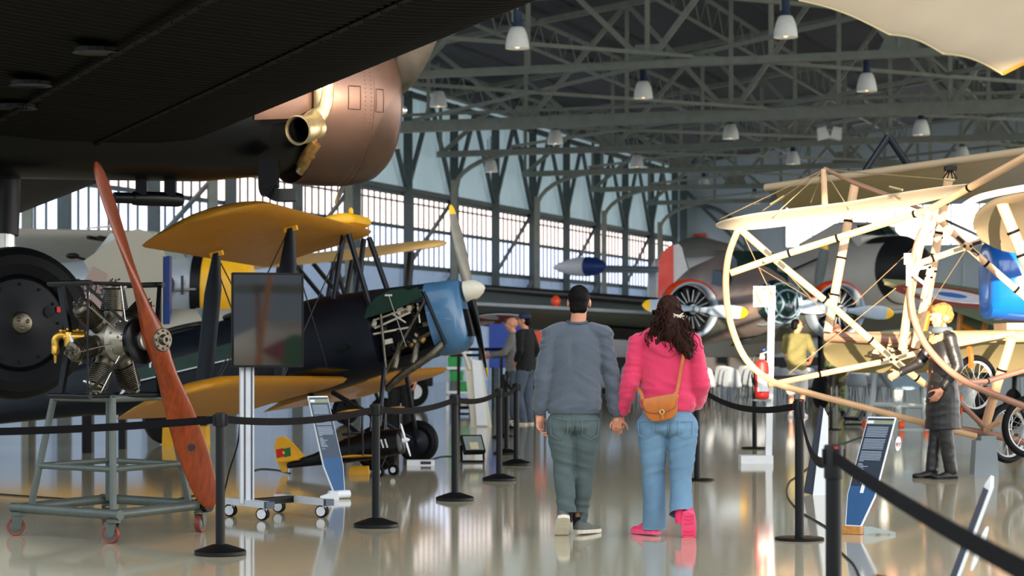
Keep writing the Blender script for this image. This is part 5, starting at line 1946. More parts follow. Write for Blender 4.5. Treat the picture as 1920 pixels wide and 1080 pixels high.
def hoodie_fold(p, nn):
    a = .007 * noise.noise(V((p.x * 8 + 4, p.y * 8, p.z * 6)))
    low = math.exp(-((p.z - 1.0) / .1) ** 2)
    a += .012 * (.35 + low) * max(-.5, .45 - 1.7 * abs(noise.noise(V((p.x * 5 + 2, p.y * 5, p.z * 13 + p.x * 4)))))
    if abs(p.x - wo_.x) > .18:
        a += .008 * max(-.6, .5 - 2.0 * abs(noise.noise(V((p.x * 6, p.y * 6 + 5, p.z * 20)))))
    return a


wrinkle(sb, hoodie_fold)
sb.build('hoodie', 'hoodie', wom, sharp=180)
m = MB()
rings = []
for z, k in ((.905, .97), (.908, 1.0), (.955, 1.02), (.975, 1.0)):
    rings.append([mp(1253, z + .012 * math.cos(2 * math.pi * j / 48)) + V((.185 * k * math.cos(2 * math.pi * j / 48), .132 * k * math.sin(2 * math.pi * j / 48), 0)) for j in range(48)])
m.loft(rings); m.build('waistband', 'hoodie_rib', wom)
dd = (wrL - elL).normalized()
m = MB(); m.lathe([(.034, -.075), (.042, -.07), (.04, -.012), (.034, -.006), (.026, -.004)], wrL, dd, 24); m.build('cuff', 'hoodie_rib', wom)
hd = MB()                                     # the hood lying on the back
for k in range(15):
    a = math.pi * (k / 14)
    hd.ball(mp(1247, 1.47 - .14 * math.sin(a)) + V((-.115 * math.cos(a), -.065 - .055 * math.sin(a), .0)), (.036, .032, .04), n=12, m=8)
for k in range(9):
    a = math.pi * (k / 8)
    hd.ball(mp(1247, 1.45 - .09 * math.sin(a)) + V((-.075 * math.cos(a), -.085 - .03 * math.sin(a), .0)), (.035, .03, .045), n=12, m=8)
hd.capsule(mp(1250, 1.37, -.1), mp(1251, 1.305, -.115), .055, .022)
hh = blob(hd, .0085, 4)
wrinkle(hh, lambda p, nn: .008 * (.4 - 2 * abs(noise.noise(V((p.x * 7, p.y * 9, p.z * 22))))))
hh.build('hood', 'hoodie', wom, sharp=180)
# jeans
tr = MB()
for z, hx, hy in ((.90, .18, .13), (.84, .198, .15), (.79, .2, .15)):
    tr.ball(mp(1250, z), (hx, hy, .075), n=24, m=12)
limb(tr, [mp(1222, .79), mp(1224, .62, .03), kneeL, mp(1228, .28, .08), ankL + V((0, 0, -.1))], [.115, .1, .086, .083, .088], 20)
limb(tr, [mp(1280, .79), mp(1279, .62), kneeR, mp(1277, .34, -.04), mp(1275, .14, -.1)], [.115, .1, .086, .08, .088], 20)
jb = blob(tr, .0085, 4)


def jean_fold(p, nn):
    a = .006 * noise.noise(V((p.x * 8, p.y * 8 + 7, p.z * 6)))
    for z0, w, s in ((.5, .14, 1.2), (.72, .08, 1.2), (.2, .1, .5)):
        a += .008 * s * math.exp(-((p.z - z0) / w) ** 2) * max(-.6, .45 - 1.8 * abs(noise.noise(V((p.x * 3 + z0 * 7, p.y * 4, p.z * 17 - p.x * 6)))))
    if p.z > .7 and nn.y < 0:
        a -= .02 * math.exp(-((p.x - wo_.x - .018) / .012) ** 2) * math.exp(-((p.z - .76) / .07) ** 2)
    return a


wrinkle(jb, jean_fold)
cut_near(jb, ankL + V((0, 0, -.055)), V((0, 0, -1)), .16)
cut_near(jb, mp(1275, .17, -.09), V((.02, -.45, -.9)), .15)
jo = jb.build('jeans', 'denim', wom, sharp=180)
for cx in (1210, 1283):
    x = (cx - CX) * 15.4 / F
    stitch(jb, [(x - .055, .835), (x - .05, .735), (x, .71), (x + .05, .735), (x + .055, .835), (x - .055, .835)], 'back_pocket', 'denim_seam', jo)
stitch(jb, [(wo_.x + .02, .88), (wo_.x + .018, .8), (wo_.x + .018, .76)], 'seat_seam', 'denim_seam', jo, r=.0025)
m = MB(); m.tube([ankL + V((.086 * math.cos(a), .086 * math.sin(a), -.052)) for a in [k * .2618 for k in range(24)]], .006, 6, closed=True); m.build('jeans_hem', 'denim_seam', jo)
u, tf = shoe(wom, mp(1234, 0, .04), (-.62, .78), 2, 'shoe_pink', 'shoe_pink_sole', L=.265, W=.098, sole_th=.036)
for k in range(3):
    m = MB(); m.tube([tf(.12 + .03 * k, y, .1 - .013 * k - abs(y) * .5) for y in (-.035, -.015, 0, .015, .035)], .004, 5); m.build('lace', 'shoe_pink_sole', u)
u, tf = shoe(wom, mp(1284, .0, -.3), (.1, 1), 62, 'shoe_pink', 'shoe_pink_sole', L=.265, W=.102, sole_th=.034)
for x, w in ((.02, .03), (.05, .032), (.085, .03), (.15, .035), (.18, .038), (.205, .038), (.23, .03)):
    m = MB(); m.tube([tf(x, -w, -.002), tf(x + .008, 0, -.003), tf(x, w, -.002)], .005, 6); m.build('sole_tread', 'shoe_pink', u)
for q in (ankR,):
    m = MB(); m.lathe([(.04, -.06), (.044, 0), (.05, .06)], q - V((0, .0, .04)), ZUP, 16); m.build('sock', 'shoe_pink', wom)
# hair: volume plus curls
hm = MB()
for x, y, z, r in ((0, -.02, .035, (.088, .1, .1)), (0, -.045, -.03, (.088, .08, .1)), (-.01, -.05, -.1, (.08, .07, .09))):
    hm.ball(PH(x, y, z), r, n=22, m=14)
hm.capsule(PH(-.03, -.1, -.06), mp(1258, 1.47, -.1), .085, .085)
hm.capsule(mp(1258, 1.5, -.1), mp(1285, 1.36, -.135), .085, .058)
hm.capsule(mp(1282, 1.4, -.135), mp(1288, 1.31, -.14), .06, .035)
hm.capsule(mp(1238, 1.52, -.05), mp(1212, 1.41, -.07), .05, .022)
hm.capsule(mp(1240, 1.48, -.09), mp(1226, 1.36, -.12), .045, .018)
hb = blob(hm, .008, 3)
wrinkle(hb, lambda p, nn: .012 * (.3 - 2 * abs(noise.noise(V((p.x * 26, p.y * 26, p.z * 9 + noise.noise(p * 11) * 2))))))
random.seed(11)
cu = MB()
for k in range(150):
    a = random.uniform(-1.9, 1.3)
    top = PH(.082 * math.sin(a), -.085 * math.cos(a) - .01, random.uniform(-.04, .07))
    tx = random.choice([random.gauss(1288, 8), random.gauss(1270, 14), random.gauss(1262, 12), random.gauss(1222, 9)]) if a > -.4 else random.gauss(1222, 10)
    end = mp(tx, random.uniform(1.3, 1.42) if tx > 1250 else random.uniform(1.36, 1.46), random.uniform(-.2, -.12) if tx > 1240 else random.uniform(-.12, -.04))
    midp = top.lerp(end, .5) + V((random.uniform(-.03, .04), random.uniform(-.07, -.02), .02))
    base = spline([top, midp, end], 9)
    ph, fr, am = random.uniform(0, 6), random.uniform(.8, 1.2), random.uniform(.006, .014)
    q = [p + V((math.cos(ph + i * fr), .6 * math.sin(ph + i * fr), .3 * math.sin(ph + i * fr))) * am * min(1, i / 5) for i, p in enumerate(base)]
    cu.tube(q, [.0055 * (1 - .6 * i / len(q)) for i in range(len(q))], 5)
b = len(hb.v)
hb.add(cu.v, cu.f)
hr_ = hb.build('hair', 'hair_brown', wom, sharp=180)
cl = mp(1269, 1.585, -.135)
m = MB()
m.beam(cl + V((-.012, -.012, .012)), cl + V((.014, -.012, -.002)), .03, .012)
for a in (150, 175, 200, 225, 35, 5, -25):
    m.tube(spline([cl + V((0, -.012, 0)), cl + V((.03 * math.cos(R(a)), -.012, .03 * math.sin(R(a)))), cl + V((.042 * math.cos(R(a)), .008, .042 * math.sin(R(a))))], 3), [.0055] * 4 + [.004] * 3, 6)
m.build('hair_clip', 'ivory', hr_)
m = MB()
m.tube([PH(.078, -.0, .03), PH(.076, .06, .025), PH(.068, .088, .022)], .003, 5); m.tube([PH(-.078, -.0, .03), PH(-.076, .06, .025), PH(-.068, .088, .022)], .003, 5)
for e in (-1, 1):
    m.prism([(-.026, -.02), (.026, -.02), (.028, .014), (-.028, .014)], PH(.036 * e, .1, .016), (PH(1, 0, 0) - PH(0, 0, 0)), ZUP, .006)
m.tube([PH(-.012, .102, .02), PH(.012, .102, .02)], .004, 5)
m.build('sunglasses', 'black_gloss', wom)

# ---- tan saddle bag carried on the back
bc = mp(1235, .94, -.185)
bag = thing('handbag', 'tan leather saddle bag with ring clasp hung on the pink hoodie', 'handbag', bc)
ux, uz = V((.985, 0, .17)), V((-.17, 0, .985))
out = [(-.115, .07), (.115, .07), (.122, .02), (.112, -.05), (.075, -.09), (0, -.1), (-.075, -.09), (-.112, -.05), (-.122, .02)]
sp = spline([V((x, 0, z)) for x, z in out], 5)
rings = []
for y, k in ((.03, .9), (.036, .97), (.02, 1.0), (-.02, 1.0), (-.036, .97), (-.042, .88)):
    rings.append([bc + ux * p.x * k + uz * p.z * k + V((0, y, 0)) for p in sp])
m = MB(); m.loft(rings); m.build('bag_body', 'leather_tan', bag)
fo = spline([V((x, 0, z)) for x, z in [(-.12, .078), (.12, .078), (.126, .03), (.11, -.012), (.06, -.035), (0, -.04), (-.06, -.035), (-.11, -.012), (-.126, .03)]], 5)
rings = []
for y, k in ((.0, 1.0), (-.045, 1.0), (-.052, .97), (-.054, .9)):
    rings.append([bc + ux * p.x * k + uz * p.z * k + V((0, y, 0)) for p in fo])
m = MB(); m.loft(rings); fp = m.build('flap', 'leather_tan', bag)
m = MB(); m.tube([bc + ux * p.x * .94 + uz * p.z * .94 + V((0, -.0545, 0)) for p in fo[9:]], .0022, 5); m.build('stitching', 'leather_dark', fp)
rc = bc + uz * -.034 + V((0, -.062, 0))
m = MB(); m.tube([rc + ux * .015 * math.cos(a) + uz * .015 * math.sin(a) for a in [k * .3927 for k in range(16)]], .0035, 6, closed=True); m.build('clasp_ring', 'brass', bag)
m = MB(); m.prism([(-.007, -.012), (.007, -.012), (.009, -.05), (0, -.056), (-.009, -.05)], rc, ux, uz, .006); m.build('clasp_tab', 'leather_tan', bag)


def strap(pts, w=.011):
    q = spline(pts, 6)
    rings = []
    for i, p in enumerate(q):
        d = (q[min(i + 1, len(q) - 1)] - q[max(i - 1, 0)]).normalized()
        s = d.cross(V((0, 1, 0))).normalized() * w
        n = V((0, .002, 0))
        rings.append([p - s - n, p + s - n, p + s + n, p - s + n])
    return MB().loft(rings)


st_ = [bc + ux * .112 + uz * .07 + V((0, -.01, 0)), mp(1266, 1.05, -.165), mp(1272, 1.17, -.15), mp(1278, 1.3, -.15), mp(1280, 1.42, -.1), mp(1277, 1.5, 0)]
strap(st_).build('strap', 'leather_tan', bag)
strap([bc - ux * .115 + uz * .07, bc - ux * .118 + uz * .12 + V((0, .03, 0)), bc - ux * .13 + uz * .16 + V((0, .1, 0))]).build('strap', 'leather_tan', bag)
for s in (1, -1):
    q = bc + ux * .115 * s + uz * .07 + V((0, -.01, 0))
    m = MB(); m.tube([q + ux * .01 * math.cos(a) + uz * .012 * math.sin(a) for a in [k * .524 for k in range(12)]], .003, 5, closed=True); m.build('strap_ring', 'brass', bag)


# ---- figures further away: one builder, own pose and clothes for each
def figure(label, o, face, h, J, top, bottom, skin='skin', sleeves='long', hairm='hair_black', hat=None, hands=True, cat='person', shoes='black_metal', shorts=None, vox=.014, name='person', coat=None, hairshape=True):
    """o floor point, face heading (x, y), h height; J joints in a 1.75 m figure: x to its right, y forward, z up"""
    t = thing(name, label, cat, o)
    f = V((face[0], face[1], 0)).normalized()
    sd = f.cross(ZUP)
    k = h / 1.75

    def W(p): return V(o) + (sd * p[0] + f * p[1] + ZUP * p[2]) * k
    D = dict(hipL=(-.09, 0, .88), hipR=(.09, 0, .88), knL=(-.1, .02, .48), knR=(.1, .02, .48), anL=(-.1, -.02, .09), anR=(.1, -.02, .09), shL=(-.18, 0, 1.42), shR=(.18, 0, 1.42), elL=(-.23, -.03, 1.12), elR=(.23, -.03, 1.12), wrL=(-.22, .06, .88), wrR=(.22, .06, .88), head=(0, .02, 1.63), look=(0, 1, 0))
    D.update(J)
    P_ = {n: W(v) for n, v in D.items() if n != 'look'}
    lk = (sd * D['look'][0] + f * D['look'][1] + ZUP * D['look'][2])
    sk = MB()
    PHX = head(sk, P_['head'], lk, k)
    limb(sk, [P_['head'] + V((0, 0, -.07)), W((0, -.01, 1.46)), W((0, 0, 1.4))], [.05 * k, .055 * k, .06 * k])
    limb(sk, [W((0, 0, 1.38)), W((0, 0, 1.1)), W((0, 0, .9))], [.08 * k, .08 * k, .085 * k])
    limb(sk, [P_['shL'], P_['shR']], [.05 * k, .05 * k])
    for s in 'LR':
        limb(sk, [P_['sh' + s], P_['el' + s], P_['wr' + s]], [.05 * k, .039 * k, .026 * k])
        limb(sk, [P_['hip' + s], P_['kn' + s], P_['an' + s]], [.085 * k, .052 * k, .036 * k])
        limb(sk, [P_['an' + s], W(V(D['an' + s]) + V((0, .05, -.05)))], [.033 * k, .026 * k])
        if hands:
            dd = (P_['wr' + s] - P_['el' + s]).normalized()
            inn = sd * (1 if s == 'L' else -1)
            nn = (inn - dd * inn.dot(dd)).normalized()
            if D.get('grip' + s):
                nn = (V(D['grip' + s]) - dd * V(D['grip' + s]).dot(dd)).normalized()
            hand(sk, P_['wr' + s], dd, nn, nn.cross(dd) * (1 if s == 'L' else -1), scale=k, curl=D.get('curl' + s, (22, 36, 26)))
    blob(sk, vox * .6, 2).build('body', skin, t, sharp=180)
    # top
    sw = MB()
    torso(sw, [(.83, .178, .128, 0), (.95, .182, .13, 0), (1.1, .174, .122, 0), (1.25, .182, .12, 0), (1.36, .178, .11, 0), (1.42, .14, .09, 0), (1.47, .09, .072, 0), (1.5, .065, .06, 0)], lambda z: W((0, 0, z)), sd, f, k)
    for s in 'LR':
        a, b, c = P_['sh' + s], P_['el' + s], P_['wr' + s]
        limb(sw, [W((.07 if s == 'R' else -.07, 0, 1.45)), a], [.055 * k, .066 * k])
        if sleeves == 'long': limb(sw, [a, b, b.lerp(c, .88)], [.068 * k, .058 * k, .042 * k])
        else: limb(sw, [a, a.lerp(b, .8)], [.074 * k, .07 * k])
    if coat:
        sw.loft([[W((a * math.cos(q * math.pi / 10), b * math.sin(q * math.pi / 10), z)) for q in range(20)] for z, a, b in coat])
    sb = blob(sw, vox * .8, 4)
    wrinkle(sb, lambda p, nn: .008 * max(-.5, .35 - 1.6 * abs(noise.noise(V((p.x * 6, p.y * 6, p.z * 11))))))
    tp = sb.build(top[0], top[1], t, sharp=180)
    # legs
    tr = MB()
    for z, a, b in ((.92, .165, .12), (.84, .178, .135)):
        tr.ball(W((0, 0, z)), (a * k, b * k, .08 * k), Matrix((sd, f, ZUP)).transposed(), n=18, m=10)
    for s in 'LR':
        a, b, c = P_['hip' + s] - V((0, 0, .07)), P_['kn' + s], P_['an' + s]
        if shorts: limb(tr, [a, a.lerp(b, 1.0)], [.108 * k, .098 * k])
        else: limb(tr, [a, b, c], [.104 * k, .08 * k, .066 * k])
    tb2 = blob(tr, vox * .8, 3)
    wrinkle(tb2, lambda p, nn: .007 * max(-.5, .35 - 1.6 * abs(noise.noise(V((p.x * 6 + 9, p.y * 6, p.z * 12))))))
    tb2.build(bottom[0], bottom[1], t, sharp=180)
    for s in 'LR':
        g = W(V(D['an' + s]) * 1.0 + V((0, -.07, 0)))
        g.z = max(0, P_['an' + s].z - .09 * k)
        shoe(t, g, (f.x + (.15 * sd.x if s == 'R' else -.15 * sd.x), f.y), 0, shoes, 'sole_white' if shoes in ('shoe_grey', 'white_plastic') else 'black_gloss', L=.28 * k, W=.1 * k)
    if hairshape:
        hm = MB()
        for x, y, z, r in ((0, -.025, .04, (.08, .09, .086)), (0, -.05, -.015, (.07, .06, .07))):
            hm.ball(PHX(x, y, z), tuple(q * k for q in r), Matrix((lk.cross(ZUP).normalized(), V((lk.x, lk.y, 0)).normalized(), ZUP)).transposed(), n=18, m=12)
        blob(hm, .012, 1).build('hair', hairm, t, sharp=180)
    if hat == 'cap':
        hm = MB(); lf_ = V((lk.x, lk.y, 0)).normalized(); ls = lf_.cross(ZUP)
        B = Matrix((ls, lf_, ZUP)).transposed()
        hm.ball(PHX(0, -.01, .06), (.088 * k, .106 * k, .075 * k), B, n=20, m=12)
        c = blob(hm, .01, 1).build('cap', 'navy_cloth', t, sharp=180)
        m = MB(); m.prism([(.075 * math.cos(a), .09 + .055 * math.sin(a)) for a in [k2 * math.pi / 8 for k2 in range(9)]], PHX(0, -.16 if D.get('capback') else .0, .055), ls, lf_ * (-1 if D.get('capback') else 1) + V((0, 0, -.2)), .008); m.build('visor', 'navy_cloth', c)
    return t, PHX, W, P_, lk


figure('man in a navy cap and black hoodie with one hand on his hip', fl(985, 796), (-.85, .5), 1.9, dict(elL=(-.34, -.1, 1.16), wrL=(-.2, .06, 1.0), elR=(.25, -.08, 1.14), wrR=(.2, .1, .98), look=(-.25, 1, 0), knL=(-.12, .06, .48)), ('hoodie', 'black_cloth'), ('jeans', 'jeans_grey'), hat='cap', shoes='shoe_grey')
figure('bald man in a light grey shirt holding his arm out beside the capped man', V(((962 - 960) * 37.5 / F, 37.5, 0)), (-1, .1), 1.84, dict(elL=(-.22, .12, 1.16), wrL=(-.2, .36, 1.12), elR=(.22, .1, 1.14), wrR=(.16, .38, 1.1)), ('shirt', 'grey_cloth'), ('jeans', 'jeans_grey'), hairshape=False, shoes='shoe_grey')
figure('man in an olive T-shirt and white shorts standing behind the white signpost', fl(1494, 782), (.25, .97), 1.84, dict(elR=(.3, -.05, 1.14), wrR=(.22, .2, 1.0), look=(.8, .6, 0), elL=(-.22, .1, 1.14), wrL=(-.1, .3, 1.0)), ('t_shirt', 'olive_shirt'), ('shorts', 'shorts_white'), skin='skin', sleeves='short', shorts=True, shoes='white_plastic')
figure('mannequin in green camouflage uniform standing half behind the brown wing spar', fl(1569, 778), (-.2, -.98), 1.76, dict(), ('jacket', 'camo'), ('trousers', 'camo'), shoes='black_metal', cat='mannequin', name='mannequin')
figure('dark-clothed figure standing behind the navy nose, one hand seen below the exhaust', V(((752 - 960) * 29.4 / F, 29.4, 0)), (-.2, -.98), 1.72, dict(), ('jacket', 'black_cloth'), ('trousers', 'black_cloth'), skin='skin_dark', shoes='black_metal')

# ---- leather-coated pilot mannequin
o = fl(1768, 897)
J = dict(shL=(-.17, 0, 1.42), elL=(-.26, .06, 1.14), wrL=(-.2, .34, 1.08), elR=(.25, -.02, 1.12), wrR=(.22, .14, .9), look=(0, 1, 0))
t, PHX, W, P_, lk = figure('mannequin pilot in a long black leather coat, fur hat and fur collar', o, (-.98, -.2), 1.78, dict(shR=(-.0 + .18, 0, 1.42), elR=(.24, .16, 1.16), wrR=(.2, .4, 1.06), elL=(-.24, -.06, 1.14), wrL=(-.2, .1, .9), anL=(-.09, -.05, .09), anR=(.09, .08, .09)), ('coat', 'leather_black'), ('trousers', 'leather_black'), skin='skin', hairshape=False, cat='mannequin', name='mannequin', shoes='leather_black', coat=[(.5, .215, .175), (.8, .2, .165), (1.0, .185, .14), (1.25, .18, .125)], vox=.011)
k = 1.78 / 1.75
hm = MB()
lf_ = V((lk.x, lk.y, 0)).normalized(); ls = lf_.cross(ZUP); B = Matrix((ls, lf_, ZUP)).transposed()
hm.ball(PHX(0, -.012, .075), (.092, .11, .075), B, n=20, m=12)
hm.ball(PHX(0, -.06, .02), (.088, .07, .08), B, n=18, m=12)
hm.ball(PHX(0, .06, .085), (.07, .05, .04), B, n=14, m=10)
for e in (-1, 1): hm.ball(PHX(.08 * e, -.015, -.005), (.022, .045, .055), B, n=12, m=8)
hb = blob(hm, .009, 2)
wrinkle(hb, lambda p, nn: .012 * noise.noise(p * 38))
ht = hb.build('fur_hat', 'fur_tan', t, sharp=180)
m = MB(); m.prism([(.07 * math.cos(a), .085 + .05 * math.sin(a)) for a in [q * math.pi / 8 for q in range(9)]], PHX(0, .01, .055), ls, lf_ + V((0, 0, -.25)), .012); m.build('visor', 'fur_pale', ht)
for e in (-1, 1):
    m = MB(); m.lathe([(.03, 0), (.034, .008), (.03, .02), (.01, .024)], PHX(.095 * e, -.01, -.01), ls * e, 16); m.build('ear_cup', 'fur_pale', ht)
m = MB(); m.tube(spline([PHX(.085, .0, -.03), PHX(.06, .03, -.105), PHX(0, .045, -.13), PHX(-.06, .03, -.105), PHX(-.085, 0, -.03)], 5), .009, 6); m.build('chin_strap', 'leather_tan', ht)
m = MB()
cr = [W((.115 * math.cos(a), .0 + .1 * math.sin(a), 1.475 - .055 * max(0, math.sin(a)) - .02)) for a in [2 * math.pi * q / 24 for q in range(24)]]
m.tube(cr, .045, 10, closed=True); cb = blob(m, .012, 2); wrinkle(cb, lambda p, nn: .008 * noise.noise(p * 40)); cb.build('fur_collar', 'fur_pale', t, sharp=180)
m = MB(); m.tube([W((.08 * math.cos(a), .01 + .075 * math.sin(a), 1.5)) for a in [2 * math.pi * q / 20 for q in range(20)]], .036, 10, closed=True); m.build('scarf', 'scarf_grey', t)
for z in (.78, .93, 1.08, 1.22):
    for x in (.06, -.06):
        m = MB(); m.lathe([(.014, 0), (.014, .008), (.004, .01)], W((x, .138 - .02 * (z > 1.1) + .015 * (z < .9), z)), lf_, 10); m.build('coat_button', 'leather_dark', t)
for e in (-1, 1):
    m = MB(); m.ball(PHX(.03 * e, .082, .015), (.013, .008, .008), B, n=10, m=6); m.build('eye', 'sign_white', t)
# ------------------------------------------------------------------ pioneer biplane of wood and fabric
fo = thing('pioneer_biplane', 'early wood-framed biplane with curved skids, white front elevator and bamboo-like booms', 'aircraft', (at(1700, 700, 22).x, 22, 0))


def rod(name, pts, r, mtl='wood_pale', parent=None, bands=(), smooth=0, n=10, sq=None):
    q = [at(*p) for p in pts]
    if smooth: q = spline(q, smooth)
    m = MB(); m.tube(q, r, n, sq=sq)
    o = m.build(name, mtl, parent or fo)
    if bands:
        tot = len(q) - 1
        for b in bands:
            m = MB()
            i = min(int(b * tot), tot - 1)
            p = q[i].lerp(q[i + 1], b * tot - i); d = (q[i + 1] - q[i]).normalized()
            rr = (r if not isinstance(r, list) else max(r)) * 1.12
            m.tube([p - d * .012, p + d * .012], rr, 10)
            m.build('binding', 'tape_black', o)
    return o


rod('skid', [(1384, 430, 22.0), (1366, 480, 22.0), (1361, 540, 22.0), (1371, 610, 22.0), (1400, 675, 22.0), (1450, 716, 22.0), (1520, 738, 22.1), (1620, 764, 22.2), (1740, 795, 22.3), (1830, 818, 22.4)], .034, 'wood_pale', smooth=8)
rod('skid', [(1747, 400, 21.0), (1722, 450, 21.0), (1708, 520, 21.0), (1712, 590, 21.0), (1735, 645, 21.0), (1775, 690, 21.0), (1815, 718, 21.0), (1870, 742, 21.0), (1960, 775, 21.0), (2060, 800, 21.0)], .034, 'wood_brown', smooth=8)
rod('boom', [(1370, 512, 22.0), (1450, 484, 21.9), (1600, 437, 21.6), (1745, 392, 21.0), (1930, 290, 20.0)], .036, bands=(.3, .45, .7, .85))
rod('boom', [(1388, 430, 22.0), (1452, 486, 22.0), (1570, 582, 22.1), (1674, 674, 22.2), (1736, 722, 22.3)], .036, bands=(.22, .45, .65, .93))
rod('boom', [(1440, 722, 22.0), (1560, 697, 22.1), (1676, 674, 22.2), (1742, 655, 22.3), (1900, 625, 22.6)], .03, bands=(.2, .45))
rod('boom', [(1747, 398, 21.0), (1813, 462, 21.0), (1870, 512, 21.0), (1960, 590, 21.0)], .034, bands=(.55, .8))
rod('boom', [(1712, 498, 21.0), (1813, 462, 21.0), (1890, 432, 21.0), (1990, 395, 21.0)], .032, bands=(.12,))
rod('boom', [(1742, 396, 21.0), (1722, 470, 21.0), (1703, 570, 21.2), (1692, 655, 21.4)], .044, bands=())
rod('boom', [(1845, 800, 22.6), (1780, 735, 22.6), (1745, 700, 22.6)], .03, 'wood_brown')
rod('boom', [(1922, 755, 22.3), (1875, 790, 22.4), (1848, 806, 22.6)], .034, bands=(.3,))
rod('boom', [(1935, 690, 22.0), (1850, 715, 21.4), (1800, 718, 21.0)], .028, 'wood_brown', bands=(.5,))
rod('axle_beam', [(1740, 795, 22.7), (1845, 812, 22.7), (1960, 838, 22.7)], .04, 'wood_brown')
rod('undercarriage_leg', [(1898, 632, 22.5), (1870, 720, 22.6), (1846, 803, 22.7)], .05, bands=(.35,))
for a, b, r in (((1603, 345, 24), (1552, 622, 24), .05), ((1782, 318, 23.4), (1736, 570, 23.6), .05), ((1770, 395, 22.9), (1732, 560, 23), .04)):
    rod('interplane_strut', [a, b], r, bands=(.25, .5, .75))
rod('interplane_strut', [(1735, 560, 23.6), (1716, 652, 23.7)], .05)
for p in ((1452, 485, 21.93), (1813, 462, 20.95), (1675, 674, 22.15)):
    c = at(*p); m = MB()
    for a in ((1, .33), (.8, -.7)):
        d = V((a[0], 0, a[1])).normalized()
        for s in (-1, 1):
            m.beam(c + d * .05 * s + V((0, -.036, 0)), c + d * .14 * s + V((0, -.036, 0)), .035, .012, up=V((0, 1, 0)))
    for s in (-.03, .03): m.ball(c + V((s, -.04, 0)), .016, n=8, m=6)
    m.build('joint_plate', 'black_metal', fo)
# front elevator
m = MB()
wing(m, at(1590, 379, 21.3), at(1342, 409, 22.0), .5, V((.1, 1, -.3)), ZUP, th=.06, camber=.05, n=16, tip1=.6)
wing(m, at(1590, 379, 21.3), at(1840, 332, 20.4), .5, V((.1, 1, -.3)), ZUP, th=.06, camber=.05, n=18, tip1=1.5)
m.build('front_elevator', 'fabric_white', fo, sharp=60)
rod('kingpost', [(1544, 317, 21.6), (1547, 395, 21.6)], [.026, .034])
rod('kingpost_stay', [(1546, 316, 21.6), (1600, 343, 21.9), (1730, 393, 22.3)], .02, 'wood_brown')
m = MB()
for a in ((1350, 411, 22), (1430, 395, 22), (1450, 405, 21.6), (1520, 380, 21.8), (1592, 392, 21.4), (1690, 372, 21.0), (1790, 338, 20.7)):
    m.tube([at(1545, 318, 21.6), at(*a)], .006, 5)
for a, b in (((1390, 432, 22), (1450, 560, 22)), ((1450, 485, 22), (1380, 510, 22)), ((1600, 570, 22), (1760, 420, 21.4)), ((1450, 486, 22), (1560, 600, 22.3)), ((1420, 500, 22), (1520, 560, 22.4)), ((1480, 700, 22), (1680, 540, 22)), ((1813, 465, 21), (1700, 640, 22))):
    m.tube([at(*a), at(*b)], .005, 5)
m.build('rigging_wire', 'wire', fo)
for p, q in (((1770, 336, 20.7), (1790, 338, 20.7)), ((1668, 350, 21.3), (1692, 356, 21.2)), ((1444, 384, 21.9), (1470, 368, 21.9))):
    m = MB(); m.tube([at(*p), at(*q)], .014, 8); m.build('turnbuckle', 'brass', fo)
# main wings
m = MB(); wing(m, at(1960, 276, 22.6), at(1437, 350, 25.2), 1.75, V((.33, .94, -.17)), ZUP, th=.07, camber=.05, n=26, tip1=.3)
uw = m.build('upper_wing', 'fabric_olive', fo, sharp=60)
m = MB(); m.tube([at(1436, 352, 25.15), at(1960, 278, 22.55)], .045, 12); m.build('leading_edge', 'fabric_cream', uw)
for p in (1785, 1600, 1690):
    pass
m = MB()
for dx in (-14, -6, 4, 12): m.tube([at(1782, 314, 23.3), at(1782 + dx, 335, 23.2)], .008, 5)
m.box(at(1782, 316, 23.3), (.12, .12, .05)); m.build('strut_fitting', 'black_metal', fo)
m = MB(); wing(m, at(2050, 622, 23.2), at(1536, 628, 24.6), 1.8, V((.2, .95, -.26)), ZUP, th=.07, camber=.05, n=20, tip1=.4)
lw = m.build('lower_wing', 'fabric_olive', fo, sharp=60)
rod('wing_spar', [(1548, 630, 24.5), (1640, 634, 24.2), (1722, 639, 24.0)], .06, 'wood_brown')
rod('wing_spar', [(1722, 636, 24.0), (1800, 634, 23.8), (1893, 632, 23.5), (1990, 630, 23.3)], .06, 'fabric_cream')
m = MB()
random.seed(9)
for k in range(26):
    q = at(random.uniform(1640, 1735), random.uniform(648, 672), random.uniform(24.2, 24.6))
    m.box(q, (random.uniform(.08, .2), .1, random.uniform(.02, .05)), Matrix.Rotation(random.uniform(-.3, .3), 3, 'Y'))
m.build('engine_mount', 'wood_brown', fo)
rod('cabane_strut', [(1666, 256, 26), (1622, 322, 26)], .045, 'navy')
rod('cabane_strut', [(1666, 256, 26), (1708, 318, 26)], .045, 'navy')
# second fabric surface nearer the right edge, with its strut
m = MB(); wing(m, at(2020, 340, 17.5), at(1800, 392, 18.6), 1.9, V((.36, .92, -.2)), ZUP, th=.05, camber=.07, n=16, tip1=.5); m.build('stabiliser', 'fabric_cream', fo, sharp=60)
m = MB(); m.tube(spline([at(1801, 391, 18.55), at(1830, 373, 18.4), at(1870, 362, 18.2), at(1930, 351, 17.9)], 5), .03, 10); m.build('leading_edge', 'fabric_white', fo)
rod('stabiliser_strut', [(1874, 372, 18.4), (1900, 435, 18.4), (1935, 520, 18.4)], .05, bands=(.5, .75))
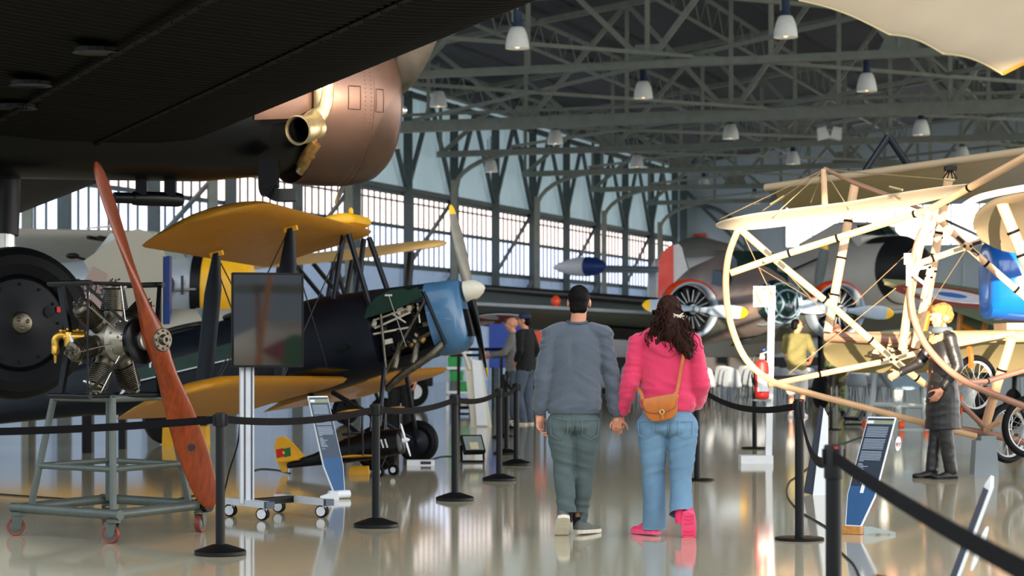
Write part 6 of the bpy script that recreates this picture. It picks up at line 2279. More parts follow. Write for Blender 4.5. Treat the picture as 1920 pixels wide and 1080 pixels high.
# white bracket with a quadrant on the close strut
m = MB()
o = at(1722, 510, 20.8)
k = 20.8 / F
def pg(pts): return [((a - 1722) * k, (510 - b) * k) for a, b in pts]
m.prism(pg([(1699, 536), (1699, 496), (1695, 496), (1695, 475), (1708, 475), (1708, 496), (1705, 496), (1705, 536)]), o, (1, 0, 0), (0, 0, 1), .03)
m.prism(pg([(1705, 500), (1724, 502), (1724, 508), (1705, 520)]), o, (1, 0, 0), (0, 0, 1), .03)
m.prism(pg([(1724, 500), (1746, 497), (1746, 503), (1724, 506)]), o, (1, 0, 0), (0, 0, 1), .02)
m.prism(pg([(1740, 500), (1746, 498), (1744, 518), (1738, 534), (1732, 530), (1738, 516)]), o, (1, 0, 0), (0, 0, 1), .02)
m.prism(pg([(1706, 514), (1712, 512), (1736, 530), (1732, 535)]), o, (1, 0, 0), (0, 0, 1), .02)
m.build('quadrant_bracket', 'sign_white', fo)
# spoked wheels
for px, py, Y, r, hd in ((1828, 722, 23.0, .29, .5), (1890, 812, 22.9, .29, .55), (1930, 800, 22.0, .29, .3)):
    c = at(px, py, Y)
    ax = V((-hd, .84, 0)).normalized()
    m = MB(); m.tube([c + (ax.cross(ZUP) * math.cos(a) + ZUP * math.sin(a)) * r for a in [2 * math.pi * q / 40 for q in range(40)]], .036, 10, closed=True); ty = m.build('wheel_tyre', 'rubber', fo)
    m = MB(); m.lathe([(r - .03, -.02), (r - .05, 0), (r - .03, .02)], c, ax, 40, cap=False); m.build('wheel_rim', 'alu', ty)
    m = MB()
    for q in range(20):
        a = 2 * math.pi * q / 20
        m.tube([c + ax * (.04 if q % 2 else -.04), c + (ax.cross(ZUP) * math.cos(a) + ZUP * math.sin(a)) * (r - .045)], .004, 4)
    m.build('spokes_of_wheel' if False else 'spoking', 'steel_bright', ty)
    m = MB(); m.lathe([(.03, -.06), (.035, -.03), (.035, .03), (.03, .06)], c, ax, 12); m.build('wheel_hub', 'steel_worn', ty)
for pts in ([(1817, 652, 22.7), (1821, 670, 22.65), (1820, 688, 22.7)], [(1797, 780, 22.8), (1800, 765, 22.7), (1800, 745, 22.8)], [(1848, 730, 22.6), (1860, 736, 22.5), (1872, 745, 22.6)]):
    q = spline([at(*p) for p in pts], 4); m = MB(); m.tube(q, .03, 6); m.build('lashing_strap', 'strap_orange', fo)
g = fl(1845, 889)
p = thing('plinth', 'tapered pale grey plinth under the crossed skids of the pioneer biplane', 'plinth', g)
m = MB()
z1 = at(0, 815, g.y).z
m.loft([[V((g.x + a * s, g.y + b * s, z)) for a, b in ((-.13, -.13), (.13, -.13), (.13, .13), (-.13, .13))] for z, s in ((0, 1.0), (z1 - .06, .82))])
m.build('plinth_block', 'plinth_grey', p, sharp=20)
m = MB(); m.box((g.x + .03, g.y, z1 - .035), (.16, .2, .05)); m.build('cradle', 'plinth_grey', p)

# ------------------------------------------------------------------ glossy blue nose at the right edge
bl = thing('blue_aircraft', 'glossy bright blue aircraft nose beside the pilot mannequin', 'aircraft', (at(1900, 520, 26).x, 26, 0))
c = at(1960, 520, 26)
m = MB()
rings = []
for x, ry, rz, dz in ((-.71, .1, .18, -.05), (-.74, .3, .36, -.06), (-.72, .42, .47, -.04), (-.62, .5, .52, .0), (-.4, .56, .56, .02), (.3, .6, .6, .02), (2.5, .55, .55, .05)):
    ring = []
    for k2 in range(28):
        t = 2 * math.pi * k2 / 28
        cs, sn = math.cos(t), math.sin(t)
        ring.append(c + V((x - .0, ry * math.copysign(abs(cs) ** .7, cs), dz + rz * (math.copysign(abs(sn) ** .8, sn) if sn > 0 else math.copysign(abs(sn) ** .5, sn)))))
    rings.append(ring)
m.loft(rings); m.build('nose_shell', 'blue_gloss', bl, sharp=50)
m = MB(); m.tube([c + V((-.35, -.2, .35)), c + V((-.8, -.35, .45)), c + V((-1.5, -.5, .75))], .018, 6); m.build('brace_rod', 'wire_dark', bl)
m = MB(); m.box(c + V((.2, 0, -.6)), (1.5, .7, .08)); m.build('keel_board', 'wood_pale', bl)
for x in (-.35,):
    m = MB(); m.beam(c + V((x, -.1, -.62)), V((c.x + x - .02, c.y - .1, 1.45)), .13, .13); m.build('support_post', 'fabric_white', bl)
m = MB(); m.tube([c + V((.5, .3, -.5)), V((c.x + .5, c.y + .3, 0))], .06, 8); m.build('support_leg', 'black_metal', bl)

# ------------------------------------------------------------------ camouflaged biplane with a roundel, behind
ny = thing('camouflage_biplane', 'green camouflaged biplane with red, white and blue roundel on its tilted wing', 'aircraft', (at(1820, 700, 34).x, 34, 0))
A, B_ = at(1655, 530, 36.0), at(1900, 600, 32.5)
bk = V((.3, .9, .02)).normalized()
m = MB()
q = [A + V((0, 0, -.02)), at(1672, 537, 35.5), B_, at(1920, 560, 34.5), at(1800, 541, 36.5)]
up = V((0, 0, .05))
pa, pb_, pc_ = at(1655, 528, 36.2), at(1850, 606, 33.2), at(1850, 549, 36.3)
pn_ = (pb_ - pa).cross(pc_ - pa)


def onp(px, py):
    r = at(px, py, 1.0) - V((0, 0, EYE))
    return V((0, 0, EYE)) + r * ((pa - V((0, 0, EYE))).dot(pn_) / r.dot(pn_))


lo2 = [onp(*q) for q in ((1655, 528), (1740, 566), (1850, 606), (1990, 660), (1990, 585), (1850, 549), (1760, 535))]
m.add(lo2 + [p + up for p in lo2], [tuple(range(7)), tuple(range(13, 6, -1))] + [(k3, 7 + k3, 7 + (k3 + 1) % 7, (k3 + 1) % 7) for k3 in range(7)])
nw = m.build('wing', 'camo_green', ny)
# roundel in the plane of the wing
o = onp(1784, 562)
e1 = (onp(1850, 582) - onp(1720, 541)).normalized()
nrm = (lo2[2] - lo2[0]).cross(lo2[5] - lo2[0]).normalized()
e2 = nrm.cross(e1).normalized()
dn = nrm if nrm.dot(o - V((0, 0, EYE))) < 0 else -nrm
pl0 = lo2[0]
o = o - nrm * (o - pl0).dot(nrm) + (dn * abs(nrm.z) * .05 if dn.z > 0 else V((0, 0, 0)))
for r_, mm, h in ((.95, 'roundel_red', .012), (.62, 'roundel_white', .02), (.24, 'roundel_blue', .028)):
    m = MB(); m.prism([(r_ * math.cos(a), r_ * math.sin(a)) for a in [2 * math.pi * k3 / 40 for k3 in range(40)]], o + dn * h, e1, e2, .008); m.build('roundel', mm, nw)
m = MB(); m.beam(at(1661, 531, 35.9), at(1745, 563, 34.4), .06, .05); m.build('wing_edge', 'fabric_olive', ny)
m = MB(); m.loft([[at(px, py, 35.5) + V((0, hw * math.cos(2 * math.pi * k3 / 16), hh * math.sin(2 * math.pi * k3 / 16))) for k3 in range(16)] for px, py, hw, hh in ((1770, 612, .3, .25), (1800, 612, .4, .34), (1880, 612, .42, .38), (2000, 612, .4, .34))]); m.build('fuselage', 'camo_green', ny)
for a, b in (((1748, 565), (1728, 640)), ((1802, 585), (1795, 645)), ((1850, 600), (1838, 640)), ((1798, 607), (1842, 628))):
    m = MB(); m.tube([at(*a, 34.4), at(*b, 34.4)], .05, 8); m.build('strut', 'wood_orange', ny)
m = MB(); wing(m, at(2000, 690, 33), at(1800, 700, 35), 1.5, V((0, 1, -.1)), ZUP, n=8); m.build('lower_wing', 'camo_green', ny)
for px in (1845, 1900):
    c = at(px, 0, 34); m = MB(); m.lathe([(.25, -.05), (.33, 0), (.25, .05)], V((c.x, 34, .34)), (1, .3, 0), 20); m.tube([V((c.x, 34, .34)), at(px + 5, 640, 34.5)], .04, 6); m.build('wheel', 'rubber', ny)

# ------------------------------------------------------------------ silver twin-engined bomber trainer
def wpt(o, h, s, a, b, z): return V(o) + h * a + s * b + V((0, 0, z))


BH, BS = V((.259, -.966, 0)), V((-.966, -.259, 0))
BO = at(1462, 575, 43.2)
tw = thing('twin_engined_aircraft', 'silver twin-engined aircraft with glazed nose, orange engine rings and red fin behind the couple', 'aircraft', (BO.x, BO.y + 3, 0))
def b_(a, b, z): return wpt(BO, BH, BS, a, b, z)
m = MB()
FB = [(-.2, .42, .45, .1), (-.6, .55, .6, .12), (-1.6, .66, .8, .2), (-2.6, .72, .95, .3), (-4.5, .7, .9, .12), (-7, .45, .55, -.2), (-9.6, .12, .2, -.6)]
m.loft([[b_(a, w * math.cos(2 * math.pi * k3 / 28), dz + hh * math.sin(2 * math.pi * k3 / 28)) for k3 in range(28)] for a, w, hh, dz in FB]); fb = m.build('fuselage', 'silver_pink', tw, sharp=60)
m = MB(); m.loft([[b_(a, w * math.cos(2 * math.pi * k3 / 24), dz + hh * math.sin(2 * math.pi * k3 / 24)) for k3 in range(24)] for a, w, hh, dz in ((-.25, .43, .46, .1), (.1, .4, .42, .08), (.35, .3, .32, .05), (.5, .1, .12, .02))]); m.build('glazed_nose', 'glass_dark', tw)
m = MB()
for s in (-.38, 0, .38):
    m.tube(spline([b_(-.25, s, .55 - .1 * abs(s)), b_(.2, s * .85, .44), b_(.5, s * .3, .05), b_(.2, s * .85, -.34), b_(-.25, s, -.36)], 4), .022, 6)
m.tube([b_(.2, .4 * math.cos(q * .3927), .07 + .41 * math.sin(q * .3927)) for q in range(16)], .022, 6, closed=True)
m.tube([b_(.4, .27 * math.cos(q * .3927), .05 + .28 * math.sin(q * .3927)) for q in range(16)], .02, 6, closed=True)
m.build('nose_frame', 'silver_blue', tw)
for s in (-1, 1):
    m = MB(); m.prism([(-2.0, .5), (-1.3, .45), (-1.35, .72), (-1.9, .8)], b_(0, .63 * s, 0), BH, ZUP, .2); m.build('cockpit_window', 'glass_dark', tw)
m = MB(); m.prism([(-1.75, .95), (-1.2, .7), (-1.25, .98), (-1.7, 1.2)], b_(0, 0, 0), BH, ZUP, .9); m.build('windscreen', 'glass_dark', tw)
def engine_twin(s):
    eo = b_(-.7 if s > 0 else -.7, 1.62 * s, -.05)
    m = MB(); m.lathe([(.56, 0), (.6, -.06), (.61, -.2), (.6, -.45), (.56, -.46), (.5, -.1), (.53, -.02), (.56, 0)], eo, BH, 40, cap=False); cwl = m.build('engine_cowling', 'prop_blue', tw, sharp=60)
    m = MB(); m.lathe([(.565, .01), (.615, -.06), (.62, -.3), (.612, -.3)], eo, BH, 30, cap=False, u=V((0, 0, 1)), a0=-65, a1=65); m.build('orange_ring', 'orange_red', cwl)
    m = MB(); m.lathe([(.5, -.35), (.3, -.3), (.18, -.2), (.14, -.05), (.1, .05)], eo, BH, 24)
    for q in range(9):
        d = BS * math.cos(q * .698) + ZUP * math.sin(q * .698)
        m.lathe([(.09, .14), (.09, .44)], eo - BH * .22, d, 10)
    m.build('radial_cylinders' if False else 'engine_core', 'black_metal', cwl)
    m = MB()
    for q in range(18):
        d = BS * math.cos(q * .349) + ZUP * math.sin(q * .349)
        m.tube([eo + d * .1 - BH * .1, eo + d * .4 - BH * .12], .012, 5)
    m.lathe([(.12, -.1), (.1, .06)], eo, BH, 16)
    m.build('push_rod', 'silver_paint', cwl)
    m = MB(); m.loft([[eo + BH * a + BS * (w * math.cos(2 * math.pi * k3 / 20)) + V((0, 0, dz + hh * math.sin(2 * math.pi * k3 / 20))) for k3 in range(20)] for a, w, hh, dz in ((-.4, .5, .5, 0), (-1.4, .45, .42, -.1), (-2.8, .2, .2, -.3))]); m.build('nacelle', 'silver_dull', tw)
    m = MB(); m.lathe([(.07, .0), (.075, .2), (.05, .26)], eo, BH, 16); m.build('propeller_hub', 'silver_paint', tw)
    for sg in (1, -1):
        rad = (BS * math.cos(R(4 if s > 0 else 6)) + ZUP * math.sin(R(4))) * sg
        tn2 = BH.cross(rad)
        hb2 = eo + BH * .18
        def rg(r, hw, th, dg):
            cdd = tn2 * math.cos(R(dg)) + BH * math.sin(R(dg)); n2 = rad.cross(cdd)
            return [hb2 + rad * r + cdd * hw * math.cos(2 * math.pi * k3 / 12) + n2 * th * math.sin(2 * math.pi * k3 / 12) for k3 in range(12)]
        m = MB(); m.loft([rg(.08, .05, .05, 50), rg(.25, .08, .04, 40), rg(.5, .14, .03, 28), rg(.8, .15, .02, 20), rg(.98, .13, .015, 17)]); b2_ = m.build('propeller_blade', 'prop_blue', tw)
        m = MB(); m.loft([rg(.98, .13, .015, 17), rg(1.06, .1, .012, 16), rg(1.12, .05, .01, 15), rg(1.14, .01, .005, 15)]); m.build('blade_tip', 'signal_yellow', b2_)
    c = eo - BH * 1.0; g = V((c.x, c.y, .36))
    m = MB(); m.tube([c, g], .06, 8); m.lathe([(.2, -.1), (.36, -.05), (.36, .05), (.2, .1)], g, BS, 22); m.build('undercarriage', 'rubber', tw)


engine_twin(1); engine_twin(-1)
bkk = (-BH * 1 + V((0, 0, -.21))).normalized()
for s, LEr, tipz in ((1, 1.3, .12), (-1, 1.3, .2)):
    m = MB(); p0_, p1_ = b_(-1.2, .5 * s, -.2), b_(-1.75, 6.35 * s, .08)
    wing(m, p0_, p1_, 3.0, bkk, ZUP, th=.1, camber=.01, n=18, tip1=.9, ch1=1.5); ww = m.build('wing', 'under_grey', tw, sharp=60)
    m = MB(); m.tube([p0_.lerp(p1_, .3) + V((0, -.02, .0)), p0_.lerp(p1_, .94) + V((0, -.02, .0))], .04, 8); m.build('leading_edge', 'silver_paint', ww)  # pale tube puts the highlight along the leading edge into the colour
    if s > 0:
        e1 = (p1_ - p0_).normalized(); n_ = e1.cross(bkk).normalized(); dn = n_ if n_.z < 0 else -n_
        oc = p0_.lerp(p1_, .80) + bkk * .95 + dn * .1
        m = MB(); m.prism([(.62 * math.cos(a), .62 * math.sin(a)) for a in [2 * math.pi * k3 / 32 for k3 in range(32)]], oc, e1, bkk, .01); rd = m.build('roundel', 'roundel_white', ww)
        m = MB()
        for a in range(4):
            u1 = e1 * math.cos(R(90 * a)) + bkk * math.sin(R(90 * a)); u2 = -e1 * math.sin(R(90 * a)) + bkk * math.cos(R(90 * a))
            m.prism([(.0, -.06), (.26, -.08), (.5, -.22), (.5, .22), (.26, .08), (0, .06)], oc + dn * .01, u1, u2, .008)
        m.build('red_cross', 'roundel_red', rd)
        m = MB(); m.prism([(1.2, .9), (2.6, .9), (2.4, 1.9), (1.4, 1.9)], p0_ + dn * .16, e1, bkk, .02); m.build('dark_panel', 'black_metal', ww)  # plain dark panel on the wing underside
        m = MB(); m.ball(p1_ + V((.0, .2, .05)), (.12, .2, .1)); m.build('tip_light', 'orange_red', ww)
        m = MB(); m.ball(p0_.lerp(p1_, .63) + bkk * .3 + V((0, 0, .2)), (.1, .1, .13)); m.build('beacon', 'orange_red', ww)
TF = b_(-9.6, 0, -.2)
m = MB(); m.tube([TF + V((0, 0, -.4)), V((TF.x, TF.y, .1))], .06, 8); m.build('tail_leg', 'black_metal', tw)

# ------------------------------------------------------------------ large silver airliner with a black nose
AH = V((.45, -.893, 0)); AS = V((-.893, -.45, 0))
AO = at(1737, 496, 57)
al = thing('airliner', 'large silver airliner with black nose and cockpit windows behind the twin-engined aircraft', 'aircraft', (AO.x - 3, AO.y + 5, 0))
def a_(a, b, z): return wpt(AO, AH, AS, a * 1.14, b * 1.14, z * 1.14)
FA = [(0, .02, .02, 0), (-.12, .25, .28, 0), (-.4, .5, .52, -.03), (-.9, .75, .8, -.1), (-1.5, .92, .9, -.2), (-2.2, 1.05, 1.0, -.26), (-4, 1.15, 1.15, -.45), (-8, 1.15, 1.2, -1.3), (-12, .9, .95, -1.8), (-17, .3, .4, -2.3)]
def aring(a, w, h, dz, n=36): return [a_(a, w * math.cos(2 * math.pi * k3 / n), dz + h * math.sin(2 * math.pi * k3 / n)) for k3 in range(n)]
m = MB(); m.loft([aring(*q) for q in FA[2:]]); fa = m.build('fuselage', 'airliner_white', al, sharp=60)
m = MB(); m.loft([aring(*q) for q in FA[:3]] + [aring(-.95, .785, .83, -.1)])
top = lambda a, w, h, dz: [a_(a, w * math.cos(R(52 + 76 * k3 / 18)), dz + h * math.sin(R(52 + 76 * k3 / 18))) for k3 in range(19)]
m.loft([top(-.9, .775, .82, -.1), top(-1.62, .95, .935, -.2)], cap=False, closed=False)
m.build('black_nose', 'boot_black', fa)
m = MB(); m.loft([[a_(a, w * c1, z - dz) for c1, dz in ((-1, .35), (-.95, .05), (-.5, 0), (.5, 0), (.95, .05), (1, .35))] for a, w, z in ((-1.75, .62, .74), (-2.1, .66, 1.06), (-2.7, .72, 1.14), (-4.2, .75, .7))])
cp = m.build('cockpit_roof', 'airliner_white', al)
for s0, s1, mm in ((.03, .42, 'glass_dark'), (-.42, -.03, 'glass_dark'), (.46, .68, 'glass_dark'), (-.68, -.46, 'glass_lens')):
    m = MB()
    q = [a_(-1.68 - .6 * s0 * s0, s0, .76), a_(-1.68 - .6 * s1 * s1, s1, .76), a_(-1.98 - .6 * s1 * s1, s1 * .94, 1.04 - .1 * abs(s1)), a_(-1.98 - .6 * s0 * s0, s0 * .94, 1.04 - .1 * abs(s0))]
    m.add(q + [p + AH * .07 + V((0, 0, .03)) for p in q], [(3, 2, 1, 0), (4, 5, 6, 7), (0, 1, 5, 4), (1, 2, 6, 5), (2, 3, 7, 6), (3, 0, 4, 7)]); m.build('windscreen_pane', mm, cp)
m = MB(); m.tube([a_(-2.5 - k3 * .6, 1.19, .25 - k3 * .13) for k3 in range(9)], .03, 6); m.build('cheat_line', 'black_metal', fa)
m = MB(); m.tube([a_(-2.9, 1.12 * math.cos(q), -.28 + 1.18 * math.sin(q)) for q in [-1 + k3 * .12 for k3 in range(12)]], .025, 6); m.build('propeller_warning_line', 'signal_red', fa)
ab = (-AH + V((0, 0, -.15))).normalized()
m = MB(); p0_, p1_ = a_(-6, 1.0, -2.0), a_(-6, 13, -.9)
p0_ = at(1340, 574, 61.1); dd = (at(897, 538, 56.5) - at(1207, 563, 60.1)); p1_ = at(897, 538, 56.5) + dd.normalized() * .4
wing(m, p0_, p1_, 4.0, ab, ZUP, th=.11, camber=.01, n=16, tip1=1.0, ch1=2.4); wa = m.build('wing', 'silver_blue', al, sharp=60)
m = MB(); m.tube([p0_.lerp(p1_, q) + V((0, -.02, -.02)) for q in (0, .25, .5, .75, .96)], [.13, .13, .12, .11, .09], 12); m.build('rubber_boot', 'boot_black', wa)
m = MB(); c = at(1470, 560, 59.3); m.lathe([(.6, 0), (.7, -.2), (.7, -1.2), (.5, -3)], c, AH, 24); m.build('engine_cowling', 'silver_dull', al)
for dg in (12, 132, 252):
    hb3 = at(1532, 545, 57.6); rad = AS * math.sin(R(-dg)) + ZUP * math.cos(R(dg)); tn3 = AH.cross(rad)
    m = MB(); m.loft([[hb3 + rad * r + tn3 * w * math.cos(2 * math.pi * k3 / 10) + AH * (.04 * math.sin(2 * math.pi * k3 / 10)) for k3 in range(10)] for r, w in ((.05, .08), (.4, .16), (.9, .17), (1.15, .14))]); bd3 = m.build('propeller_blade', 'deep_blue' if False else 'steel_dark', al)
    m = MB(); m.loft([[hb3 + rad * r + tn3 * w * math.cos(2 * math.pi * k3 / 10) + AH * (.04 * math.sin(2 * math.pi * k3 / 10)) for k3 in range(10)] for r, w in ((1.15, .14), (1.28, .1), (1.34, .03))]); m.build('blade_tip', 'signal_yellow', bd3)
m = MB(); m.tube([at(1532, 545, 57.5), c], .1, 8); m.build('propeller_shaft', 'silver_dull', al)
g = a_(-6, 2.5, 0); m = MB(); m.tube([V((g.x, g.y, .5)), V((g.x, g.y, 1.8))], .1, 8); m.lathe([(.3, -.15), (.5, -.08), (.5, .08), (.3, .15)], V((g.x, g.y, .5)), AS, 24); m.build('undercarriage', 'rubber', al)

# ------------------------------------------------------------------ jet with blue-nosed tip tank, far back
je = thing('jet_aircraft', 'white jet with a dark blue nosed tip tank in front of the bright windows', 'aircraft', at(1130, 640, 70) * V((1, 1, 0)) if False else V((at(1130, 640, 70).x, 70, 0)))
c = at(1108, 500, 70)
m = MB(); m.lathe([(.02, -1.3), (.16, -1.0), (.3, -.4), (.32, .1)], c + V((-.2, 0, 0)), V((.8, -.6, 0)), 20); tk = m.build('tip_tank', 'white_plastic', je)
m = MB(); m.lathe([(.322, .1), (.3, .4), (.2, .68), (.02, .85)], c + V((-.2, 0, 0)), V((.8, -.6, 0)), 20); m.build('tank_nose', 'deep_blue', tk)
m = MB(); wing(m, at(1440, 510, 72), at(1115, 503, 70.3), 2.2, V((.0, 1, -.03)), ZUP, th=.09, n=10, tip1=.1); m.build('wing', 'silver_blue', je)
m = MB(); m.loft([[at(px, py, 72) + V((0, w * math.cos(2 * math.pi * k3 / 20), h * math.sin(2 * math.pi * k3 / 20))) for k3 in range(20)] for px, py, w, h in ((1215, 545, .5, .6), (1228, 535, .8, .9), (1330, 535, .9, 1.0), (1460, 530, .6, .7))]); m.build('fuselage', 'white_plastic', je)
m = MB(); m.tube([at(1240, 560, 72), V((at(1240, 0, 72).x, 72, 0))], .12, 8); m.build('undercarriage_leg', 'black_metal', je)
ft = thing('grey_fuselage', 'rounded pale grey aircraft fuselage with a faint door outline far back', 'aircraft', V((at(1340, 0, 80).x, 80, 0)))
m = MB(); m.loft([[at(px, py, 80) + V((0, w * math.cos(2 * math.pi * k3 / 24), w * math.sin(2 * math.pi * k3 / 24))) for k3 in range(24)] for px, py, w in ((1240, 500, .3), (1275, 490, .8), (1310, 492, 1.0), (1370, 505, .95), (1430, 515, .5))]); fx = m.build('fuselage_shell', 'silver_dull', ft)
m = MB(); m.tube([at(a, b, 78.9) for a, b in ((1343, 470), (1358, 472), (1375, 492), (1360, 496))], .03, 6, closed=True); m.build('door_outline', 'steel_dark', fx)
m = MB(); m.tube([at(1330, 520, 80), V((at(1330, 0, 80).x, 80, 0))], .15, 8); m.build('support_leg', 'black_metal', ft)

# ------------------------------------------------------------------ red and white fin of a machine behind the twin
rw = thing('aircraft_fin', 'tall red and white aircraft tail fin rising behind the orange engine ring', 'aircraft tail', V((at(1265, 0, 57).x, 57, 0)))
m = MB(); m.prism(outline([(1233, 600), (1235, 492), (1241, 474), (1258, 459), (1262, 462), (1263, 600)], 57), (0, 57, 0), (1, 0, 0), (0, 0, 1), .16); m.build('fin', 'fin_red', rw)
m = MB(); m.prism(outline([(1263.5, 600), (1262.5, 460), (1272, 457), (1278, 464), (1298, 535), (1300, 600)], 57), (0, 57, 0), (1, 0, 0), (0, 0, 1), .14); m.build('rudder', 'fin_white', rw)
m = MB(); m.tube([at(1278, 466, 57), at(1298, 535, 57), at(1301, 600, 57)], .05, 6); m.build('trailing_edge', 'boot_black', rw)
m = MB(); m.tube([at(1225, 606, 57), at(1310, 603, 57)], [.35, .2], 12); m.tube([at(1262, 605, 57), V((at(1262, 0, 57).x, 57, 0))], .1, 8); m.build('tail_boom', 'silver_dull', rw)

# ------------------------------------------------------------------ cream machine behind the eye, mirrored in the screen
cr = thing('cream_aircraft', 'cream aircraft with red wedge and green roundel, mirrored in the upright screen', 'aircraft', (7.4, -2.6, 0))
m = MB(); m.loft([[V((x, -2.6 + hw * math.cos(2 * math.pi * q / 20), z + hh * math.sin(2 * math.pi * q / 20))) for q in range(20)] for x, hw, hh, z in ((5.75, .05, .05, 1.2), (6.0, .3, .32, 1.2), (6.6, .48, .55, 1.22), (8.0, .5, .58, 1.22), (12, .3, .3, 1.3))]); m.build('fuselage', 'fabric_white', cr)
m = MB(); m.prism([(.34 * math.cos(a), .34 * math.sin(a)) for a in [2 * math.pi * q / 24 for q in range(24)]], (6.9, -2.06, 1.2), (-1, 0, 0), (0, 0, 1), .03); rd_ = m.build('roundel', 'flag_green', cr)
m = MB(); m.prism([(0, -.2), (.42, .0), (0, .2)], (6.62, -2.04, 1.25), (-1, 0, 0), (0, 0, 1), .03); m.build('red_wedge', 'roundel_red', cr)
m = MB(); m.box((7.6, -2.3, 2.35), (3.4, 1.3, .12)); m.build('wing', 'camo_green', cr)
for x in (6.15, 7.4): m = MB(); m.beam((x, -1.9, .3), (x - .12, -1.8, 2.3), .1, .06); m.build('strut', 'wood_brown', cr)
m = MB(); m.tube([(5.75, -1.5, .0), (6.2, -1.5, 2.9)], .05, 8); m.build('mast', 'wood_orange', cr)
for y in (-2.2, -3.0): m = MB(); m.lathe([(.2, -.05), (.3, 0), (.2, .05)], (6.6, y, .3), (0, 1, 0), 20); m.tube([(6.6, y, .3), (6.7, -2.6, .9)], .04, 6); m.build('wheel', 'rubber', cr)
m = MB(); m.tube([(11.8, -2.6, 1.2), (11.8, -2.6, 0)], .05, 6); m.build('tail_support', 'black_metal', cr)
# ------------------------------------------------------------------ white shell chairs in rows
def make_chair():
    t = thing('shell_chair', 'x', 'chair', (0, 0, 0), 'white shell chairs in rows under the silver aircraft')
    m = MB()
    G = []
    prof = [(.22, .44), (.15, .455), (0, .44), (-.14, .435), (-.2, .47), (-.235, .58), (-.26, .72), (-.275, .82), (-.278, .85)]
    for i, (y, z) in enumerate(prof):
        w = .21 if i < 5 else .215 - .018 * (i - 4) ** 1.35
        G.append([V((w * x, y + .05 * x * x * (1 if i > 3 else 0), z + .02 * x * x * (1 if i < 5 else 0))) for x in (-1, -.6, -.2, .2, .6, 1)])
    n1 = len(G) * 6
    vs = [p for r in G for p in r] + [p + V((0, -.008 if i > 4 else 0, -.012 if i < 5 else 0)) for i, r in enumerate(G) for p in r]
    fs = []
    for i in range(len(G) - 1):
        for k in range(5):
            a, b, c, d = i * 6 + k, i * 6 + k + 1, (i + 1) * 6 + k + 1, (i + 1) * 6 + k
            fs += [(a, b, c, d), (n1 + d, n1 + c, n1 + b, n1 + a)]
    m.add(vs, fs)
    m.build('seat_shell', 'chair_white', t, sharp=60)
    for sx in (-1, 1):
        for y0, y1 in ((.12, .22), (-.12, -.26)):
            q = MB(); q.tube([(sx * .17, y0, .44), (sx * .21, y1, 0)], .012, 6); q.build('leg', 'chair_leg', t)
    return t


ch = make_chair()
first = True
random.seed(4)
for row, (Y, x0, n) in enumerate(((45.5, 2.0, 12), (47.6, 2.1, 13), (49.6, 2.2, 13))):
    for k in range(n):
        x = x0 + k * .56
        o = ch if first else copy_tree(ch)
        first = False
        o.location = (x, Y + .12 * k, 0)
        o.rotation_euler = (0, 0, R(178 + random.uniform(-6, 6)) if False else R(-20 + random.uniform(-5, 5)))
        o['label'] = 'white shell chair in rows between the pink hoodie and the olive T-shirt man'

# ------------------------------------------------------------------ fire extinguisher on its white stand
g = fl(1441, 868)
st = thing('extinguisher_stand', 'white post with square pictogram sign and flat foot holding the fire extinguisher', 'signpost', (g.x, g.y, 0))
Y = g.y
m = MB(); m.beam(V((g.x, Y, 0.02)), at(1447, 536, Y), .075, .05, up=V((0, 1, 0))); m.build('post', 'sign_white', st)
m = MB(); a, b = at(1387, 873, Y), at(1447, 873, Y); m.box(V(((a.x + b.x) / 2, Y, .045)), (b.x - a.x, .3, .09)); m.build('foot', 'sign_white', st)
sc = at(1433, 556, Y - .04)
m = MB(); m.box(sc, (.255, .02, .24)); sg_ = m.build('sign_plate', 'sign_white', st)
m = MB(); m.box(sc + V((-.003, -.012, 0)), (.21, .006, .2)); m.build('sign_field', 'wood_orange', sg_)
m = MB(); m.prism([(-.075, -.02), (-.05, .02), (-.03, .07), (.02, .085), (.06, .085), (.055, .04), (.05, -.09), (-.03, -.09), (-.03, -.03)], sc + V((0, -.018, 0)), (1, 0, 0), (0, 0, 1), .006); m.build('pictogram', 'sign_white', sg_)
m = MB(); m.box(at(1428, 750, Y), (.2, .16, .02)); m.build('bracket', 'sign_grey', st)
e = at(1429, 750, Y - .04)
fe = thing('fire_extinguisher', 'red fire extinguisher with white labels on the white stand', 'fire extinguisher', e)
m = MB(); m.lathe([(.07, 0), (.08, .015), (.082, .05), (.082, .36), (.07, .42), (.035, .45), (.03, .46)], e + V((0, 0, .015)), ZUP, 28); bo = m.build('cylinder', 'signal_red', fe)
m = MB(); m.lathe([(.0835, .1), (.0835, .3)], e, ZUP, 24, cap=False, a0=225, a1=330, u=V((1, 0, 0))); m.build('label', 'sign_white', bo)
m = MB(); m.lathe([(.03, .47), (.034, .5), (.02, .54)], e, ZUP, 14); m.beam(e + V((-.02, 0, .53)), e + V((.09, 0, .57)), .02, .012); m.build('valve', 'ivory', fe)
m = MB(); m.ball(e + V((.02, 0, .58)), .022, n=10, m=8); m.build('gauge_cap', 'deep_blue', fe)
m = MB(); m.tube(spline([e + V((-.02, 0, .51)), e + V((-.09, -.02, .5)), e + V((-.11, -.02, .35)), e + V((-.095, -.02, .08))], 6), .013, 8); m.build('hose', 'black_metal', fe)

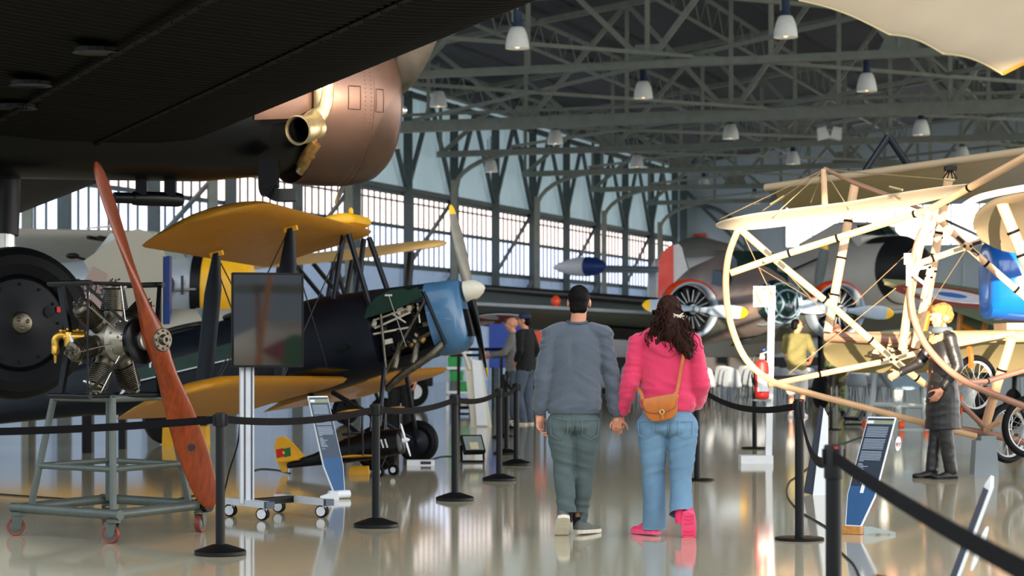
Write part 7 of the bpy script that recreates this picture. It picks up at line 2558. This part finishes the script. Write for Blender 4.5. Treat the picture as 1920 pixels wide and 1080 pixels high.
# ------------------------------------------------------------------ pale trestle with a grey float
g0 = fl(1628, 806)
tsY = g0.y
ts = thing('trestle', 'pale green tubular trestle on orange wheels behind the pilot mannequin', 'trestle', (at(1690, 0, tsY).x, tsY, 0))
for a, b in (((1624, 808), (1645, 692)), ((1688, 812), (1676, 690)), ((1735, 808), (1728, 700)), ((1680, 806), (1692, 700))):
    m = MB(); m.tube([at(*a, tsY), at(*b, tsY)], .05, 8); m.build('leg', 'camo_green' if False else 'sign_grey', ts)
for a, b in (((1632, 758), (1742, 762)), ((1628, 805), (1742, 807)), ((1643, 692), (1740, 690))):
    m = MB(); m.tube([at(*a, tsY), at(*b, tsY)], .045, 8); m.build('cross_rail', 'sign_grey', ts)
for px in (1624, 1688, 1735):
    c = at(px, 0, tsY); m = MB(); m.lathe([(.03, -.04), (.08, -.04), (.08, .04), (.03, .04)], V((c.x, tsY, .08)), (1, .2, 0), 16); m.build('wheel', 'strap_orange', ts)
fl_ = thing('float_hull', 'grey-blue aircraft float resting on the pale trestle', 'float', (at(1690, 0, tsY).x, tsY, at(0, 735, tsY).z))
m = MB()
m.loft([[at(1650 + dx * s, 684, tsY) + V((0, yy, 0)) if False else at(px, py, tsY) + V((0, yy, 0)) for px, py, yy in pts] for pts, dx, s in (([(1640, 688, .3), (1640, 690, -.3), (1648, 700, -.2), (1648, 700, .2)], 0, 0), ([(1662, 684, .4), (1662, 684, -.4), (1668, 728, -.25), (1668, 728, .25)], 0, 0), ([(1700, 680, .42), (1700, 680, -.42), (1700, 731, -.28), (1700, 731, .28)], 0, 0), ([(1740, 680, .4), (1740, 680, -.4), (1726, 724, -.25), (1726, 724, .25)], 0, 0))])
m.build('hull', 'silver_blue', fl_, sharp=20)
m = MB(); m.tube([at(1632, 655, tsY), at(1645, 672, tsY)], .05, 8); m.build('orange_cap', 'wood_orange', fl_)
m = MB(); m.lathe([(.04, 0), (.04, .25), (.07, .3), (.09, .42)], at(1658, 684, tsY), ZUP, 14); m.build('fitting', 'sign_white', fl_)
m = MB(); m.box(at(1700, 677, tsY), (.8, .5, .08)); m.build('deck', 'steel_dark', fl_)

# ------------------------------------------------------------------ small things on the floor
def floodlight(px, py, label, w=.42, h=.3, tw=0):
    g = fl(px, py)
    t = thing('floodlight', label, 'floodlight', g)
    M3 = Matrix.Rotation(R(tw), 3, 'Z') @ Matrix.Rotation(R(-38), 3, 'X')
    c = g + V((0, .05, .2))
    m = MB(); m.box(c, (w, .06, h), M3); m.box(c + M3 @ V((0, .045, 0)), (w * .8, .05, h * .8), M3); m.build('housing', 'black_metal', t)
    m = MB(); m.box(c + M3 @ V((0, -.031, 0)), (w * .86, .006, h * .82), M3); m.build('lens', 'glass_lens', t)
    m = MB(); m.box(c + M3 @ V((0, -.036, -.04)), (w * .4, .004, h * .4), M3); m.build('led_plate', 'glass_led', t)
    m = MB()
    for s in (-1, 1): m.tube([c + M3 @ V((s * w * .53, .02, 0)), g + V((s * w * .5, .12, .012)), g + V((s * w * .5, -.1, .012))], .014, 6)
    m.tube([g + V((-w * .5, -.1, .012)), g + V((w * .5, -.1, .012))], .014, 6)
    m.build('bracket', 'black_metal', t)
    return t


floodlight(886, 866, 'black floor floodlight with tilted lens between the aisle posts', w=.26, h=.24, tw=20)
floodlight(1606, 796, 'black floor floodlight lying tilted beside the camouflage figure', w=.4, h=.3, tw=-60)
floodlight(868, 776, 'small black floor floodlight behind the tall cream display board', w=.26, h=.22, tw=20)
g = fl(789, 872)
pb2 = thing('power_strip', 'white power adapter box with dark writing on the floor beside the pedal biplane', 'adapter', g)
m = MB(); m.box(g + V((0, 0, .03)), (.31, .16, .06)); m.build('casing', 'white_plastic', pb2)
m = MB(); m.box(g + V((.06, -.082, .03)), (.12, .003, .035)); m.build('printed_label', 'text_dark', pb2)
g = fl(671, 890)
bx = thing('wheel_chock', 'yellow block on the floor under the pedal biplane', 'wheel chock', g)
m = MB(); m.box(g + V((0, .2, .04)), (.22, .16, .08), top=.9); m.build('block', 'yellow_bright', bx)
g = fl(345, 836)
bx = thing('floor_box', 'yellow box on the floor behind the wooden propeller blade', 'box', g)
m = MB(); m.box(g + V((0, .2, .13)), (.6, .4, .26), top=.97); m.build('box_body', 'yellow_bright', bx)


def cable(label, pts, r=.007):
    q = spline([fl(*p) + V((0, 0, r)) for p in pts], 8)
    m = MB(); m.tube(q, r, 6)
    return tag(m.build('cable', 'black_metal'), label, 'cable')


cable('black cable winding over the floor past the flat-footed post towards the camera', [(1640, 812), (1570, 838), (1500, 890), (1480, 905), (1476, 930), (1500, 960), (1552, 992), (1560, 1016), (1580, 1040), (1600, 1060), (1612, 1085)])
cable('black cable lying on the floor across the trolley and behind its legs', [(-40, 925), (60, 932), (180, 940), (310, 945), (340, 935), (400, 925)])
cable('black cable from the white adapter box towards the floor floodlight', [(806, 864), (822, 858), (838, 856), (850, 857)], .006)
cable('thin dark cable at the tail of the pedal biplane', [(470, 885), (490, 880), (520, 882), (545, 888)], .006)
cab = MB(); q = spline([at(462, 690, 17.0), at(452, 760, 17.0), at(446, 830, 17.0), at(428, 890, 17.05), V((at(412, 0, 17.1).x, 17.1, .008))], 8); cab.tube(q, .007, 6)
tag(cab.build('cable', 'black_metal'), 'black mains cable hanging down beside the white television column', 'cable')
g = V(((1668 - 960) * 7.2 / F, 7.2, 0))
br = thing('floor_bracket', 'small dark metal bracket at the very bottom beside the black cable', 'bracket', (at(1655, 1078, 8.2).x, 8.2, 0))
c = at(1658, 1079, 8.2)
m = MB(); m.beam(V((c.x, 8.2, 0)), c + V((-.02, 0, 0)), .05, .03, up=V((0, 1, 0))); m.beam(c + V((-.03, 0, .0)), c + V((.06, 0, -.03)), .03, .015); m.build('bracket_arm', 'leather_dark', br)

# ------------------------------------------------------------------ banners, shelves and carts down the aisle
def panel(name, label, cat, px0, px1, py0, py1, Y, mm, leg=True):
    t = thing(name, label, cat, (at((px0 + px1) / 2, 0, Y).x, Y, 0))
    a, b = at(px0, py0, Y), at(px1, py1, Y)
    m = MB(); m.box((a + b) / 2, (abs(b.x - a.x), .05, abs(a.z - b.z))); m.build('face', mm, t)
    m = MB()
    for s in (.1, .9): x = a.x + (b.x - a.x) * s; m.beam(V((x, Y, 0)), V((x, Y, min(a.z, b.z) + .02)), .05)
    m.build('stand', 'black_metal', t)
    return t


panel('display_banner', 'deep blue display banner behind the man in the navy cap', 'banner', 917, 985, 607, 690, 44, 'banner_blue')
panel('display_banner', 'small orange-red banner beside the shoulder of the man in the grey sweater', 'banner', 1000, 1024, 621, 650, 44.5, 'orange_red')
sh = thing('shelf_cart', 'white shelf cart with green bins behind the navy propeller tips', 'cart', (at(858, 0, 44).x, 44, 0))
for py in (662, 690, 735):
    a, b = at(838, py, 44), at(884, py, 44); m = MB(); m.box((a + b) / 2, (b.x - a.x, .5, .05)); m.build('shelf', 'white_plastic', sh)
for px in (839, 883):
    a = at(px, 655, 44); m = MB(); m.beam(V((a.x, 44, 0)), a, .06); m.build('upright', 'alu', sh)
for px, py in ((853, 678), (856, 705), (872, 725)):
    m = MB(); m.box(at(px, py, 43.9), (.26, .3, .2), top=1.1); m.build('bin', 'banner_green', sh)
br_ = thing('crowd_railing', 'low black railing in front of the blue banner', 'railing', (at(920, 0, 40).x, 40, 0))
m = MB(); m.tube([at(845, 655, 40), at(975, 655, 40)], .035, 6); m.tube([at(845, 666, 40), at(975, 666, 40)], .03, 6); m.build('rail', 'black_metal', br_)
for px in (860, 900, 940):
    a = at(px, 655, 40); m = MB(); m.beam(V((a.x, 40, 0)), a, .06); m.build('rail_post', 'black_metal', br_)
wt = thing('ground_trolley', 'small dark cart with a white-hubbed wheel under the navy nose', 'cart', (at(770, 0, 46).x, 46, 0))
c = at(775, 740, 46); m = MB(); m.lathe([(.1, -.1), (.3, -.1), (.34, 0), (.3, .1), (.1, .1)], V((c.x, 46, .34)), (.3, -.95, 0), 24); wl_ = m.build('wheel', 'rubber', wt)
m = MB(); m.lathe([(.16, -.13), (.16, .13)], V((c.x, 46, .34)), (.3, -.95, 0), 20); m.build('wheel_disc', 'white_plastic', wl_)
m = MB(); m.box(V((c.x - .2, 46.4, .6)), (1.2, .5, .3)); m.build('cart_body', 'black_metal', wt)
da = thing('black_panel_truck', 'long low dark ground cart under the silver aircraft behind the chairs', 'cart', (at(1330, 0, 58).x, 58, 0))
m = MB(); m.box(V((at(1330, 0, 58).x, 58, .75)), (7.5, .8, .5)); m.build('cart_body', 'black_metal', da)
for px in (1130, 1530):
    c = at(px, 0, 57.7); m = MB(); m.lathe([(.1, -.1), (.3, -.1), (.3, .1), (.1, .1)], V((c.x, 57.7, .3)), (0, 1, 0), 20); m.build('wheel', 'rubber', da)

# ------------------------------------------------------------------ light, sky, camera
w = bpy.data.worlds.new('World'); scene.world = w; w.use_nodes = True
nt = w.node_tree
bg = nt.nodes['Background']
tcw = nt.nodes.new('ShaderNodeTexCoord'); sep = nt.nodes.new('ShaderNodeSeparateXYZ'); rmp = nt.nodes.new('ShaderNodeValToRGB')
nt.links.new(tcw.outputs['Generated'], sep.inputs[0]); nt.links.new(sep.outputs['Z'], rmp.inputs['Fac']); nt.links.new(rmp.outputs[0], bg.inputs['Color'])
rmp.color_ramp.elements[0].position = .0; rmp.color_ramp.elements[0].color = (1, .95, .9, 1)      # bright hazy horizon
rmp.color_ramp.elements[1].position = .6; rmp.color_ramp.elements[1].color = (.27, .29, .32, 1)
k_ = rmp.color_ramp.elements.new(.22); k_.color = (.83, .84, .86, 1)
bg.inputs['Strength'].default_value = 6.0


def spot(name, loc, aim, radius, power, col, blend=.15, size=.15):
    l = bpy.data.lights.new(name, 'SPOT')
    d = V(aim) - V(loc)
    l.energy = power; l.color = col; l.spot_size = 2 * math.atan(radius / d.length); l.spot_blend = blend; l.shadow_soft_size = size
    o = bpy.data.objects.new(name, l); COL.objects.link(o)
    o.location = loc; o.rotation_euler = d.to_track_quat('-Z', 'Y').to_euler()
    return o


WARM = (1.0, .82, .62)
spot('sun_through_door', (-3, -46, 4.0), (5.6, 23, 1.9), 3.4, 1300000, WARM, .12)
spot('sun_through_gap', (30.4, -31, 10.0), (-1.7, 19.4, 4.1), .98, 380000, (1.0, .76, .56), .3)
cam = bpy.data.cameras.new('Camera'); co = bpy.data.objects.new('Camera', cam); COL.objects.link(co); scene.camera = co
cam.sensor_fit = 'HORIZONTAL'; cam.sensor_width = 36; cam.lens = F / 1920 * 36; cam.shift_y = (HZ - 540) / 1920
co.location = (0, 0, EYE); co.rotation_euler = (R(90), 0, 0); cam.clip_end = 400
cam.dof.use_dof = True; cam.dof.focus_distance = 15.5; cam.dof.aperture_fstop = 3.8
vs_ = scene.view_settings
vs_.view_transform = 'Standard'; vs_.look = 'None'; vs_.exposure = 0.0; vs_.gamma = 1.0; vs_.use_curve_mapping = False
scene.cycles.max_bounces = 6; scene.cycles.diffuse_bounces = 3; scene.cycles.glossy_bounces = 3; scene.cycles.use_denoising = True
scene.cycles.sample_clamp_indirect = 6
